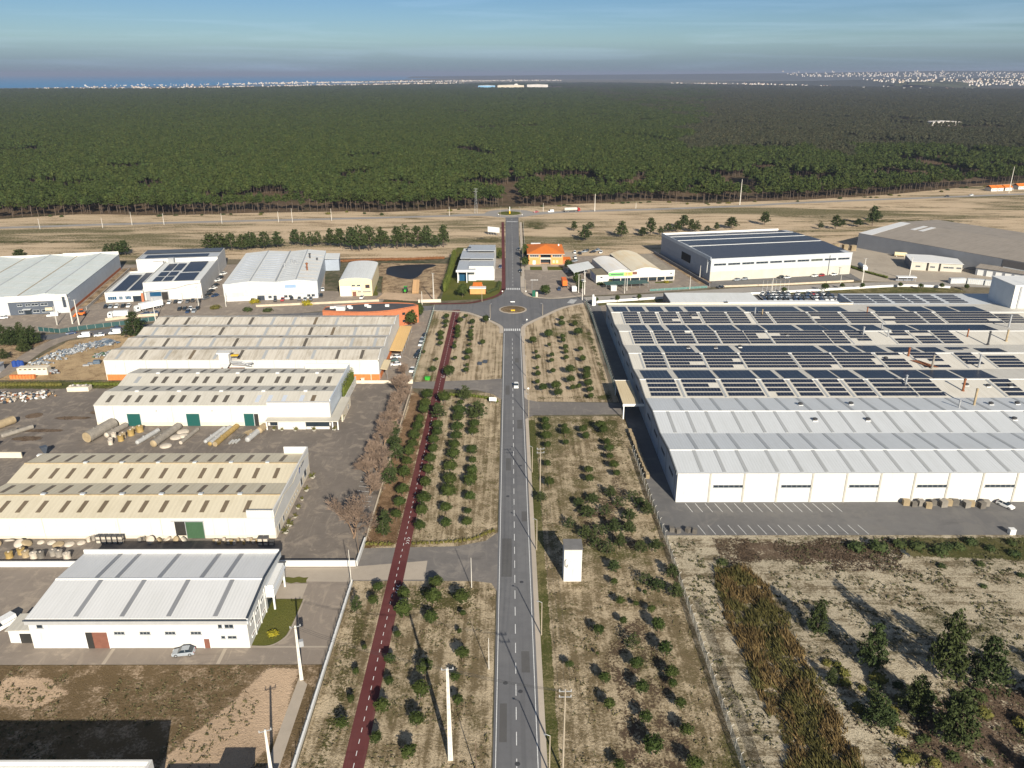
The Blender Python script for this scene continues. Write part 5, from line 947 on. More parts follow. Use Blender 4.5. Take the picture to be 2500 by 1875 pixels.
# annexe at the back, dock canopy, tower
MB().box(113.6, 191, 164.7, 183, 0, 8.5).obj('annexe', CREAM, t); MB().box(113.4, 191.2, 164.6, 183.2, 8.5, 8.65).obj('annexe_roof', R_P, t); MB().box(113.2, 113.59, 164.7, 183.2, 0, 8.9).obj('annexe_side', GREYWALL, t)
for x0, x1 in SAN:
    for r in range(5): pv(t, x0-44.4, 166.5+r*3.0, 8.75, max(3, int((x1-x0)/1.06)), 1, R(3)); na += 1
MB().box(0, 113, 164.65, 165.0, 6, 9.2).obj('back_parapet', CREAM, t)
MB().box(59, 118, 176.5, 180, 5.6, 6.3).obj('dock_canopy', TRIM, t)
for i in range(16): MB().box(60+3.65*i, 61.6+3.65*i, 176.35, 176.49, 4.2, 5.5).obj('dock_panel', CREAM, t)
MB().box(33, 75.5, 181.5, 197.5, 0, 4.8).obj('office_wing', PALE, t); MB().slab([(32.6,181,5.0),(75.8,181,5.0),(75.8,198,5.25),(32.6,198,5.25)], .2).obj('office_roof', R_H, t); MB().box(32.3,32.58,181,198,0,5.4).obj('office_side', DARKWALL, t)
w_ = thing('silo_tower', 'tall white windowless tower block rising behind the solar factory at right', 'tower', (224,341,0))
MB().box(0, 20, 0, 18, 0, 19.4).obj('wall', WHITE, w_); MB().box(-.06, -.004, .3, 17.8, 0, 19.3).obj('side_cladding', BLUEWALL, w_); MB().box(-.25, 20.2, -.25, 18.2, 19.4, 19.75).obj('roof_cap', TRIM, w_); MB().box(2.4, 3.2, -.3, -.01, 8, 19.4).obj('ladder_cage', GTRIM, w_); MB().tube((6,2,19.7), (6,2,23), .18, k=6).obj('mast', STEEL, w_)
for i, (x, y) in enumerate(CHIM):
    h = (3.4,2.6,2.9,3.6,3.2,3.0,3.6,4.4,4.2,3.2,5.0,4.2,5.2,3.6,4.0,5.6,2.8)[i]; mm = [STEEL, FRP[1], RUST, STEEL, STEEL, STEEL, RUST, FRP[0], STEEL, RUST, DMETAL, FRP[1], STEEL, STEEL, RUST, FRP[1], STEEL][i]; r = .26 if h < 3.5 else .36
    zb = 8.9
    c = thing('roof_chimney', f'{["grey","tan","rusty","grey","grey","grey","rusty","stained","grey","rusty","dark","tan","grey","silver","rusty","tan","silver"][i]} flue pipe on the factory roof, {ORD[i]} counted from the back left', 'chimney', (x, y, zb), 0, 'flues on the factory roof')
    MB().lathe([(r*1.5,0),(r*1.5,.35),(r,.4),(r,h)], 12).obj('flue', mm, c); MB().lathe([(r*1.35,0),(r*1.35,.18),(0,.5)], 12).obj('rain_cap', mm, c).location = (0,0,h+.15)
for i, (x, y) in enumerate(VENTS):
    v = put('roof_vent', shared('vent', lambda: MB().box(-.7,.7,-.7,.7,0,.4,0).lathe([(.55,.4),(.75,.6),(.75,.95),(.3,1.15)], 10, mi=1).mesh('roof_vent', [TRIM, DMETAL])), None, (x, y, 8.95)); v.parent = t; v.location = (x-44.4, y-185.7, 9.1)
MB().slab([(102,86,9.56),(105,86,9.56),(109.5,79.8,9.12),(106.5,79.8,9.12)], .04).obj('rust_stain_sheet', RUST, t)
# canopy over the factory gate
t = thing('gate_canopy', 'tan roofed gate canopy on white frame at the factory side', 'canopy', (37.4,240.6,0))
MB().slab([(0,0,5.4),(5.2,0,5.4),(5.2,21.5,5.4),(0,21.5,5.4)], .3).obj('roof', R_TAN, t); MB().box(-.1, 7.0, -.35, -.02, 4.7, 5.5).obj('front_beam', TRIM, t); MB().box(-.1, 5.3, 21.52, 21.8, 4.7, 5.5).obj('rear_beam', TRIM, t)
for x, y in ((.3,0),(.3,21),(5.0,21)): MB().box(x-.18, x+.18, y-.16, y+.18, 0, 5.1).obj('post', TRIM, t)
# transformer tower right of the road
t = thing('transformer_tower', 'narrow white transformer tower with grey roof beside the road', 'tower', (12.1,150.2,0))
MB().box(0, 4.0, 0, 4.0, 0, 8.35).obj('wall', WHITE, t); MB().box(-.12, 4.15, -.12, 4.15, 8.35, 8.6).obj('roof_slab', flat('grey_roof_felt', (.17,.165,.16), .9, .15, 1), t); MB().box(-.04, -.004, .1, 3.9, 0, 8.3).obj('side_cladding', BLUEWALL, t)
MB().box(1.1, 3.0, -.05, -.004, 7.2, 7.85).obj('louvre', LGREY, t); m = MB(); pts = [(.5,-.1,6.0),(.2,-.2,5.6),(.25,-.2,4.2),(.7,-.2,3.9),(.75,-.15,4.6)]
for i in range(4): m.tube(pts[i], pts[i+1], .06, k=6)
m.obj('cable_bracket', DMETAL, t); MB().box(4.004, 4.05, 1.2, 2.6, .05, 2.3).obj('steel_door', LGREY, t)
for k in range(3): MB().box(1.3+.75*k, 1.75+.75*k, -.04, -.004, 5.2+.18*(k % 2), 5.5+.18*(k % 2)).obj('name_plate', LGREY, t)
# buildings cut by the bottom edge
t = thing('bottom_white_hall', 'white parapet of a hall cut off at the bottom left edge', 'hall', (-130,62,0))
MB().box(0, 74.6, 0, 30.8, 0, 7.2).obj('wall', WHITE, t); MB().box(.5, 74.1, .5, 30.3, 7.2, 7.35).obj('roof', R_A, t)
for a in ((0,74.6,30.4,30.8),(74.2,74.6,0,30.398)): MB().box(*a, 7.202, 8.2).obj('parapet', WHITE, t)
t = thing('bottom_orange_hut', 'orange walled hut with grey roof at the bottom edge by the white wall', 'hut', (-55,84,0))
MB().box(0, 18, 0, 9.6, 0, 2.8).obj('wall', PEACH, t); MB().box(-.2, 9, -.2, 9.8, 2.8, 2.95).obj('roof', R_C, t); MB().box(9.2, 14.2, 0, 9.9, 2.8, 4.4).obj('roof_room', PALE, t); MB().box(9.1, 14.3, -.1, 10, 4.4, 4.52).obj('roof_room_roof', R_ZN, t); MB().box(14.4, 18.2, -.2, 9.8, 2.8, 2.95).obj('roof', R_A, t)
# ================================================================ vegetation
def crown_ball(seed, clumps=52, per=17, leaf=.27, core=.66):
    rnd = random.Random(seed); m = MB().blob((0,0,0), (core,core,core*.88), seed, .16)
    for i in range(clumps):
        z = 1-2*(i+.5)/clumps; t = i*2.39996+rnd.random()*.5; r = math.sqrt(max(0,1-z*z)); k = .70+rnd.random()*.28
        c = Vector((r*math.cos(t), r*math.sin(t), z*.9))*k
        if z < -.75: continue
        for _ in range(per):
            o = Vector((rnd.gauss(0,.11), rnd.gauss(0,.11), rnd.gauss(0,.09))); m.leaf(c+o, leaf*(.6+rnd.random()*.6), rnd, 0, 1.0, (c+o).normalized()*.8)
    return m
def crown_pine(seed, levels=8, per=17, leaf=.085, wide=.30, base=.22, lop=.5):
    """an open young pine of unit height: whorls of branch-end tufts up a stem"""
    rnd = random.Random(seed); m = MB()
    for l in range(levels):
        t = base+(1-base)*(l+.3)/levels; rad = wide*(1-(t-base)/(1-base))**.75*(1.0+rnd.uniform(-.25,.25))+.03
        nb = max(3, int(7*(1-t)+3))
        for b in range(nb):
            a = b/nb*6.283+l*1.1+rnd.random()*.7
            if rnd.random() < .12: continue
            for q in (.55, 1.0) if rad > .12 else (1.0,):
                rr = rad*q*(1+rnd.uniform(-.2,.2)); c = Vector((rr*math.cos(a), rr*math.sin(a), t+rr*.25+rnd.uniform(-.03,.03)))
                for _ in range(per): m.leaf(c+Vector((rnd.gauss(0,.035), rnd.gauss(0,.035), rnd.gauss(0,.028))), leaf*(.6+.7*rnd.random()), rnd, 0, 1.0, (0,0,.4))
    return m
def stem(h, r, seed, k=6, branches=0):
    rnd = random.Random(seed); m = MB(); p = Vector((0,0,-.02)); d = Vector((rnd.uniform(-.06,.06), rnd.uniform(-.06,.06), 1)).normalized(); n = 4
    for i in range(n):
        q = p+d*(h/n); m.tube(p, q, r*(1-i/n*.6), r*(1-(i+1)/n*.6), k, caps=False); p = q; d = (d+Vector((rnd.uniform(-.1,.1), rnd.uniform(-.1,.1), 0))).normalized()
    for b in range(branches):
        t = .3+.6*b/branches; a = rnd.random()*6.28; L = h*.28*(1-t)+h*.05; m.tube((0,0,h*t), (L*math.cos(a), L*math.sin(a), h*t+L*.25), r*.35, r*.12, 4, caps=False)
    return m
BALL = [crown_ball(s).mesh('crown', [LEAF], False) for s in range(5)]; BALLT = [stem(1, .09, s).mesh('trunk', [BARK]) for s in range(3)]
YPINE = [crown_pine(s+30, wide=.27+.04*(s % 3)).mesh('crown', [LEAF2]) for s in range(5)]; YPT = [stem(.98, .022, s+8, 6, 9).mesh('trunk', [BARK_P]) for s in range(3)]
SPARSE = [crown_pine(s+60, 6, 7, .10, .34, .12).mesh('crown', [LEAF2]) for s in range(3)]
rnd = random.Random(77)
def ball_tree(x, y, r, label, group, i=0, name='stone_pine', mats=None):
    t = thing(name, label, 'tree', (x, y, 0), rnd.random()*6.28, group); r *= .9; hc = r*1.15+.65
    put('crown', BALL[(i*3+int(r*10)) % 5], t, (0,0,hc), (0,0,rnd.random()*6.28), (r*(1+rnd.uniform(-.13,.13)), r*(1+rnd.uniform(-.13,.13)), r*rnd.uniform(.78,1.05)))
    put('trunk', BALLT[i % 3], t, (0,0,0), None, (max(.6, r*.8), max(.6, r*.8), hc)); return t
def pine_tree(x, y, h, label, group=None, w=None, i=0, name='young_pine', meshes=None):
    t = thing(name, label, 'tree', (x, y, 0), rnd.random()*6.28, group); ww = w or h*.6
    put('crown', (meshes or YPINE)[i % len(meshes or YPINE)], t, None, None, (ww/.62, ww/.62, h)); put('trunk', YPT[i % 3], t, None, None, (h, h, h*.97)); return t
def row(lst, where, group, from_='south'):
    for i, (x, y, r) in enumerate(sorted(lst, key=lambda q: q[1])): ball_tree(x, y, r, f'round stone pine, {ORD[i]} from near end of row {where}', group, i)
row(ROW_A, 'just left of the bike path', 'stone pines beside the bike path'); row(ROW_B, 'just right of the bike path', 'stone pines beside the bike path')
row(ROW_C, 'third from bare trees', 'stone pines beside the bike path'); row(ROW_D, 'nearest the road', 'stone pines beside the bike path')
for i, (x, y, r) in enumerate(PINE_MID):
    lab = ['ragged pine leaning over the bike path below the upper driveway', 'spiky small pine at the hedge by the upper driveway', 'wide spiky pine near the roadside sign', 'dark pine below the bare trees, farthest up', 'dark pine below the bare trees, second down', 'broad dark pine below the bare trees, third down', 'dark pine below the bare trees, fourth down', 'dark pine below the bare trees, fifth down', 'slim tall pine left of the bike path near the hedge', 'slim pine at the lower hedge left of bike path'][i]
    pine_tree(x, y-1, 3.4+r*1.1, lab, 'ragged pines near the bike path', r*2.0, i)
def cols(lst, plot, group):
    c = {}
    for q in lst: c.setdefault(min((10.8,16.8,22.8,29.2), key=lambda a: abs(a-abs(q[0]))), []).append(q)
    for k, (cx, l) in enumerate(sorted(c.items())):
        for i, (x, y, r) in enumerate(sorted(l, key=lambda q: q[1])): ball_tree(x, y, r, f'small round pine, {ORD[i]} from near end, {ORD[k]} column from road, {plot}', group, i)
cols(RT, 'plot right below roundabout', 'pines on the upper right plot'); cols(RM, 'middle right plot', 'pines on the middle right plot')
for n_, l in (('left of the bike path', UP_A), ('right of the bike path', UP_B), ('nearest the road', UP_C)):
    for i, (x, y, r) in enumerate(sorted(l, key=lambda q: q[1])): ball_tree(x, y, r, f'small pine bush, {ORD[i]} from near end {n_}, upper left plot', 'pine bushes on the upper left plot', i)
for i, (x, y, r) in enumerate(sorted(LB, key=lambda q: q[1])): ball_tree(x, y, r, f'round stone pine with long shadow, {ORD[i]} nearest bottom edge left of road', 'stone pines on the lower left plot', i)
for i, (x, y, r) in enumerate(sorted(RB, key=lambda q: q[1])): ball_tree(x, y, r, f'round stone pine with long shadow, {ORD[i]} nearest bottom edge right of road', 'stone pines on the lower right plot', i)
pine_tree(-32.6, 139, 4.4, 'thin feathery pine by the red path on the lower left plot', None, 2.0, 1)
for i, (x, y) in enumerate(sorted(SCRUB, key=lambda q: q[1])): pine_tree(x, y, 2.6+1.7*rnd.random(), f'scrubby young pine in thicket behind transformer tower, {ORD[i]} from near side', 'young pine thicket right of the road', 2.6+rnd.random(), i, meshes=SPARSE if i % 3 == 0 else None)
for l, where, g in ((FIELD_R, 'right', 'pines scattered on the right field'), (FIELD_L, 'left', 'pines along the left field')):
    for i, (x, y, h, wd) in enumerate(sorted(l)): pine_tree(x, y, h, f'dark pine on the dry field {where} of the road, {ORD[i]} from the left', g, wd*1.12, i, 'field_pine', BIGP if False else None)
BIG = [crown_pine(s+90, 13, 26, .062, .31+.05*(s % 2), .08).mesh('crown', [LEAF2]) for s in range(4)]
big_lab = ['slim dark pine beside the reed bed, upper left of the pine group', 'pale ragged pine in the middle of the lower right group', 'tallest dark pine with longest shadow, lower right', 'broad pale green pine at the right of the lower right group', 'bushy dark pine below the tall one, lower right', 'wide dark pine nearest the bottom, lower right', 'short bushy pine next to the reed bed, lower right']
for i, ((x, y), h, wd) in enumerate(zip([(63.0,132.3),(70.0,122.5),(82.4,119.2),(88.8,117.0),(72.8,110.4),(76.1,103.8),(64.7,107.7)], (8.2,10.0,15.0,11,8.0,11.5,6.6), (3.6,4.4,5.6,5.6,4.6,5.6,4.4))):
    pine_tree(x, y, h, big_lab[i], 'tall pines at the lower right', wd, i, 'tall_pine', BIG)
for i, (x, y, h) in enumerate([(97,113,7.5),(102,105,8),(94,98,6.5),(104,116,6),(60.5,118,3.5),(86,95,5)]): pine_tree(x, y, h, f'small dark pine in the lower right scrub, {ORD[i]} of the outer ones', 'small pines at the lower right', h*.6, i, 'young_pine', BIG)
# shrubs
def shrub_mesh(seed, leafm, n=120, leaf=.28, h=.8):
    r_ = random.Random(seed); m = MB().blob((0,0,h*.42), (.62,.62,h*.42), seed, .3)
    for _ in range(n):
        a, zz = r_.random()*6.28, r_.random(); rr = .85*math.sqrt(1-zz*zz*.8)*(.75+.35*r_.random()); m.leaf((rr*math.cos(a), rr*math.sin(a), zz*h), leaf*(.5+r_.random()*.8), r_, 0, 1.0, (math.cos(a)*.5, math.sin(a)*.5, .5))
    return m.mesh('shrub', [leafm])
SHR = {k: [shrub_mesh(s+5, m) for s in range(3)] for k, m in dict(dark=LEAF2, olive=LEAF3, yellow=LEAF_Y, hedge=LEAF_H, brown=LEAF_BR).items()}
def shrub(x, y, r, kind, label, group=None, h=None, i=0, name='shrub'):
    o = put(name, SHR[kind][i % 3], None, (x, y, -.05), (0,0,rnd.random()*6.28), (r, r, h or r)); return tag(o, label, 'shrub', group)
for i, (x, y, r) in enumerate([(83.7,163,2.6),(89,163,3.0),(94.8,164.5,2.2),(98.6,163.5,2.4),(102.7,161.5,2.6),(105.5,163,2.0),(108.6,163.4,2.0),(112.7,165.6,2.0),(115.9,162.7,1.7),(120.3,160.5,1.8),(122.5,165,1.6)]):
    shrub(x, y, r, 'dark', f'dark shrub along the factory car park edge, {ORD[i]} from the left', 'shrubs along the car park edge', r*.95, i)
for i, (x, y, r) in enumerate([(100.7,155.8,1.4),(110,156.4,1.5),(49.8,157,1.9),(106,148,1.1),(117,152,1.3),(118,146,1.2),(124,150,1.4)]): shrub(x, y, r, 'dark', f'lone dark shrub on the dune sand, {ORD[i]} of seven scattered', 'lone shrubs on the sand', r*.7, i)
sb = random.Random(12)
for i in range(34): shrub(sb.uniform(66,106), sb.uniform(93,119), sb.uniform(.9,2.2), 'dark' if i % 3 else 'olive', f'dark undergrowth shrub at lower right corner, {ORD[i]} of the cluster', 'undergrowth at the lower right corner', None, i)
for i in range(10): shrub(sb.uniform(60,72), sb.uniform(100,126), sb.uniform(.9,1.7), 'olive', f'low olive shrub between reed bed and pines, {ORD[i]} of ten', 'olive shrubs beside the reed bed', None, i)
# low weeds scattered over the sand (nobody could count them)
def weeds(name, label, polys, n, size, leafm, seed, cat='weeds'):
    r_ = random.Random(seed); m = MB()
    for (x0,x1,y0,y1), k in polys:
        for _ in range(k):
            x, y = r_.uniform(x0,x1), r_.uniform(y0,y1)
            if mnoise.noise(Vector((x*.12, y*.12, seed))) < -.05: continue
            s = size*(.4+r_.random()**2*1.4)
            for q in range(4): m.leaf((x+r_.gauss(0,s*.35), y+r_.gauss(0,s*.35), s*.22*r_.random()), s, r_, 0, 1, (0,0,.5))
    return tag(stuff(m.obj(name, leafm)), label, cat)
weeds('weeds', 'dark weed tufts dotted over the pale dune sand', [((39,46,90,168),900),((58,130,95,168),7000)], 0, .5, WEED_D, 3)
weeds('dry_grass', 'tufts of dry grass and heather across the sandy plots', [((-35,-28.5,90,148),900),((-23.5,-3.4,90,149),1900),((8,37.5,90,240),3600),((-23.5,-3.4,166,258),600)], 0, .42, WEED, 8, 'grass')
weeds('heather_scrub', 'dark brown heather scrub band below the factory car park', [((50,94,154,168),8000),((60,84,96,112),900),((84,104,92,118),1800)], 0, .3, flatscrub, 15)
weeds('lot_grass', 'brown and green grass tufts on the empty lot', [((-110,-46,96,123),3000)], 0, .4, WEED, 9, 'grass')
# reed bed
rr_ = random.Random(3); RL = [(47.7,154),(46,138.3),(46.7,126.8),(46.5,115.9),(47.5,106.3),(46.9,92)]; RRt = [(55.2,155.9),(57,147.6),(57.7,134.9),(57.7,124.8),(58,115),(58.2,107.7),(57.6,92)]
def at_y(l, y):
    for a, b in zip(l, l[1:]):
        if b[1] <= y <= a[1]: return a[0]+(b[0]-a[0])*(a[1]-y)/(a[1]-b[1])
    return l[-1][0]
m = MB()
for _ in range(2300):
    y = rr_.uniform(92,154.5); x = rr_.uniform(at_y(RL,y)-.4+1.6*mnoise.noise(Vector((y*.22,1,1))), at_y(RRt,y)+.5+1.8*mnoise.noise(Vector((y*.2,7,1)))); h = (1.0+.9*rr_.random())*max(.25, .8+1.5*mnoise.noise(Vector((x*.3,y*.25,9)))); mi = 1 if mnoise.noise(Vector((x*.18,y*.12,4)))+rr_.uniform(-.2,.2) > .05 else 0
    lean = Vector((-.35+rr_.gauss(0,.35), .55+rr_.gauss(0,.35), 1)).normalized()
    for k in range(9):
        d = (lean+Vector((rr_.gauss(0,.28), rr_.gauss(0,.28), 0))).normalized(); b = Vector((x+rr_.gauss(0,.3), y+rr_.gauss(0,.3), 0)); tp = b+d*h*(.6+.5*rr_.random()); sd_ = d.cross(Vector((rr_.gauss(0,1), rr_.gauss(0,1), .1))).normalized()*.06
        q = b.lerp(tp,.6); m.poly([b-sd_, b+sd_, q+sd_*1.5, tp+Vector((0,.25,-.1)), q-sd_*1.5], mi)
tag(stuff(m.obj('reed_bed', [REED, REED_G])), 'long bed of brown and olive reeds running beside the right fence', 'reeds')
# hedges
def hedge(label, line, w_, h, leafm, seed, name='hedge'):
    r_ = random.Random(seed); m = MB(); m2 = MB(); L = 0
    for a, b in zip(line, line[1:]):
        n = max(2, int(math.dist(a,b)/.55))
        for k in range(n):
            t_ = k/n; x, y = a[0]+(b[0]-a[0])*t_, a[1]+(b[1]-a[1])*t_
            m2.blob((x, y, h*.42), (w_*.42, w_*.42, h*.42), seed+k, .2, nu=6, nv=4) if k % 2 == 0 else None
            for q in range(int(10+8*h)):
                u_, v_ = r_.uniform(-1,1), r_.random(); m.leaf((x+u_*w_*.5, y+r_.uniform(-1,1)*w_*.5, v_*h), .34*(.5+r_.random()), r_, 0, 1, (0,-.2,.4))
    t = thing(name, label, 'hedge', (0,0,0)); m.obj('leaves', leafm, t); m2.obj('inner_growth', leafm, t); return t
hedge('low clipped hedge along the lower driveway, left of the bike path', [(-34.9,165.2),(-28.2,164.9)], 1.0, .9, LEAF3, 1)
hedge('low hedge curving along the lower driveway towards the road', [(-23.6,165.4),(-12.3,166.4),(-8.9,167.6),(-3.7,171.6)], 1.0, .8, LEAF3, 2)
hedge('dark green hedge below the upper driveway', [(-21.2,261.2),(-13.8,260.6),(-8,258),(-3.8,254.2)], 1.7, 1.2, LEAF_H, 3)
hedge('tall green ivy hedge against the side of the teal-door hall', [(-57.6,254),(-57.4,271)], 1.3, 7.6, LEAF_H, 4)
hedge('tall cypress screen left of the modern white house', [(-34.3,405),(-33.7,425),(-33.9,457),(-34.6,490)], 2.6, 6.0, LEAF_H, 5)
hedge('long reddish brown hedge behind the pond plot', [(-104,476),(-85.5,479.5),(-64,481),(-40,485)], 2.2, 2.0, LEAF_BR, 6)
hedge('green hedge line behind the scrap yard track', [(-215,270.5),(-190,270.8),(-165,271)], 2.0, 1.6, LEAF3, 7)
hedge('row of bushes between the scrap yard and paved yard', [(-160,271.4),(-136,271.6)], 1.8, 1.4, LEAF_H, 8)
hedge('hedge beside the ramp right of panel-roofed hall', [(200,468),(205,450),(212,434)], 1.8, 1.5, LEAF_H, 9)
hedge('dark hedge behind the orange gatehouse', [(-11.5,402),(-6.5,410),(-5.8,424)], 1.8, 1.8, LEAF2, 10)
# bare trees
def bare(seed, h=8.5):
    r_ = random.Random(seed); m, tw = MB(), MB()
    def grow(p, d, L, r, lv):
        q = p+d*L; (m if lv < 3 else tw).tube(p, q, r, r*.66, 5 if lv < 2 else 3, caps=False)
        if lv >= 5: return
        for _ in range(4 if lv in (1,2,3) else 3):
            nd_ = (d+Vector((r_.gauss(0,.5), r_.gauss(0,.5), r_.gauss(.1,.25)))).normalized(); grow(p.lerp(q, r_.uniform(.6,1)), nd_, L*r_.uniform(.62,.85), max(r*.6,.028), lv+1)
    for k in range(3): grow(Vector((r_.uniform(-.2,.2), r_.uniform(-.2,.2), 0)), Vector((r_.gauss(0,.3), r_.gauss(0,.3), 1)).normalized(), h*.25, .13, 0)
    return m.mesh('trunk', [BARK_B]), tw.mesh('twigs', [TWIG])
BARE = [bare(s) for s in (2,5,9)]
for i, (x, y, s) in enumerate([(-38.8,168.5,1.75),(-38.4,190,1.0),(-38.0,197,1.15),(-38.6,204,1.0),(-38.2,211,1.0),(-38.8,218,1.05),(-38.4,225,1.0),(-38.6,232,1.0),(-38.0,239,1.05),(-38.4,246,1.0),(-38.0,253,1.05),(-38.6,260,1.0),(-38.8,267,.95),(-39,279,.85)]):
    t = thing('bare_tree', 'big leafless tree with pale trunks at the corner of the paved yard' if i == 0 else f'leafless reddish tree along the paved yard, {ORD[i]} from the near end', 'tree', (x, y, 0), i*1.3, 'bare trees along the yard', s*(1.14 if i else 1))
    tr, tw = BARE[i % 3]; put('trunk', tr, t); put('twigs', tw, t)
# trees round the houses
for i, (x, y, h, wd, lab) in enumerate([(-24.3,394.8,7.4,5.6,'dense round dark tree beside the orange gatehouse'),(9.6,487,8.5,5.4,'dark tree at the left corner of the orange house'),(9.2,462,6.5,4.6,'dark tree by the roadside left of the orange house garden'),(34.2,455,6.4,4.8,'dark tree at the right corner of the orange house garden'),(18.4,397.5,6.0,5.2,'bushy palm-like tree on the forecourt edge by the roundabout'),(37.2,405,6.4,4.4,'dark tree behind the white truck beside the forecourt'),(36.5,422,6.5,4.4,'dark tree between the forecourt and shop carport'),(-44.5,343.5,7.8,5.2,'conical green tree beside the terracotta curved office'),(-42.5,358,7,4.4,'dark tree at the tip of the terracotta curved office'),(-6.0,484,6,2.4,'slim cypress by the drive of modern white house')]):
    t = thing('garden_tree', lab, 'tree', (x, y, 0), i*1.7); put('crown', BALL[i % 5], t, (0,0,h*.58), None, (wd*.5, wd*.5, h*.46)); put('trunk', BALLT[i % 3], t, None, None, (1.3,1.3,h*.6))
for i, (x, y, h, wd) in enumerate(sorted(TREES_W)): pine_tree(x, y, h+1.5, f'scraggly dark tree by the street far left, {ORD[i]} from the left', 'trees by the far left street', wd*1.1, i, 'street_tree', BIG)
for i, (x, y) in enumerate([(43,382.8),(54.1,385.5),(65.5,388.3),(143.4,402.2),(166,405.4),(177.2,410.7),(188,410.7),(208.9,412.1),(218.6,409.5),(230.1,410.4),(242,407.8)]): ball_tree(x, y, 1.5 if i != 4 else 2.3, f'clipped round street tree, {ORD[i]} from left in the strip behind the factory', 'street trees behind the factory', i, 'street_tree')
for i, (x, y, r, kd, lab) in enumerate([(-48.6,132.2,1.45,'yellow','bright yellow flowering bush on the lawn by the white hall'),(-128,384.5,3.2,'yellow','golden bush on the verge in front of ribbed grey hall'),(-144,374,3.2,'olive','olive bush by the pole between the two white halls'),(-101,381,3.6,'yellow','long golden bush by the wall opposite the ribbed hall'),(-127,370,3,'dark','dark bush at the roadside behind the long gabled hall'),(-117,369,3,'dark','second dark bush at the roadside behind the long gabled hall'),(49.5,421,2.4,'dark','dark shrubs at the annexe corner of the vaulted shop'),(55,423.5,2.6,'olive','shrub bed under the green sign of the vaulted shop'),(86,424.5,2.2,'yellow','golden shrub on the lawn right of the vaulted shop'),(-203,268,3,'olive','ivy mound on the low ruin at the left edge')]): shrub(x, y, r, kd, lab, None, r*.75, i)
# potted plants along the cream hall
def spiky(seed):
    r_ = random.Random(seed); m = MB()
    for k in range(26):
        a = r_.random()*6.28; el = r_.uniform(.3,1.3); L = r_.uniform(1.0,1.9); d = Vector((math.cos(a)*math.cos(el), math.sin(a)*math.cos(el), math.sin(el))); s = d.cross(Vector((0,0,1))).normalized()*.06; q = d*L*.6; tp = d*L-Vector((0,0,L*.25)); m.poly([-s, s, q+s, tp, q-s])
    return m.mesh('spiky_leaves', [LEAF3])
SPK = [spiky(s) for s in range(3)]; POT = MB().lathe([(.35,0),(.6,.3),(.64,.45),(.55,.45),(.5,.36),(0,.36)], 14).mesh('pot', [PALE])
for i, (x, y, s) in enumerate([(-56,170.6,1.2),(-56,174,1.2),(-55.6,178,.8),(-56,182.5,.8),(-56,187,.7),(-56,192,1.0),(-56,199.5,1.1),(-76,232,.9),(-73.4,231.6,.7),(-69,231.4,.9),(-63,231.4,1.0),(-56.5,232,.9),(-55.5,240,1.3)]):
    t = thing('potted_plant', f'spiky plant in white bowl pot, {ORD[i]} from near corner of cream hall', 'plant', (x, y, 0), i, 'potted plants by the halls', s); put('pot', POT, t); put('leaves', SPK[i % 3], t, (0,0,.45))
# ================================================================ vehicles
def car_parts(kind):
    if kind == 'van':
        st = [(-2.5,.55,.75),(-2.4,.8,.95),(-1.5,1.05,.98),(-1.45,1.1,.98),(2.5,1.15,.98),(2.55,1.1,.97)]; cab = ((-1.55,.98,2.52),( -.75,.86,2.48), 1.12, 2.05, True)
    else:
        st = [(-2.15,.52,.74),(-2.05,.70,.84),(-1.15,.84,.89),(-.85,.88,.90),(.9,.92,.90),(1.5,.92,.88),(2.05,.84,.84),(2.15,.60,.76)]; cab = ((-1.0,.82,1.85),(-.2,.64,1.15), .89, 1.45, False)
    b = MB(); n = len(st)
    for x, z, w_ in st: b.v += [(x,-w_,.24),(x,-w_,z*.72),(x,-w_*.93,z),(x,w_*.93,z),(x,w_,z*.72),(x,w_,.24)]
    for i in range(n-1):
        for k in range(5): b.f.append((i*6+k, i*6+k+1, (i+1)*6+k+1, (i+1)*6+k)); b.m.append(0)
    b.f += [(5,4,3,2,1,0), tuple((n-1)*6+k for k in range(6))]; b.m += [0,0]
    (xa, wa, xb), (xc, wc, xd), z0, z1, van = cab
    g = MB(); g.v = [(xa,-wa,z0),(xb,-wa,z0),(xb,wa,z0),(xa,wa,z0),(xc,-wc,z1),(xd,-wc,z1),(xd,wc,z1),(xc,wc,z1)]; g.f = [(0,1,5,4),(1,2,6,5),(2,3,7,6),(3,0,4,7),(4,5,6,7)]; g.m = [0]*5
    r = MB()
    if van:
        r.v = [(-.35,-.985,1.0),(2.54,-.985,1.0),(2.54,.985,1.0),(-.35,.985,1.0),(-.75,-.9,2.1),(2.5,-.9,2.1),(2.5,.9,2.1),(-.75,.9,2.1)]; r.f = [(0,1,5,4),(1,2,6,5),(2,3,7,6),(3,0,4,7),(4,5,6,7)]; r.m = [0]*5
    else: r.box(xc-.03, xd+.05, -wc-.01, wc+.01, z1-.01, z1+.035); r.box(.42,.5,-.79,-.66,.9,1.44).box(.42,.5,.66,.79,.9,1.44)
    return dict(body=b.mesh('body', [CARC['white']]), glass=g.mesh('windows', [GLASS]), roof=r.mesh('roof', [CARC['white']]))
CARM = {k: car_parts(k) for k in ('car', 'van')}
WHEEL = MB().tube((0,-.11,0), (0,.11,0), .33, k=12).tube((0,-.125,0), (0,.125,0), .19, k=8, mi=1).mesh('wheel', [RUBBER, STEEL])
HL = MB().box(-.03,.03,-.2,.2,-.08,.08).mesh('headlight', [LAMPW]); TL = MB().box(-.03,.03,-.14,.14,-.1,.1).mesh('tail_light', [LAMPR]); PLATE = MB().box(-.02,.02,-.26,.26,-.06,.06).mesh('number_plate', [TRIM])
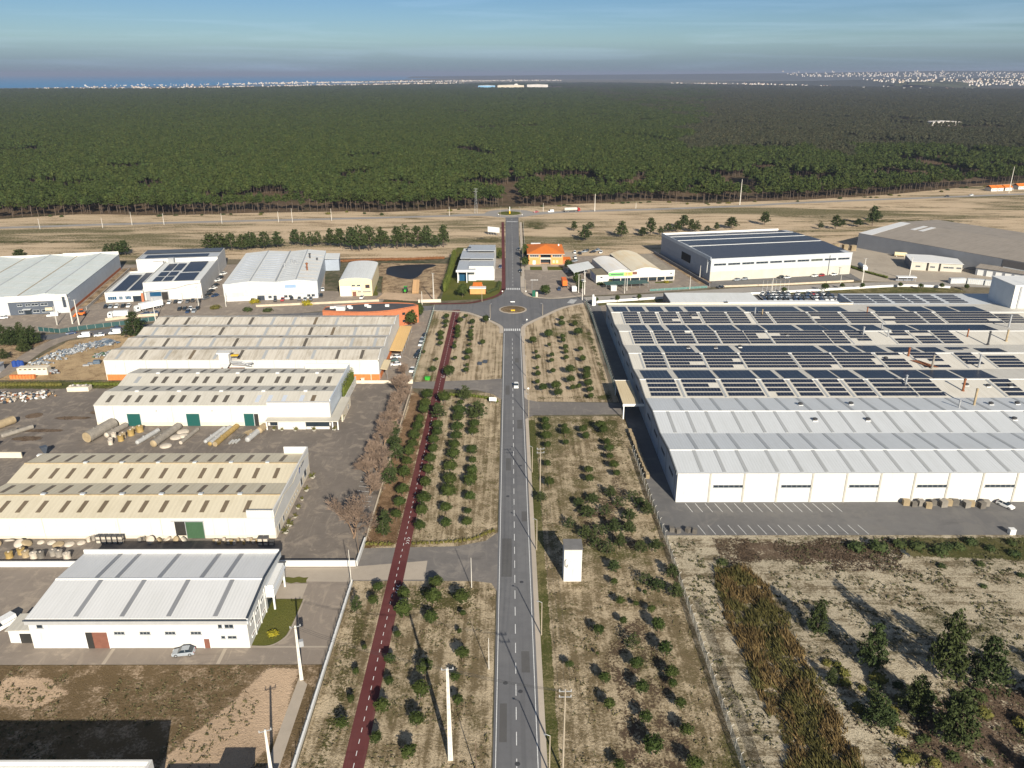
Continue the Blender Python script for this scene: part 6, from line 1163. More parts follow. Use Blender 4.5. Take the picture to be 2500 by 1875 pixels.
def car(x, y, colr, label, rz=0, group=None, kind='car', name=None, detail=1, z=.03):
    t = thing(name or ('parked_car' if kind == 'car' else 'parked_van'), label, kind, (x, y, z), rz, group); M_ = CARM[kind]
    for nm, me in (('body', M_['body']), ('roof', M_['roof'])):
        o = put(nm, me, t); o.material_slots[0].link = 'OBJECT'; o.material_slots[0].material = CARC[colr]
    put('windows', M_['glass'], t)
    for wx in (-1.32, 1.32):
        for wy in (-.80, .80): put('wheel', WHEEL, t, (wx, wy, .33))
    if detail:
        fx = -2.09 if kind == 'car' else -2.45
        for s in (-.58, .58): put('headlight', HL, t, (fx, s, .64)); put('tail_light', TL, t, (2.12 if kind == 'car' else 2.54, s*1.1, .72))
        put('number_plate', PLATE, t, (2.16 if kind == 'car' else 2.56, 0, .5))
    return t
def lot(lst, where, rz, group, rev=0, jit=.06):
    r_ = random.Random(len(where)); cnt = {}
    l = sorted(lst, key=lambda q: q[0])
    for i, (x, y, c) in enumerate(l): car(x, y+1.2, c, f'{c} car, {ORD[i]} from the left {where}', rz+r_.uniform(-jit,jit), group, detail=0)
N10 = R(9.5)
lot(CARS_G1, 'in the row under the blue windows', R(90)+N10, 'cars at the solar office block'); lot(CARS_G2, 'in the row along the white warehouse front', R(90)+N10, 'cars at the solar office block')
lot(CARS_G3, 'of the cluster on the yard before the warehouse', R(90)+N10, 'cars at the solar office block'); lot(CARS_G4, 'beside the roadside wall near the articulated lorry', N10, 'cars at the solar office block')
for i, (x, y, c) in enumerate(sorted(CARS_GS, key=lambda q: q[1])): car(x, y, c, f'{c} car, {ORD[i]} from the front in the alley between two halls', R(62), 'cars in the alley between the halls', detail=0)
lot(CARS_H, 'before the ribbed grey hall', R(90)+N10, 'cars before the ribbed grey hall')
for i, (x, y, c) in enumerate(sorted(CARS_D, key=lambda q: q[1])): car(x, y, c, f'{c} car, {ORD[i]} from near end of the lot beside the orange-base hall', R(82) if x > -41 else R(10), 'cars beside the orange-base hall')
stl = ['white car at the left edge before the pale green hall', 'dark blue car on the street by the scrap yard corner', 'white saloon parked on the street by the scrap yard', 'dark blue car with white cover on street near fence', 'black pickup half hidden by the street tree']
for (x, y, c), lab in zip(CARS_ST, stl): car(x, y, c, lab, R(18) if c != 'blue' else R(30))
for (x, y, c), lab in zip(VANS_ST, ['white van parked at the dark blue office front', 'white van first in line on the street by scrap yard', 'white van third in line on the street by scrap yard']): car(x, y, c, lab, R(15), None, 'van')
lot(CARS_M, 'before the panel-roofed hall', R(30), 'cars before the panel-roofed hall')
pal = ['silver','black','white','grey','black','blue','white','silver','black','grey','white','blue','black','red','grey','silver','black','white']; r_ = random.Random(5)
for i, (x, y) in enumerate(CARS_LOT):
    if r_.random() < .06: continue
    c = pal[r_.randrange(len(pal))]; car(x, y, c, f'{c} car, {ORD[i % 15]} from left in the {("near","middle","far")[i//15]} row of the packed car park', R(90)+r_.uniform(-.05,.05), 'cars in the factory car park', detail=0)
lot(CARS_L, 'among the vehicles around the vaulted shop', R(70), 'vehicles around the vaulted shop', jit=.8)
for (x, y, c), lab in zip(CARS_J, ['dark blue car on the drive of the modern white house', 'black car parked at roadside near the orange house, upper one', 'black car parked at roadside near the orange house, lower one']): car(x, y, c, lab, R(88))
car(CAR_ROAD[0], CAR_ROAD[1], 'white', 'white car driving down the main road', R(90), name='driving_car'); car(CAR_I[0], CAR_I[1], 'white', 'small white car before the barrel-roofed shed', R(85))
car(-64.6, 126.4, 'silver', 'silver grey coupe parked in front of the white hall', R(8)); car(-105.2, 134.6, 'white', 'white van cut by the left edge beside the white hall', R(62), None, 'van')
car(131.5, 183.2, 'white', 'pale car at the right edge by the factory wall', R(120)); car(TRUCKS['hwvan'][0], TRUCKS['hwvan'][1], 'white', 'white van on the highway right of far roundabout', R(14), None, 'van', 'driving_van'); car(TRUCKS['hwred'][0], TRUCKS['hwred'][1], 'red', 'dark red car leaving the far roundabout', R(14), name='driving_car')
car(408.4, 750, 'black', 'black car on the highway at far right', R(14), name='driving_car', detail=0); car(435.2, 757.5, 'white', 'white car on the highway at far right', R(14), name='driving_car', detail=0)
def truck(x, y, rz, label, name='lorry', cabm=None, boxm=None, L=12.0, tank=False, H=3.9, cab=True):
    t = thing(name, label, 'truck', (x, y, .02), rz)
    if cab:
        c = MB(); c.prism([(-2.6,.6),(-2.6,1.9),(-2.25,3.0),(-.5,3.15),(-.5,.6)], 'y', -1.2, 1.2); c.obj('cab', cabm or TRIM, t); MB().prism([(-2.64,1.75),(-2.3,2.8),(-2.25,2.8),(-2.58,1.75)], 'y', -1.05, 1.05).obj('windscreen', GLASS, t); MB().box(-2.68,-2.5,-1.22,1.22,.35,.75).obj('bumper', GTRIM, t)
        for s in (-1,1): MB().box(-2.0,-1.0,s*1.2-.02,s*1.2+.02,1.8,2.6).obj('side_window', GLASS, t)
        if tank: MB().prism([(-1.8,3.15),(-.5,3.2),(-.5,3.7)], 'y', -1, 1).obj('wind_deflector', cabm or TRIM, t)
    if tank: m = MB().tube((0,0,2.25), (L,0,2.25), 1.25, k=16); m.obj('tank', boxm or STEEL, t); MB().box(0,L,-.5,.5,.8,1.05).obj('chassis', DMETAL, t); MB().box(1,L-1,-.25,.25,3.45,3.6).obj('walkway', STEEL, t)
    else: MB().box(-.1,L,-1.25,1.25,1.1,H).obj('cargo_box', boxm or TRIM, t); MB().box(0,L,-.5,.5,.75,1.09).obj('chassis', DMETAL, t)
    for wx in ([-1.8] if cab else []) + [.6, 1.7, L-3.4, L-2.2, L-1.0]:
        for s in (-1.0, 1.0): put('wheel', WHEEL, t, (wx, s, .5), None, (1.5,1.6,1.5))
    return t
truck(-178.5, 369.2, R(50), 'white articulated lorry parked on the yard before the solar office block', L=11); truck(-186, 358.2, R(10), 'white box trailer by the roadside wall near the lorry', 'trailer', L=6.5, H=3.4)
truck(45.5, 663.8, R(13), 'tanker lorry with pale tank and red cab on the highway', 'tanker_lorry', CARC['red'], PALE, 11, True).rotation_euler.z = R(13+180)
bpy.data.objects['tanker_lorry'].location = (56, 666.2, .02)
truck(29.6, 414, R(92), 'bright orange curtain-sided trailer parked on the forecourt', 'trailer', None, ORANGE_P, 8.5, cab=False); truck(34.0, 406.5, R(88), 'white lorry cab and flatbed beside the orange trailer', L=5, H=1.6)
truck(206, 452, R(85), 'white tanker truck on the ramp beside the panel-roofed hall', 'tanker_lorry', TRIM, STEEL, 8, True); truck(197, 497, R(120), 'white lorry behind the panel-roofed hall near the pallets', L=7)
t = thing('tractor', 'green tractor standing on the muddy plot by the pond', 'tractor', (-54.8,404.5,.02), R(90)); MB().box(-2.2,.2,-.5,.5,.9,1.9).obj('bonnet', GREENP, t); MB().box(0.1,1.6,-.8,.8,1.0,2.9).obj('cabin', GLASS, t); MB().box(-.05,1.75,-.9,.9,2.9,3.05).obj('roof', GREENP, t)
for x, r in ((-1.6,.55),(.9,.95)):
    for s in (-.9,.9): MB().tube((x,s-.2,r), (x,s+.2,r), r, k=14).obj('wheel', RUBBER, t)
t = thing('loader', 'orange loader parked at the corner of the pale green hall', 'loader', (-203.5,362,.02), R(20)); MB().box(-1.8,2.0,-1.1,1.1,.7,1.7).obj('chassis', ORANGE_P, t); MB().box(-.4,1.1,-.8,.8,1.7,3.0).obj('cabin', GLASS, t); MB().box(-.5,1.2,-.9,.9,3.0,3.15).obj('cabin_roof', ORANGE_P, t); MB().prism([(-3.6,.2),(-2.4,.2),(-2.2,1.3),(-3.3,.5)], 'y', -1.3, 1.3).obj('bucket', ORANGE_P, t); MB().box(-2.6,-1.2,-.9,-.7,.9,1.3).obj('lift_arm', ORANGE_P, t); MB().box(-2.6,-1.2,.7,.9,.9,1.3).obj('lift_arm', ORANGE_P, t)
for x in (-1.2,1.4):
    for s in (-1.1,1.1): MB().tube((x,s-.2,.65), (x,s+.2,.65), .65, k=12).obj('wheel', RUBBER, t)
# ================================================================ poles, lamps, wires
def lamp(x, y, h, label, arm=-.7, group='street lamps along the main road'):
    t = thing('street_lamp', label, 'street lamp', (x, y, 0), 0, group); MB().tube((0,0,0), (0,0,h), .13, .09, 8).obj('pole', POLE_T, t); MB().tube((0,0,h), (arm,0,h+.35), .045, .04, 6).obj('arm', STEEL, t); MB().box(arm-.35, arm+.1, -.11, .11, h+.28, h+.40).obj('lamp_head', STEEL, t)
LAMPS = [(6.4,97.5,8),(6.4,131.9,8),(6.4,163,8.3),(6.4,203,8),(6.3,242.5,8),(6.2,280.7,8),(6.3,319.9,8)]
for i, (x, y, h) in enumerate(LAMPS): lamp(x, y, h, f'street lamp on the right verge of main road, {ORD[i]} from the bottom')
for i, (x, y, h) in enumerate([(15.6,362,5.6),(-9.2,356.6,6.9),(-14,386,7),(8.2,404,7),(-7.6,640,7.5),(8.4,640,7.5),(8.2,560,7.5),(8.0,480,7.5)]): lamp(x, y, h, f'lamp post around the roundabouts, {ORD[i]} counting from the near roundabout', 0.7 if x < 0 else -.7, 'lamp posts around the roundabouts')
def upole(x, y, h, label, r=.26, arms=1, rz=0, mat=POLE, concrete=True, group='utility poles', tr=False):
    t = thing('utility_pole', label, 'pole', (x, y, 0), rz, group)
    if concrete:
        MB().prism([(-r,-r*.75),(r,-r*.75),(r,r*.75),(-r,r*.75)], 'z', 0, 1).obj('shaft', mat, t); o = t.children[0] if t.children else None
        for o in [q for q in bpy.data.objects if q.parent == t]:
            me = o.data; zs = [v for v in me.vertices if v.co.z > .5]
            for v in zs: v.co = (v.co.x*.5, v.co.y*.5, h)
    else: MB().tube((0,0,0), (0,0,h), r*.6, r*.35, 8).obj('shaft', mat, t)
    for a in range(arms):
        z = h-.3-a*1.1; MB().box(-1.0, 1.0, -.05, .05, z, z+.1).obj('crossarm', GTRIM, t)
        for x_ in (-.9, 0, .9): put('insulator', shared('ins', lambda: MB().lathe([(.06,0),(.11,.08),(.06,.16),(.11,.24),(.05,.34)], 8).mesh('insulator', [FRP[3]])), t, (x_, 0, z+.12))
    if concrete and h > 12:
        for k in range(int(h/1.1)): put('climbing_slot', shared('slot', lambda: MB().box(-.07,.07,-.02,.02,-.16,.16).mesh('climbing_slot', [FRP[2]])), t, (0, -r*.78*(1-.5*(k*1.1+1)/h)-.012, k*1.1+1))
    if tr: MB().box(.3, 1.1, -.4, .4, h*.62, h*.62+1.2).obj('transformer', GTRIM, t)
    return (x, y, h)
UP = [upole(-10,100.4,19.1,'tall tapered concrete pole with ladder holes on the lower left plot',.42,1,R(5)), upole(-39.6,119.3,12.4,'white concrete pole at the white hall car park corner',.34,1,R(20),tr=True), upole(-38.8,96.5,10.4,'concrete pole at the bottom edge by the orange hut',.32,1,R(20)), upole(8.6,97.2,17.6,'slim pole with white insulators right of road at bottom',.3,2,0,POLE_T,False)]
upole(-4.1,121.9,7.4,'thin pole at the left road edge, lower one',.16,0,0,POLE,False); upole(-5.6,97.5,6.9,'thin pole left of the road at bottom edge',.16,0,0,BARK,False); upole(-8.6,147.9,7.9,'thin pole on the grass below the lower driveway',.16,0,0,POLE,False); upole(-35.6,148.8,9.4,'slim pole at the white gate wall',.18,0,0,POLE,False); upole(-35.9,160,7.5,'slim dark pole inside the yard gate',.15,0,0,BARK,False)
UP2 = upole(8.1,188,15,'utility pole with crossarm beside the road above transformer tower',.3,2,R(5),POLE_T,False); UP3 = upole(27.9,347.9,8.0,'thin dark pole on the plot below the roundabout',.16,0,0,BARK,False)
for i, (x, y, h) in enumerate([(-164,352,11.5),(-201,349,12.5),(-197,347,12),(-207,347,9),(-152,374,11),(-140,377.5,9),(-38.5,388,14.2),(-43.5,380,7),(36.8,389,9),(38.8,400,12),(36,403,10),(60,402,9),(62,408,11.5),(96,411,7),(107,436,7),(194,425,13.5),(222,430,13),(138,405,8),(177,413,7)]): upole(x, y, h, f'utility pole along the side streets, {ORD[i]} listed from left rear'.replace(' listed', ''), .2 if h < 12 else .28, 1 if h > 9 else 0, .4*i, POLE, True, 'utility poles along the side streets')
for i, (x, y, h) in enumerate([(-347.5,587.4,7.8),(-303.3,592,7.6),(-286.4,603.1,10.1),(-262.7,604.4,8.7),(-220.6,610.1,7.7),(-179,616.5,8),(-167.9,615,10.7),(-139.2,622.4,9.5),(-48.8,645.5,7.3),(28,667,7),(71.1,668,14.3),(107.6,682,5),(201.7,702,21.9),(480.9,775,24.7)]): upole(x, y, h, f'pale pole along the highway, {ORD[i]} from the left', .17 if h < 12 else .3, 0, 0, POLE, True, 'poles along the highway')
# lattice pylon at the forest edge
t = thing('lattice_mast', 'slim lattice mast at the forest edge left of far roundabout', 'mast', (-27.7,657.8,0)); h = 20
for sx in (-1,1):
    for sy in (-1,1): MB().tube((sx*1.1,sy*1.1,0), (sx*.35,sy*.35,h), .07, .05, 4).obj('leg', STEEL, t)
for k in range(9):
    z0, z1 = k*h/9, (k+1)*h/9; a, b = 1.1-.75*z0/h, 1.1-.75*z1/h
    for s in (-1,1): MB().tube((-a,s*a,z0), (b,s*b,z1), .035, .035, 4).obj('brace', STEEL, t); MB().tube((s*a,-a,z0), (s*b,b,z1), .035, .035, 4).obj('brace', STEEL, t)
for z in (19.6, 17.6): MB().box(-1.8,1.8,-.06,.06,z,z+.12).obj('crossarm', STEEL, t)
def cable(a, b, sag, label, r=.022):
    m = MB(); n = 12; P_ = []
    for i in range(n+1): t_ = i/n; P_.append(Vector(a).lerp(Vector(b), t_)-Vector((0,0,sag*4*t_*(1-t_))))
    for i in range(n): m.tube(P_[i], P_[i+1], r, r, 4, caps=False)
    tag(m.obj('overhead_cable', CABLE), label, 'cable', 'overhead cables')
for k in (-1,0,1):
    cable((-10+k*.95,100.4,18.9), (-39.6+k*.9,119.3,12.2), .8, f'{("left","middle","right")[k+1]} overhead cable from tall concrete pole to white pole', .02); cable((-10+k*.95,100.4,18.9), (8.6+k,97.2,17.4), .4, f'{("left","middle","right")[k+1]} overhead cable crossing the road near the bottom', .02)
    cable((8.6+k,97.2,17.4), (8.1+k,188,14.8), 1.4, f'{("left","middle","right")[k+1]} overhead cable running along right side of road', .02)
# ================================================================ walls and fences
wall_run('boundary_wall', 'white wall topped with rail along the left plot beside the lots', 'wall', [(-35.9,60),(-35.7,120),(-35.6,149.6)], .95, .25, WHITE, TRIM)
wall_run('boundary_wall', 'white wall between the gate and the white hall', 'wall', [(-53.8,156.3),(-36,156.3)], 1.5, .25, WHITE, TRIM); wall_run('boundary_wall', 'short white gate wall running up to the bare tree', 'wall', [(-35.7,156.4),(-35.5,166.5)], 1.3, .25, WHITE, TRIM)
wall_run('boundary_wall', 'white wall left of the white hall', 'wall', [(-135,156.3),(-96,156.3)], 1.4, .25, WHITE, TRIM); wall_run('boundary_wall', 'low tan kerb wall under the bare trees', 'wall', [(-35.5,167),(-35.9,269)], .45, .22, CONC_T)
wall_run('boundary_wall', 'pale yard wall below the orange-base hall car park', 'wall', [(-57,273.4),(-41.5,273.4)], 1.1, .25, CREAM); wall_run('boundary_wall', 'cream pier wall at the upper driveway gate', 'wall', [(-41,273.3),(-36.6,273.3)], .7, .25, CREAM)
for x, h in ((-54.5,2.0),(-41.2,2.0),(-36.6,1.6)): u = tag(MB().box(-.6,.6,-.3,.3,0,h).box(-.7,.7,-.4,.4,h,h+.1).obj('gate_pier', CREAM), {-54.5:'cream gate pier nearest the orange-base hall',-41.2:'cream gate pier in the middle of the yard wall',-36.6:'cream gate pier at the lot fence corner'}[x], 'pier'); u.location = (x, 273.4, 0)
wall_run('boundary_wall', 'tan wall in front of the solar office block', 'wall', [(-188,353.4),(-176,359.6),(-167,362)], 1.2, .25, CONC_T); wall_run('boundary_wall', 'tan wall at the muddy plot gate by the street', 'wall', [(-46,384.6),(-34.6,385.4)], 1.5, .3, CREAM); wall_run('boundary_wall', 'pale wall before the ribbed grey hall', 'wall', [(-125,377),(-66,387)], 1.0, .25, CONC_T)
wall_run('boundary_wall', 'low white wall along the street behind the factory', 'wall', smooth_line([(43.4,383.5),(79.1,391.8),(130.6,400.5),(173.3,408.8),(206.6,415.4),(222,415.4),(236,412.5)], 3), 1.1, .25, TRIM)
wall_run('boundary_wall', 'pale wall before the panel-roofed hall yard', 'wall', [(112,414.5),(150,419.5),(190,427)], .9, .25, CONC_T); wall_run('boundary_wall', 'grey wall along the grassy side of the pale green hall', 'wall', [(-206,372),(-222,455)], 1.4, .2, CONC); wall_run('boundary_wall', 'dark wall between the shop yard and panel-roofed hall', 'wall', [(108,417),(92,501)], 1.6, .25, NWALL)
MESH_T = veil('teal_wire_mesh', (.12,.30,.27), .42); MESH_G = veil('grey_wire_mesh', (.42,.46,.45), .38); MESH_D = veil('dark_teal_net', (.02,.07,.07), .9)
def fence(label, line, h, mesh_m, post_m, step=3.0, lean=True, name='wire_fence'):
    t = thing(name, label, 'fence', (line[0][0], line[0][1], 0)); o = line[0]; r_ = random.Random(int(abs(o[0]*10)))
    pm = MB().tube((0,0,0), (0,0,h), .055, .055, 6).mesh('post', [post_m])
    if lean: pm = MB().tube((0,0,0), (0,0,h), .055, .055, 6).tube((0,0,h), (.38,0,h+.35), .05, .05, 6).mesh('post', [post_m])
    for a, b in zip(line, line[1:]):
        L = math.dist(a,b); n = max(1, round(L/step)); an = math.atan2(b[1]-a[1], b[0]-a[0]); s = L/n
        pl = MB().box(.03, s-.03, -.012, .012, .05, h-.05).mesh('mesh_panel', [mesh_m])
        for k in range(n):
            x, y = a[0]+(b[0]-a[0])*k/n-o[0], a[1]+(b[1]-a[1])*k/n-o[1]; put('post', pm, t, (x,y,0), (r_.uniform(-.02,.02), r_.uniform(-.02,.02), 0)); put('mesh_panel', pl, t, (x,y,0), an)
    put('post', pm, t, (line[-1][0]-o[0], line[-1][1]-o[1], 0)); return t
fence('wire fence on leaning concrete posts along the lower right plot', [(38.4,60),(38.3,130),(38.3,168),(37.6,186),(37.3,216)], 2.0, MESH_G, POLE); fence('green wire fence along the shaded side of the factory', [(38.0,262),(38.6,360),(38.0,383)], 2.2, MESH_T, GREENP if False else POLE)
fence('grey green wire fence beside the orange-base hall car park', [(-36.2,275),(-36.9,372)], 2.0, MESH_T, POLE); fence('dark rail fence on the white wall along lots', [(-35.9,98),(-35.7,149)], 2.0, veil('thin_rails', (.3,.3,.3), .12), DTRIM, 2.5, False)
fence('dark teal net fence along the far left street', [(-210.5,338),(-199.4,335),(-190,340.5),(-175,347.8),(-165,354)], 2.0, MESH_D, POLE, 3.2, False, 'net_fence'); fence('wire fence beside the main road drive north', [(9.6,470),(10.4,608)], 1.8, MESH_G, POLE, 4.0, False)
fence('low wire fence in front of the vaulted shop lawn', [(74,406.5),(106,413.5)], 1.2, MESH_T, CONC, 4.0, False)
# ================================================================ yard clutter
def pipe_tank(x0, y0, x1, y1, r, mat, label, end=None, open_end=False, group='fibreglass tanks on the paved yard', name='fibreglass_tank'):
    L = math.dist((x0,y0),(x1,y1)); t = thing(name, label, 'tank', (x0,y0,0), math.atan2(y1-y0,x1-x0), group)
    sh = MB(); k = 18
    if open_end: sh.tube((0,0,r), (L,0,r), r, r, k, caps=False).tube((.02,0,r), (L-.1,0,r), r*.95, r*.95, k, mi=1)
    else: sh.tube((0,0,r), (L,0,r), r, r, k)
    sh.obj('shell', [mat, end or DARKIN], t)
    for q in (.08, .5, .92): MB().tube((L*q-.09,0,r), (L*q+.09,0,r), r*1.035, r*1.035, k).obj('rib_ring', mat, t)
    if not open_end: MB().lathe([(r*.99,0),(r*.85,.25),(r*.45,.42),(0,.46)], 16).obj('domed_end', end or mat, t).matrix_local = Matrix.Translation((0,0,r)) @ Matrix.Rotation(R(-90), 4, 'Y')
    MB().lathe([(.22,0),(.22,.25),(.32,.25),(.32,.32)], 10).obj('nozzle', mat, t).location = (L*.3, 0, 2*r-.05)
pipe_tank(-131.6,223,-128.4,234,1.75,FRP[0],'largest grey open tank lying on the paved yard', FRP[1], True); pipe_tank(-127.2,226.5,-124.6,234.3,.9,FRP[0],'grey tank lying right of the largest tank', FRP[2])
pipe_tank(-115.4,221.6,-112.6,230.6,.72,FRP[3],'pale grey pipe left in the middle group'); pipe_tank(-112.0,226,-109.6,232.6,.55,FRP[5],'dark thin pipe in the middle group'); pipe_tank(-109.6,219.8,-107.0,233,1.15,FRP[0],'long brown grey tank in the middle group', FRP[1]); pipe_tank(-102.0,221.6,-100.4,231.6,.6,FRP[0],'slim grey pipe right in the middle group', FRP[2], True)
pipe_tank(-94.6,222.4,-92.2,232.6,.62,FRP[3],'light grey pipe leftmost by the second teal door'); pipe_tank(-92.6,220.6,-90.4,233,.72,FRP[3],'second light grey pipe by the second teal door', FRP[4]); pipe_tank(-90.8,220,-88.4,233.6,.85,FRP[4],'long yellow pipe by the second teal door', FRP[1], True); pipe_tank(-81.8,223.2,-80.4,229.6,.85,FRP[3],'grey tank near the third teal door'); pipe_tank(-80.0,229.6,-79.2,233.2,1.05,FRP[1],'tan short tank against the wall near third teal door')
def bowl(x, y, r, h, mat, label, tilt=0, group='moulded lids and bowls', name='moulded_lid'):
    o = MB().lathe([(r,0),(r*1.02,h*.25),(r*.9,h*.6),(r*.5,h*.92),(0,h)], 18).obj(name, mat, smooth=True); o.location = (x,y,.02+abs(math.sin(tilt))*r); o.rotation_euler = (tilt,0,x); return tag(o, label, 'lid', group)
for i, (x, y, r) in enumerate([(-105.4,226.6,1.9),(-103.6,227.6,1.6),(-106.2,220.4,1.8),(-104.8,230.6,1.9)]): bowl(x, y, r, .7, FRP[2], f'pale domed lid on the paved yard, {ORD[i]} of the middle group', 0, 'domed lids on the paved yard')
def drum(x, y, r, h, mat, label, group, lie=None, name='drum'):
    t = thing(name, label, 'drum', (x,y,0), lie or 0, group); o = MB().lathe([(r,0),(r,h*.1),(r*.96,h*.15),(r*.96,h*.82),(r*1.04,h*.86),(r*1.04,h*.95),(r*.7,h)], 14).obj('shell', mat, t); q = MB().lathe([(r*.3,0),(r*.3,h*.12),(0,h*.12)], 10).obj('cap', FRP[2], t); q.location = (0,0,h)
    if lie is not None: o.matrix_local = Matrix.Translation((0,0,r*1.04)) @ Matrix.Rotation(R(90),4,'Y'); q.matrix_local = Matrix.Translation((h,0,r*1.04)) @ Matrix.Rotation(R(90),4,'Y')
for i, (x, y, r, h, k) in enumerate([(-123.8,221.8,.75,1.5,2),(-124.6,223.6,.7,1.4,2),(-121.8,224.4,.9,1.8,4),(-122.2,226.8,.9,1.7,1),(-120.4,228.4,1.0,1.9,4),(-118.8,231.2,1.1,2.0,4),(-120.8,231,.8,1.6,1),(-125.2,227,.8,1.6,2)]): drum(x, y, r, h, FRP[k], f'{["tan","yellow"][k == 4]} moulded drum beside the largest tank, {ORD[i]} from the front', 'drums beside the largest tank')
for i in range(6): drum(-86.9+.9*(i % 3)+.4*(i//3), 221.5+3.0*(i//3)+.3*i, .4, 2.2, FRP[3] if i < 3 else FRP[5], f'small grey bundle next to the yellow pipe, {ORD[i]} from the front', 'bundles beside the yellow pipe', R(78))
for i in range(7): drum(-84.8+.55*i, 228+.5*(i % 3), .3, 2.6, FRP[1], f'thin tan pipe stub by the wall, {ORD[i]} from left before the third teal door', 'tan pipe stubs by the wall', R(80))
r_ = random.Random(31)
for i in range(9): bowl(-124.5+2.4*i+r_.uniform(-.4,.4), 165.6+r_.uniform(-.6,.9), r_.uniform(.8,1.35), .45, FRP[2] if i % 3 else FRP[1], f'round moulded disc before the cream hall, {ORD[i]} from the left', r_.choice((0,.9,.5)), 'moulded discs before the cream hall')
for i in range(5): bowl(-88+2.0*i, 166.6+r_.uniform(-.3,.5), r_.uniform(.7,1.1), .4, FRP[1] if i % 2 else FRP[2], f'round moulded disc near the green sliding door, {ORD[i]} from the left', .9, 'moulded discs near the green door')
CR = MB().box(-.6,.6,-.5,.5,0,.12).box(-.6,.6,-.5,.5,.95,1.05).box(-.6,-.52,-.5,-.42,.12,.95).box(.52,.6,-.5,-.42,.12,.95).box(-.6,-.52,.42,.5,.12,.95).box(.52,.6,.42,.5,.12,.95).mesh('crate_frame', [DMETAL]); CRI = MB().box(-.5,.5,-.4,.4,.13,.8).mesh('crate_load', [FRP[2]])
for i in range(15):
    c_, rw = i % 5, i // 5; x, y, z = (-100.6+1.35*c_, 166.4, 1.06*rw if rw < 2 else 0)
    if rw == 2: x, y, z = -60.8+1.35*(c_ % 3), 165.4+.0, 1.06*(c_//3)
    t = thing('wire_crate', f'dark framed crate before cream hall, {ORD[c_]} in {("lower","upper","right")[rw]} row', 'crate', (x,y,z), 0, 'crates before the cream hall'); put('frame', CR, t); put('load', CRI, t)
for i in range(16): drum(-72.6+.75*i+r_.uniform(-.1,.1), 166.2+r_.uniform(-.7,.9), r_.uniform(.3,.5), r_.uniform(.6,1.0), FRP[(1,2,4,2)[i % 4]], f'small moulded part heaped right of the green door, {ORD[i]} from left', 'moulded parts heaped by the green door')
for i in range(8): drum(-103.5+.9*i+(8 if i > 4 else 0), 167.4+r_.uniform(-.5,.4), r_.uniform(.35,.55), r_.uniform(.8,1.3), FRP[(2,0,5,1)[i % 4]], f'grey moulded part beside the crates, {ORD[i]} from left', 'moulded parts beside the crates')
for i, (x, y, k) in enumerate([(-118.9,160.2,4),(-117,161.8,4),(-115.2,160.6,1),(-113,160,2),(-111.4,160.2,5),(-109,161.2,0),(-107.4,160.8,0),(-105,159.8,2)]): drum(x, y, .85, 1.5, FRP[k], f'upright moulded tub behind the white wall, {ORD[i]} from the left', 'tubs behind the white wall')
# far left yard: scrap, tanks, containers
pipe_tank(-166.5,231,-163,238,1.3,FRP[1],'brown tank cut by the left edge of yard'); pipe_tank(-160,226.5,-154.4,233.6,.7,FRP[0],'long grey brown pipe lying at left in yard'); pipe_tank(-163.4,226,-158.8,231.8,.6,FRP[5],'dark pipe next to the long one at left')
def heap(name, label, pts, n, mats, seed, smin=.3, smax=1.1, flatten=.6):
    r2 = random.Random(seed); m = MB()
    for i in range(n):
        a, b, c = r2.choice(pts); x, y = a+r2.gauss(0,c), b+r2.gauss(0,c*.6); s = r2.uniform(smin,smax); z = r2.random()*.9*max(0,1-((x-a)**2+(y-b)**2)/(c*c*2))
        o = len(m.v); m.box(-s*.5,s*.5,-s*.4,s*.4,0,s*flatten, r2.randrange(len(mats))); rot = Matrix.Rotation(r2.random()*6.28,3,'Z') @ Matrix.Rotation(r2.gauss(0,.5),3,'X')
        for k in range(o, len(m.v)): v = rot @ Vector(m.v[k]); m.v[k] = (v.x+x, v.y+y, v.z+z+.2)
    return tag(stuff(m.obj(name, mats)), label, 'scrap')
SILV = flat('scrap_aluminium', (.30,.32,.34), .5, .4, 2, metal=.3); BLUESC = flat('blue_scrap', (.10,.14,.19), .6, .3, 2)
heap('scrap_heap', 'long heap of silvery metal scrap beside the lane', [(-177.7,315.8,2.4),(-180,311,2.2),(-182.5,307.5,2.4),(-184.7,301.5,2.4),(-186.4,295,1.8),(-175,318,2)], 620, [SILV, GTRIM, SILV, BLUESC, GTRIM, LGREY], 4, .25, .9)
heap('scrap_heap', 'smaller heap of silver green scrap by the gabled hall', [(-166,304.5,1.9),(-163.5,307.5,1.6)], 190, [SILV, GREEN_D, GTRIM, GTRIM], 5, .25, .9); heap('scrap_heap', 'rows of bluish pipes stacked behind the silvery heap', [(-172.5,321.5,1.8),(-169.5,320,1.4)], 90, [BLUESC, SILV], 6, .4, 1.8, .35)
heap('scrap_heap', 'mixed white and rusty junk pile at the left edge of yard', [(-175.5,259.5,2),(-173,262,2),(-169.5,259.5,1.8),(-166.9,263,1.8),(-178,256.5,1.8),(-181,262,2)], 420, [LGREY, RUST, DTRIM, WOOD, FRP[2], FRP[5], TRIM, FRP[0]], 7, .25, 1.1); heap('scrap_heap', 'small dark heap beside the white box container', [(-175.5,284.5,1.3)], 70, [DMETAL, RUST, GTRIM], 8)
t = thing('white_container', 'white ribbed container beside the lane by the scrap yard', 'container', (-187,281.5,0), R(4)); MB().box(0,11,0,3.2,.1,3.0).obj('body', CREAM, t)
for k in range(6): MB().box(.8+k*1.75,1.8+k*1.75,-.04,-.004,2.3,2.7).obj('vent', DARKIN, t)
t = thing('brick_pallet_row', 'row of red brick pallets and gas bottles before the white container', 'pallets', (-188,278,0), R(2))
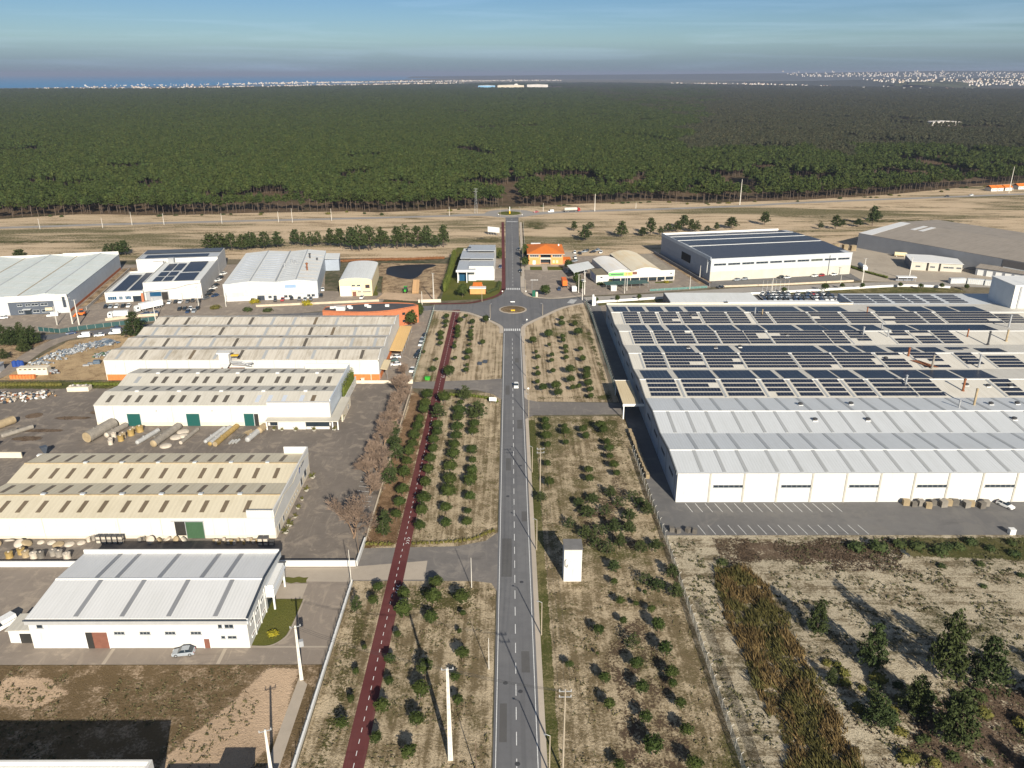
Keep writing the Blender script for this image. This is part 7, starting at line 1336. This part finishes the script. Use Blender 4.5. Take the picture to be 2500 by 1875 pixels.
for k in range(8): MB().box(k*1.15,k*1.15+1.0,0,1.2,.15,1.5).obj('brick_stack', ORANGE, t); MB().box(k*1.15,k*1.15+1.0,0,1.2,0,.13).obj('pallet', WOOD, t)
t = thing('white_mixer_tank', 'low white rectangular tank with rubble on top in yard', 'tank', (-160,265.4,0), R(3)); MB().box(0,7.6,0,3,0,1.5).obj('wall', CREAM, t); MB().box(.3,7.3,.3,2.7,1.5,1.65).obj('cover', FRP[2], t)
for k in range(9): MB().blob((.8+.75*k,1.5+.5*(k % 2),1.75), (.5,.45,.3), k, .4, nu=7, nv=5).obj('rubble_lump', FRP[(2,3,5)[k % 3]], t)
t = thing('blue_tanks', 'cluster of blue tanks beside a white hut at the far left', 'tanks', (-193.5,292,0))
for k in range(3): MB().lathe([(.9,0),(.9,2.0),(.4,2.4)], 12).obj('tank', BLUEP, t).location = (k*1.4-.8, .5*(k % 2), 0)
u = thing('white_hut', 'white hut with flat dark roof at the left edge beside lane', 'hut', (-201,284.5,0), R(8)); MB().box(0,5,0,4,0,2.8).obj('wall', WHITE, u); MB().box(-.3,5.3,-.3,4.3,2.8,3.0).obj('roof', GTRIM, u); window(u, 1.2, 1.0, 1.2, 1.1, 0); door(u, 3.2, 4.2, 2.1, 0, TERRA)
t = thing('scrap_car', 'dark blue wrecked van body lying on the trodden sand', 'wreck', (-164.6,294.2,0), R(8)); MB().box(0,2.4,0,1.6,.1,1.5).obj('body', BLUESC, t); MB().box(-2.2,-.1,-.3,1.0,.05,.7).obj('panel', SILV, t); MB().box(-3.5,-1.2,-1.6,-.5,0,.5).obj('loose_panel', GTRIM, t)
# low ruin at the left edge
t = thing('low_block_building', 'low block shed with blue grey roof at the left edge of yard', 'shed', (-170,211,0)); MB().box(0,13,0,7,0,2.9).obj('wall', CONC_T, t); MB().slab([(-.3,-.3,3.3),(13.3,-.3,3.0),(13.3,7.3,3.0),(-.3,7.3,3.3)], .15).obj('roof', R_ZN, t)
MB().box(13,24,1.5,1.9,0,1.8).obj('side_wall', CREAM, t); shrub(-157,212,3.2,'olive','ivy covered mound by the low block shed',None,2.4)
t = thing('teal_hopper', 'dark teal inverted cone hopper on the yard near cream hall', 'hopper', (-139.5,213.5,0)); MB().lathe([(.2,.6),(1.3,3.2),(1.3,3.3)], 4).obj('cone', DARKWALL, t); MB().tube((0,0,0), (0,0,.7), .2, k=8).obj('foot', STEEL, t); u = tag(MB().box(-.6,.6,-.5,.5,0,1.0).box(-.66,.66,-.56,.56,1.0,1.08).obj('white_bin', TRIM), 'white bin at the foot of the teal hopper', 'bin'); u.location = (-140.6,212.6,0)
# signs and small roadside things
t = thing('billboard', 'blank white billboard on posts beside the road north', 'billboard', (-15.6,564,0), R(-28)); MB().box(0,9.5,-.12,.12,2.2,6.0).obj('panel', TRIM, t)
for k in range(5): MB().box(.3+k*2.2,.5+k*2.2,-.1,.1,0,2.2).obj('post', STEEL, t)
t = thing('road_sign_board', 'white signboard on posts at the upper driveway corner', 'sign', (-7.2,254.3,0), R(-8)); MB().box(0,2.6,-.06,.06,.9,2.3).obj('panel', TRIM, t)
for x in (.3,2.2): MB().tube((x,0,0), (x,0,.9), .05, k=6).obj('post', STEEL, t)
for i, (x, y) in enumerate(((-9.8,295.6),(-11.9,293.4))):
    t = thing('dark_panel', f'dark slab sign leaning on the upper left plot, {["rear","front"][i]} one', 'panel', (x,y,0), R(-12)); MB().slab([(-.9,-.5,.15),(.9,-.5,.15),(.9,.6,1.1),(-.9,.6,1.1)], .08).obj('slab', DTRIM, t)
    for s in (-.7,.7): MB().tube((s,.5,0), (s,.5,1.0), .05, k=6).obj('leg', STEEL, t)
t = thing('green_bin', 'bright green skip at the upper driveway', 'bin', (-30.9,277.2,0), R(-6)); MB().prism([(-.8,0),(.8,0),(1.0,1.1),(-1.0,1.1)], 'y', -.6, .6).obj('tub', GREENP, t); MB().box(-1.0,1.0,-.65,.65,1.1,1.2).obj('lid', GREENP, t)
def rsign(x, y, label, shape='round', h=2.2):
    t = thing('traffic_sign', label, 'sign', (x,y,0)); MB().tube((0,0,0), (0,0,h), .04, k=6).obj('post', STEEL, t); o = MB().lathe([(.34,0),(.34,.03)], 16).obj('disc', TRIM, t); o.matrix_local = Matrix.Translation((0,-.06,h-.1)) @ Matrix.Rotation(R(90),4,'X')
for i, (x, y) in enumerate(((-9.5,349),(7.8,348),(-3.8,399),(8.4,399),(-9,640),(10,638),(6.6,263))): rsign(x, y, f'round white traffic sign near the roundabouts, {ORD[i]} from near left')
t = thing('chevron_board', 'yellow chevron board on the near roundabout island', 'sign', (1.5,367.6,.3)); MB().box(-1.0,1.0,-.05,.05,.3,.9).obj('board', YELLOW, t); MB().tube((-.6,0,0),(-.6,0,.3),.04,k=6).obj('post', STEEL, t); MB().tube((.6,0,0),(.6,0,.3),.04,k=6).obj('post', STEEL, t)
t = thing('island_sign', 'low white direction sign behind the near roundabout island', 'sign', (1.4,383,.0)); MB().box(-1.1,1.1,-.05,.05,.6,1.1).obj('board', TRIM, t); MB().tube((0,0,0),(0,0,.6),.05,k=6).obj('post', STEEL, t)
t = thing('monument', 'white and gold marker column on the far roundabout island', 'monument', (0,653,.3)); MB().lathe([(.6,0),(.6,2.2),(.35,2.4)], 10).obj('base', YELLOW, t); MB().lathe([(.35,2.4),(.3,5.5),(0,5.9)], 10).obj('column', TRIM, t)
t = thing('totem_sign', 'white twin totem sign at the factory corner by the street', 'sign', (41.4,379,0), R(20)); MB().box(-.7,.2,-.3,.3,0,5.6).obj('pillar', TRIM, t); MB().box(.25,1.2,-.3,.3,0,4.4).obj('pillar', TRIM, t)
t = thing('fuel_sign', 'dark green totem sign on the forecourt corner', 'sign', (12.4,395.6,0)); MB().box(-.8,.8,-.25,.25,0,3.4).obj('pillar', flat('green_totem', (.01,.10,.06), .5, .1, 1), t); MB().box(1.0,2.0,-.2,.2,0,2.6).obj('side_panel', CREAM, t)
t = thing('spiral_arm_sign', 'white toothed lamp cluster on a pole by the forecourt', 'lamp', (11.5,398.6,0)); MB().tube((0,0,0),(0,0,8),.08,k=6).obj('pole', STEEL, t)
for k in range(5): MB().box(-.7+.8*k,-.2+.8*k,-.2,.2,8,8.25).obj('lamp_head', TRIM, t)
MB().tube((-.8,0,7.9),(3.2,0,7.9),.05,k=6).obj('arm', STEEL, t)
for i in range(7): t = thing('flagpole', f'bare white flagpole, {ORD[i]} from left in the row by factory car park', 'flagpole', (132.6+2.25*i,403.6,0), 0, 'flagpoles by the car park'); MB().tube((0,0,0),(0,0,6.5),.06,.04,6).obj('pole', TRIM, t); MB().lathe([(.09,0),(.09,.1),(0,.15)],6).obj('finial', YELLOW, t).location = (0,0,6.5)
PAL = MB(); [PAL.box(-.6,.6,-.5,.5,.14*k,.14*k+.09) for k in range(9)]; PALM = [PAL.mesh('pallet_stack', [m_]) for m_ in (FRP[1], FRP[5], FRP[0])]
for i, (x, y, s) in enumerate([(105.5,184.2,1.3),(107.3,183.4,1.1),(109.3,184,1.3),(110.8,182.6,1.2),(112.6,184,1.2),(115,183.4,1.5),(116.8,184,1.3),(118.6,184.1,1.3),(121,183,1.4),(122.6,183.6,1.2),(124.8,182.6,1.4),(126.6,183.8,1.3)]):
    t = thing('pallet_stack', f'stack of wooden pallets at the factory wall, {ORD[i]} from the left', 'pallets', (x,y,0), r_.uniform(-.3,.3), 'pallet stacks at the factory wall', s)
    for k in range(2): put('pallets', PALM[i % 3], t, (0,0,.0 if k == 0 else 0), .0 if k == 0 else .02) if k == 0 else None
for i in range(22):
    t = thing('pallet_stack', f'pallet stack in the line beside the shaded factory side, {ORD[i]} from the near end', 'pallets', (39.1-.04*i+(.15 if i % 2 else 0), 199.5+1.45*i, 0), R(90)+r_.uniform(-.06,.06), 'pallet line beside the factory'); put('pallets', PALM[0], t)
for i, (x, y) in enumerate([(40.6,171.2),(42.0,170.6),(44.6,170.9),(46.2,170.4)]): t = thing('pallet_stack', f'dark broken pallet heap at the fence corner, {ORD[i]} from the left', 'pallets', (x,y,0), .4*i, 'pallet heaps at the fence corner'); put('pallets', PALM[1], t)
for i, (x, y) in enumerate([(206,511),(210,513),(214,515),(219,512.5),(223,510)]): t = thing('pallet_stack', f'tall orange pallet stack behind the panel-roofed hall, {ORD[i]} from the left', 'pallets', (x,y,0), .2, 'tall pallets by the brown-roofed hall', 2.8); put('pallets', PALM[0], t)
t = thing('cream_tank', 'cream horizontal tank on the yard before the brown-roofed hall', 'tank', (242,492,0), R(-20)); MB().tube((0,0,1.6),(7,0,1.6),1.3,k=14).obj('shell', CREAM2, t); MB().box(1,1.5,-1,1,0,.6).obj('saddle', CONC, t); MB().box(5.5,6,-1,1,0,.6).obj('saddle', CONC, t)
t = thing('white_box', 'white utility box at the right end of the car park', 'cabinet', (125.2,169.8,0)); MB().box(-.7,.7,-.6,.6,0,1.4).obj('body', TRIM, t); MB().box(-.75,.75,-.65,.65,1.4,1.48).obj('lid', TRIM, t)
t = thing('woodpile', 'tall stack of logs beside the pond', 'woodpile', (-51,402,0), R(5)); lg = MB().tube((0,0,0),(3.4,0,0),.28,.26,8).mesh('log', [WOOD, ])
for yy in range(44):
    for zz in range(2): put('log', lg, t, (-.1+r_.uniform(-.1,.1), yy*.6+(.3 if zz % 2 else 0), .3+zz*.5), (0,0,r_.uniform(-.03,.03)))
struct(MB().poly([(x,y,.03) for x, y in smooth_line([(-70.8,445),(-71.2,464),(-52,470.5),(-44,467.5),(-49.9,457),(-51,445),(-54.2,434),(-61,435.5),(-70.8,445)], 4)[:-1]]).obj('pond', flat('pond_water', (.018,.017,.018), .4, .3, .1, spec=.12)))
# ================================================================ forest, coast and towns far off
def forest_tree(seed, leafm, dense=1.0, wide=.27, base=.58):
    r_ = random.Random(seed); m = MB(); m.tube((0,0,0), (r_.uniform(-.02,.02), r_.uniform(-.02,.02), .86), .014, .007, 5, 1, caps=False)
    n = int(30*dense)
    m.blob((0,0,.76), (wide*.62,wide*.62,.15), seed, .3, 0, 7, 5)
    for i in range(n):
        t = base+(1-base)*r_.random()**.8; w_ = wide*(1.15-((t-base)/(1-base)))**.7*math.sqrt(r_.random())*1.1; a = r_.random()*6.283; c = Vector((w_*math.cos(a), w_*math.sin(a), t))
        for _ in range(5): m.leaf(c+Vector((r_.gauss(0,.03), r_.gauss(0,.03), r_.gauss(0,.02))), .105*(.6+.8*r_.random()), r_, 0, 1, (0,-.2,.5))
    return m.mesh('forest_tree', [leafm, BARK_P])
FT = [forest_tree(s, LEAF_F, 1, .23+.04*(s % 3), .56) for s in range(5)]; FE = [forest_tree(s+20, LEAF_E, 1, .24, .42) for s in range(4)]
def proto(name, meshes):
    c = bpy.data.collections.new(name)
    for i, me in enumerate(meshes): c.objects.link(bpy.data.objects.new(name+'_tree', me))
    return c
def scatter(name, label, pts, coll):
    me = bpy.data.meshes.new(name); me.from_pydata([p[:3] for p in pts], [], []); a = me.attributes.new('size', 'FLOAT', 'POINT'); a.data.foreach_set('value', [p[3] for p in pts]); b = me.attributes.new('turn', 'FLOAT', 'POINT'); b.data.foreach_set('value', [p[4] for p in pts])
    w2 = me.attributes.new('wide', 'FLOAT', 'POINT'); w2.data.foreach_set('value', [p[5] for p in pts])
    o = put(name, me); ng = bpy.data.node_groups.new(name, 'GeometryNodeTree'); ng.interface.new_socket('Geometry', in_out='INPUT', socket_type='NodeSocketGeometry'); ng.interface.new_socket('Geometry', in_out='OUTPUT', socket_type='NodeSocketGeometry')
    N_ = ng.nodes; L_ = ng.links; gi, go = N_.new('NodeGroupInput'), N_.new('NodeGroupOutput'); iop = N_.new('GeometryNodeInstanceOnPoints'); ci = N_.new('GeometryNodeCollectionInfo'); ci.inputs['Collection'].default_value = coll; ci.inputs['Separate Children'].default_value = True; ci.inputs['Reset Children'].default_value = True
    iop.inputs['Pick Instance'].default_value = True
    def att(nm): q = N_.new('GeometryNodeInputNamedAttribute'); q.data_type = 'FLOAT'; q.inputs['Name'].default_value = nm; return q.outputs['Attribute']
    cx, cs = N_.new('ShaderNodeCombineXYZ'), N_.new('ShaderNodeCombineXYZ'); L_.new(att('turn'), cx.inputs[2]); L_.new(att('wide'), cs.inputs[0]); L_.new(att('wide'), cs.inputs[1]); L_.new(att('size'), cs.inputs[2])
    rv = N_.new('FunctionNodeRandomValue'); rv.data_type = 'INT'; rv.inputs[4].default_value = 0; rv.inputs[5].default_value = len(coll.objects)-1
    L_.new(gi.outputs[0], iop.inputs['Points']); L_.new(ci.outputs[0], iop.inputs['Instance']); L_.new(rv.outputs[2], iop.inputs['Instance Index']); L_.new(cx.outputs[0], iop.inputs['Rotation']); L_.new(cs.outputs[0], iop.inputs['Scale']); L_.new(iop.outputs[0], go.inputs[0])
    md = o.modifiers.new('scatter', 'NODES'); md.node_group = ng; return tag(stuff(o), label, 'forest')
def edge_y(x):
    for a, b in zip(EDGE, EDGE[1:]):
        if a[0] <= x <= b[0]: return a[1]+(b[1]-a[1])*(x-a[0])/(b[0]-a[0])
    return EDGE[0][1] if x < EDGE[0][0] else EDGE[-1][1]+(x-EDGE[-1][0])*.35
r_ = random.Random(99); near, far, dark = [], [], []
def is_dark(x, y): return x > 120+.26*(y-700)+80*mnoise.noise(Vector((x*.004,y*.004,0))) and y > 1150+180*mnoise.noise(Vector((x*.003,2,0))) or (x > 430 and y > 1000 and mnoise.noise(Vector((x*.008,y*.006,5))) > .05)
y = 660.0
while y < 10300:
    sp = 4.9 if y < 1000 else 5.0+(y-1000)*.0027 if y < 5000 else 15.8+(y-5000)*.006; halfw = y*.69+60; x = -halfw
    while x < halfw:
        px, py = x+r_.uniform(-.5,.5)*sp, y+r_.uniform(-.5,.5)*sp; x += sp
        if py < edge_y(px)+4 or abs(px-1.5-.004*(py-690)) < (1.6 if py > 900 else 4.0)+(3 if py < 760 else 0): continue
        dd = py-edge_y(px)
        if dd < 110 and r_.random() < (.5 if dd < 40 else .28): continue
        if dd < 260 and mnoise.noise(Vector((px*.02, py*.012, 11))) > .22: continue
        g = mnoise.noise(Vector((px*.011, py*.008, 1)))
        if g > .40 or r_.random() < .07: continue
        if (800 < px < 1080 and 1760 < py < 1860) or (735 < px < 790 and 1590 < py < 1660) or (860 < px < 1020 and 1640 < py < 1730) or (1080 < px < 1230 and 1740 < py < 1850): continue
        lim = (6000 if px < -2500 else 10000+1.6*min(0,px) if px < 1300 else max(5600, 10000-(px-1300)*1.9))+300*mnoise.noise(Vector((px*.0015,3,3)))
        if -300 < px < 460 and 6450 < py < 7500: continue
        if py > lim: continue
        k = 1+max(0,(py-1000))*.00016; h = (12.6+3.0*mnoise.noise(Vector((px*.01,py*.01,8)))+r_.uniform(-2.6,2.6)); wv = max(h*.92, sp*2.5)*r_.uniform(.75,1.15)
        q = (px, py, 0 if py < 1500 else -2, h, r_.random()*6.28, wv)
        (dark if is_dark(px,py) else near if py < 1700 else far).append(q)
    y += sp*.92
pc, dc = proto('pine_forest', FT), proto('dark_wood', FE)
scatter('pine_forest', 'dense green pine forest covering the plain behind the fields', near, pc); scatter('distant_forest', 'far part of the pine forest fading towards the coast', far, pc); scatter('dark_wood', 'darker brownish wood at the right of the pine forest', dark, dc)
# edge pines: trunks one can tell apart
ET = [forest_tree(s+40, LEAF_F, 1.1, .25+.03*(s % 3), .5) for s in range(5)]
def split_tree(seed):
    r2 = random.Random(seed); tm = MB().tube((0,0,0), (r2.uniform(-.03,.03), r2.uniform(-.03,.03), .9), .016, .007, 6, caps=False).mesh('trunk', [BARK_P]); me = ET[seed % 5]; return tm, me
CR_E = [crown_pine(s+140, 5, 12, .10, .22, .60).mesh('crown', [LEAF_F]) for s in range(4)]; TR_E = [split_tree(s)[0] for s in range(4)]
n = 0; x = -470.0
while x < 560 and n < 170:
    yy = edge_y(x)+r_.uniform(-2,8); x += r_.uniform(4.2,7.6)
    if abs(x-1.5) < 9 or abs(yy) > 860: continue
    h = r_.uniform(11.5,16); t = thing('forest_edge_pine', 'tall bare-trunked pine in the front row of the forest edge', 'tree', (x, yy, 0), r_.random()*6.28, 'pines along the forest edge'); put('crown', CR_E[n % 4], t, None, None, (h*1.05,h*1.05,h)); put('trunk', TR_E[n % 4], t, None, None, h); n += 1
for i in range(46):
    x = r_.uniform(-380,500); tag(put('edge_bush', SHR['dark' if i % 3 else 'olive'][i % 3], None, (x, edge_y(x)-r_.uniform(2,14), -.1), r_.random()*6, (r_.uniform(1.5,3.2), r_.uniform(1.5,3.2), r_.uniform(1.0,2.2))), 'low dark bush in front of the forest edge', 'bush', 'bushes along the forest edge')
# sea, lagoon, coast
SEA = glass('sea_water', (.035,.20,.40), .6); LAG = glass('lagoon_water', (.06,.09,.11), .3)
struct(MB().poly([(-40000,3900,-.02),(-3900,6250,-.02),(-3050,8000,-.02),(-2500,12000,-.02),(-1500,22000,-.02),(0,89000,-.02),(-40000,89000,-.02)]).obj('sea', SEA))
struct(MB().poly([(-4500,5750,-.01),(-3200,6500,-.01),(-2000,8200,-.01),(-1100,12500,-.01),(-1700,13200,-.01),(-2700,9500,-.01),(-3300,7800,-.01),(-4600,6300,-.01)]).obj('lagoon', LAG))
struct(MB().poly([(-3600,6300,.01),(-3000,6900,.01),(-2800,7600,.01),(-3100,7200,.01)]).obj('mudflat', G_SAND)) 
def hills(name, pts, mat):
    m = MB()
    for i in range(len(pts)-1):
        (x0,y0,h0),(x1,y1,h1) = pts[i], pts[i+1]
        m.poly([(x0,y0,-5),(x1,y1,-5),(x1,y1+1500,h1),(x0,y0+1500,h0)]); m.poly([(x0,y0+1500,h0),(x1,y1+1500,h1),(x1,y1+6000,-5),(x0,y0+6000,-5)])
    return struct(m.obj(name, mat))
G_HILL = ground('wooded_hills', (.07,.075,.06), (.045,.05,.04), (.035,.045,.03), scale=.01, speck=0)
hills('far_hills', [(-2600,21000,40),(0,19000,70),(3000,17000,95),(5500,14500,120),(7000,12500,150),(9000,12000,150),(14000,13000,150)], G_HILL); hills('low_ridge', [(2900,7900,10),(3200,7200,40),(3900,6800,60),(5200,6900,70),(8000,7200,70)], G_HILL)
TW = flat('town_white', (.60,.56,.52), .8, .15, .02, world=True); TR = flat('town_roof', (.48,.25,.15), .85, .2, .02, world=True); TC = flat('town_cream', (.62,.54,.42), .8, .15, .02, world=True)
def town(name, label, boxes, seed):
    r2 = random.Random(seed); m = MB()
    for (x0,x1,y0,y1,n,h0,h1,zf) in boxes:
        for _ in range(n):
            x = r2.uniform(x0,x1); t_ = (x-x0)/(x1-x0); y = y0+(y1-y0)*t_+r2.gauss(0,420); wd, dp, h = r2.uniform(6,18), r2.uniform(8,14), r2.uniform(h0,h1)*.75*(1 if r2.random() > .06 else 2.2); z = zf(x,y) if zf else 0
            m.box(x-wd/2, x+wd/2, y, y+dp, z-3, z+h, 0 if r2.random() < .7 else 2); m.box(x-wd/2-.4, x+wd/2+.4, y-.4, y+dp+.4, z+h, z+h+1.4, 1 if r2.random() < .6 else 0)
    return tag(stuff(m.obj(name, [TW, TR, TC])), label, 'town')
town('coast_town', 'white seaside town strung along the far coast', [(-3900,-3100,8300,8900,40,5,9,None),(-3050,-1500,9400,12200,330,6,13,None),(-1500,900,12200,14500,300,6,14,None)], 1)
town('near_coast_village', 'scattered white houses at the far forest edge', [(-3700,-2400,6500,7000,130,5,8,None),(-2400,-500,7200,10000,220,6,11,None)], 2)
town('hillside_town', 'pale town spread over the far hills at right', [(3400,6400,7600,7900,520,6,14,lambda x,y: 18+max(0,(y-7100))*.035),(4300,9000,12600,13200,420,8,22,lambda x,y: 70+max(0,(y-12500))*.05)], 3)
town('right_villages', 'white villages between woods at the far right', [(2100,3000,8200,6800,90,5,10,None),(1900,3300,9600,8600,150,6,12,None),(2700,3500,6800,6200,60,5,9,None)], 4)
def far_hall(x0, x1, y0, y1, h, mat, label, roofm=None, z=0):
    t = thing('distant_hall', label, 'hall', (x0,y0,z)); MB().box(0,x1-x0,0,y1-y0,0,h).obj('wall', mat, t); MB().prism([(0,h),(x1-x0,h),((x1-x0)/2,h*1.18)], 'y', -1, y1-y0+1).obj('roof', roofm or TW, t); return t
far_hall(935,1002,1838,1868,8,TW,'long white hall in a clearing of the dark wood'); far_hall(-260,-120,7000,7060,16,flat('blue_shed', (.2,.4,.6), .7, .1, .02),'blue hall of the far industrial complex'); far_hall(-100,120,7050,7120,18,TC,'cream hall of the far industrial complex'); far_hall(150,330,7250,7330,20,TW,'large white hall of the far industrial complex'); far_hall(40,70,7080,7110,26,TW,'tall white block of the far industrial complex')
def cottage(x, y, label, w_=12):
    t = thing('cottage', label, 'house', (x,y,0), R(12)); MB().box(0,w_,0,8,0,3.4).obj('wall', WHITE, t); MB().slab([(-.5,-.6,3.3),(w_+.5,-.6,3.3),(w_+.5,4,5.4),(-.5,4,5.4)],.15).obj('roof_slope', TILE, t); MB().slab([(-.5,8.6,3.3),(-.5,4,5.4),(w_+.5,4,5.4),(w_+.5,8.6,3.3)],.15).obj('roof_slope', TILE, t)
    for k in range(3): window(t, 1.2+3.6*k, 1.0, 1.2, 1.2, 0)
cottage(470,786,'white cottage with orange roof at the forest edge far right',14); cottage(486,790,'small white house right of the far cottage',8); cottage(505,800,'orange-roofed house at the right edge by highway',14)
stuff(tag(MB().blob((3500,7000,10), (330,150,34), 3, .25, 0, 24, 10).obj('wooded_knoll', LEAF_E), 'dark rounded wooded knoll before the hillside town', 'wood'))
# faint steam by the brown-roofed hall sign is left to the air; the air itself
hz = MB().box(-45000,45000,-500,95000,-1.5,170).mesh('haze', []); ho = put('haze', hz); ho['kind'] = 'stuff'; ho['label'] = 'thin bluish haze over the whole plain'; ho['category'] = 'haze'
hm = bpy.data.materials.new('haze_air'); hm.use_nodes = True; nt = hm.node_tree; nt.nodes.remove(nt.nodes['Principled BSDF']); pv_ = nt.nodes.new('ShaderNodeVolumePrincipled'); pv_.inputs['Color'].default_value = (.42,.49,.66,1); pv_.inputs['Density'].default_value = 6.0e-5; pv_.inputs['Anisotropy'].default_value = .1; nt.links.new(pv_.outputs[0], nt.nodes['Material Output'].inputs['Volume']); hz.materials.append(hm)
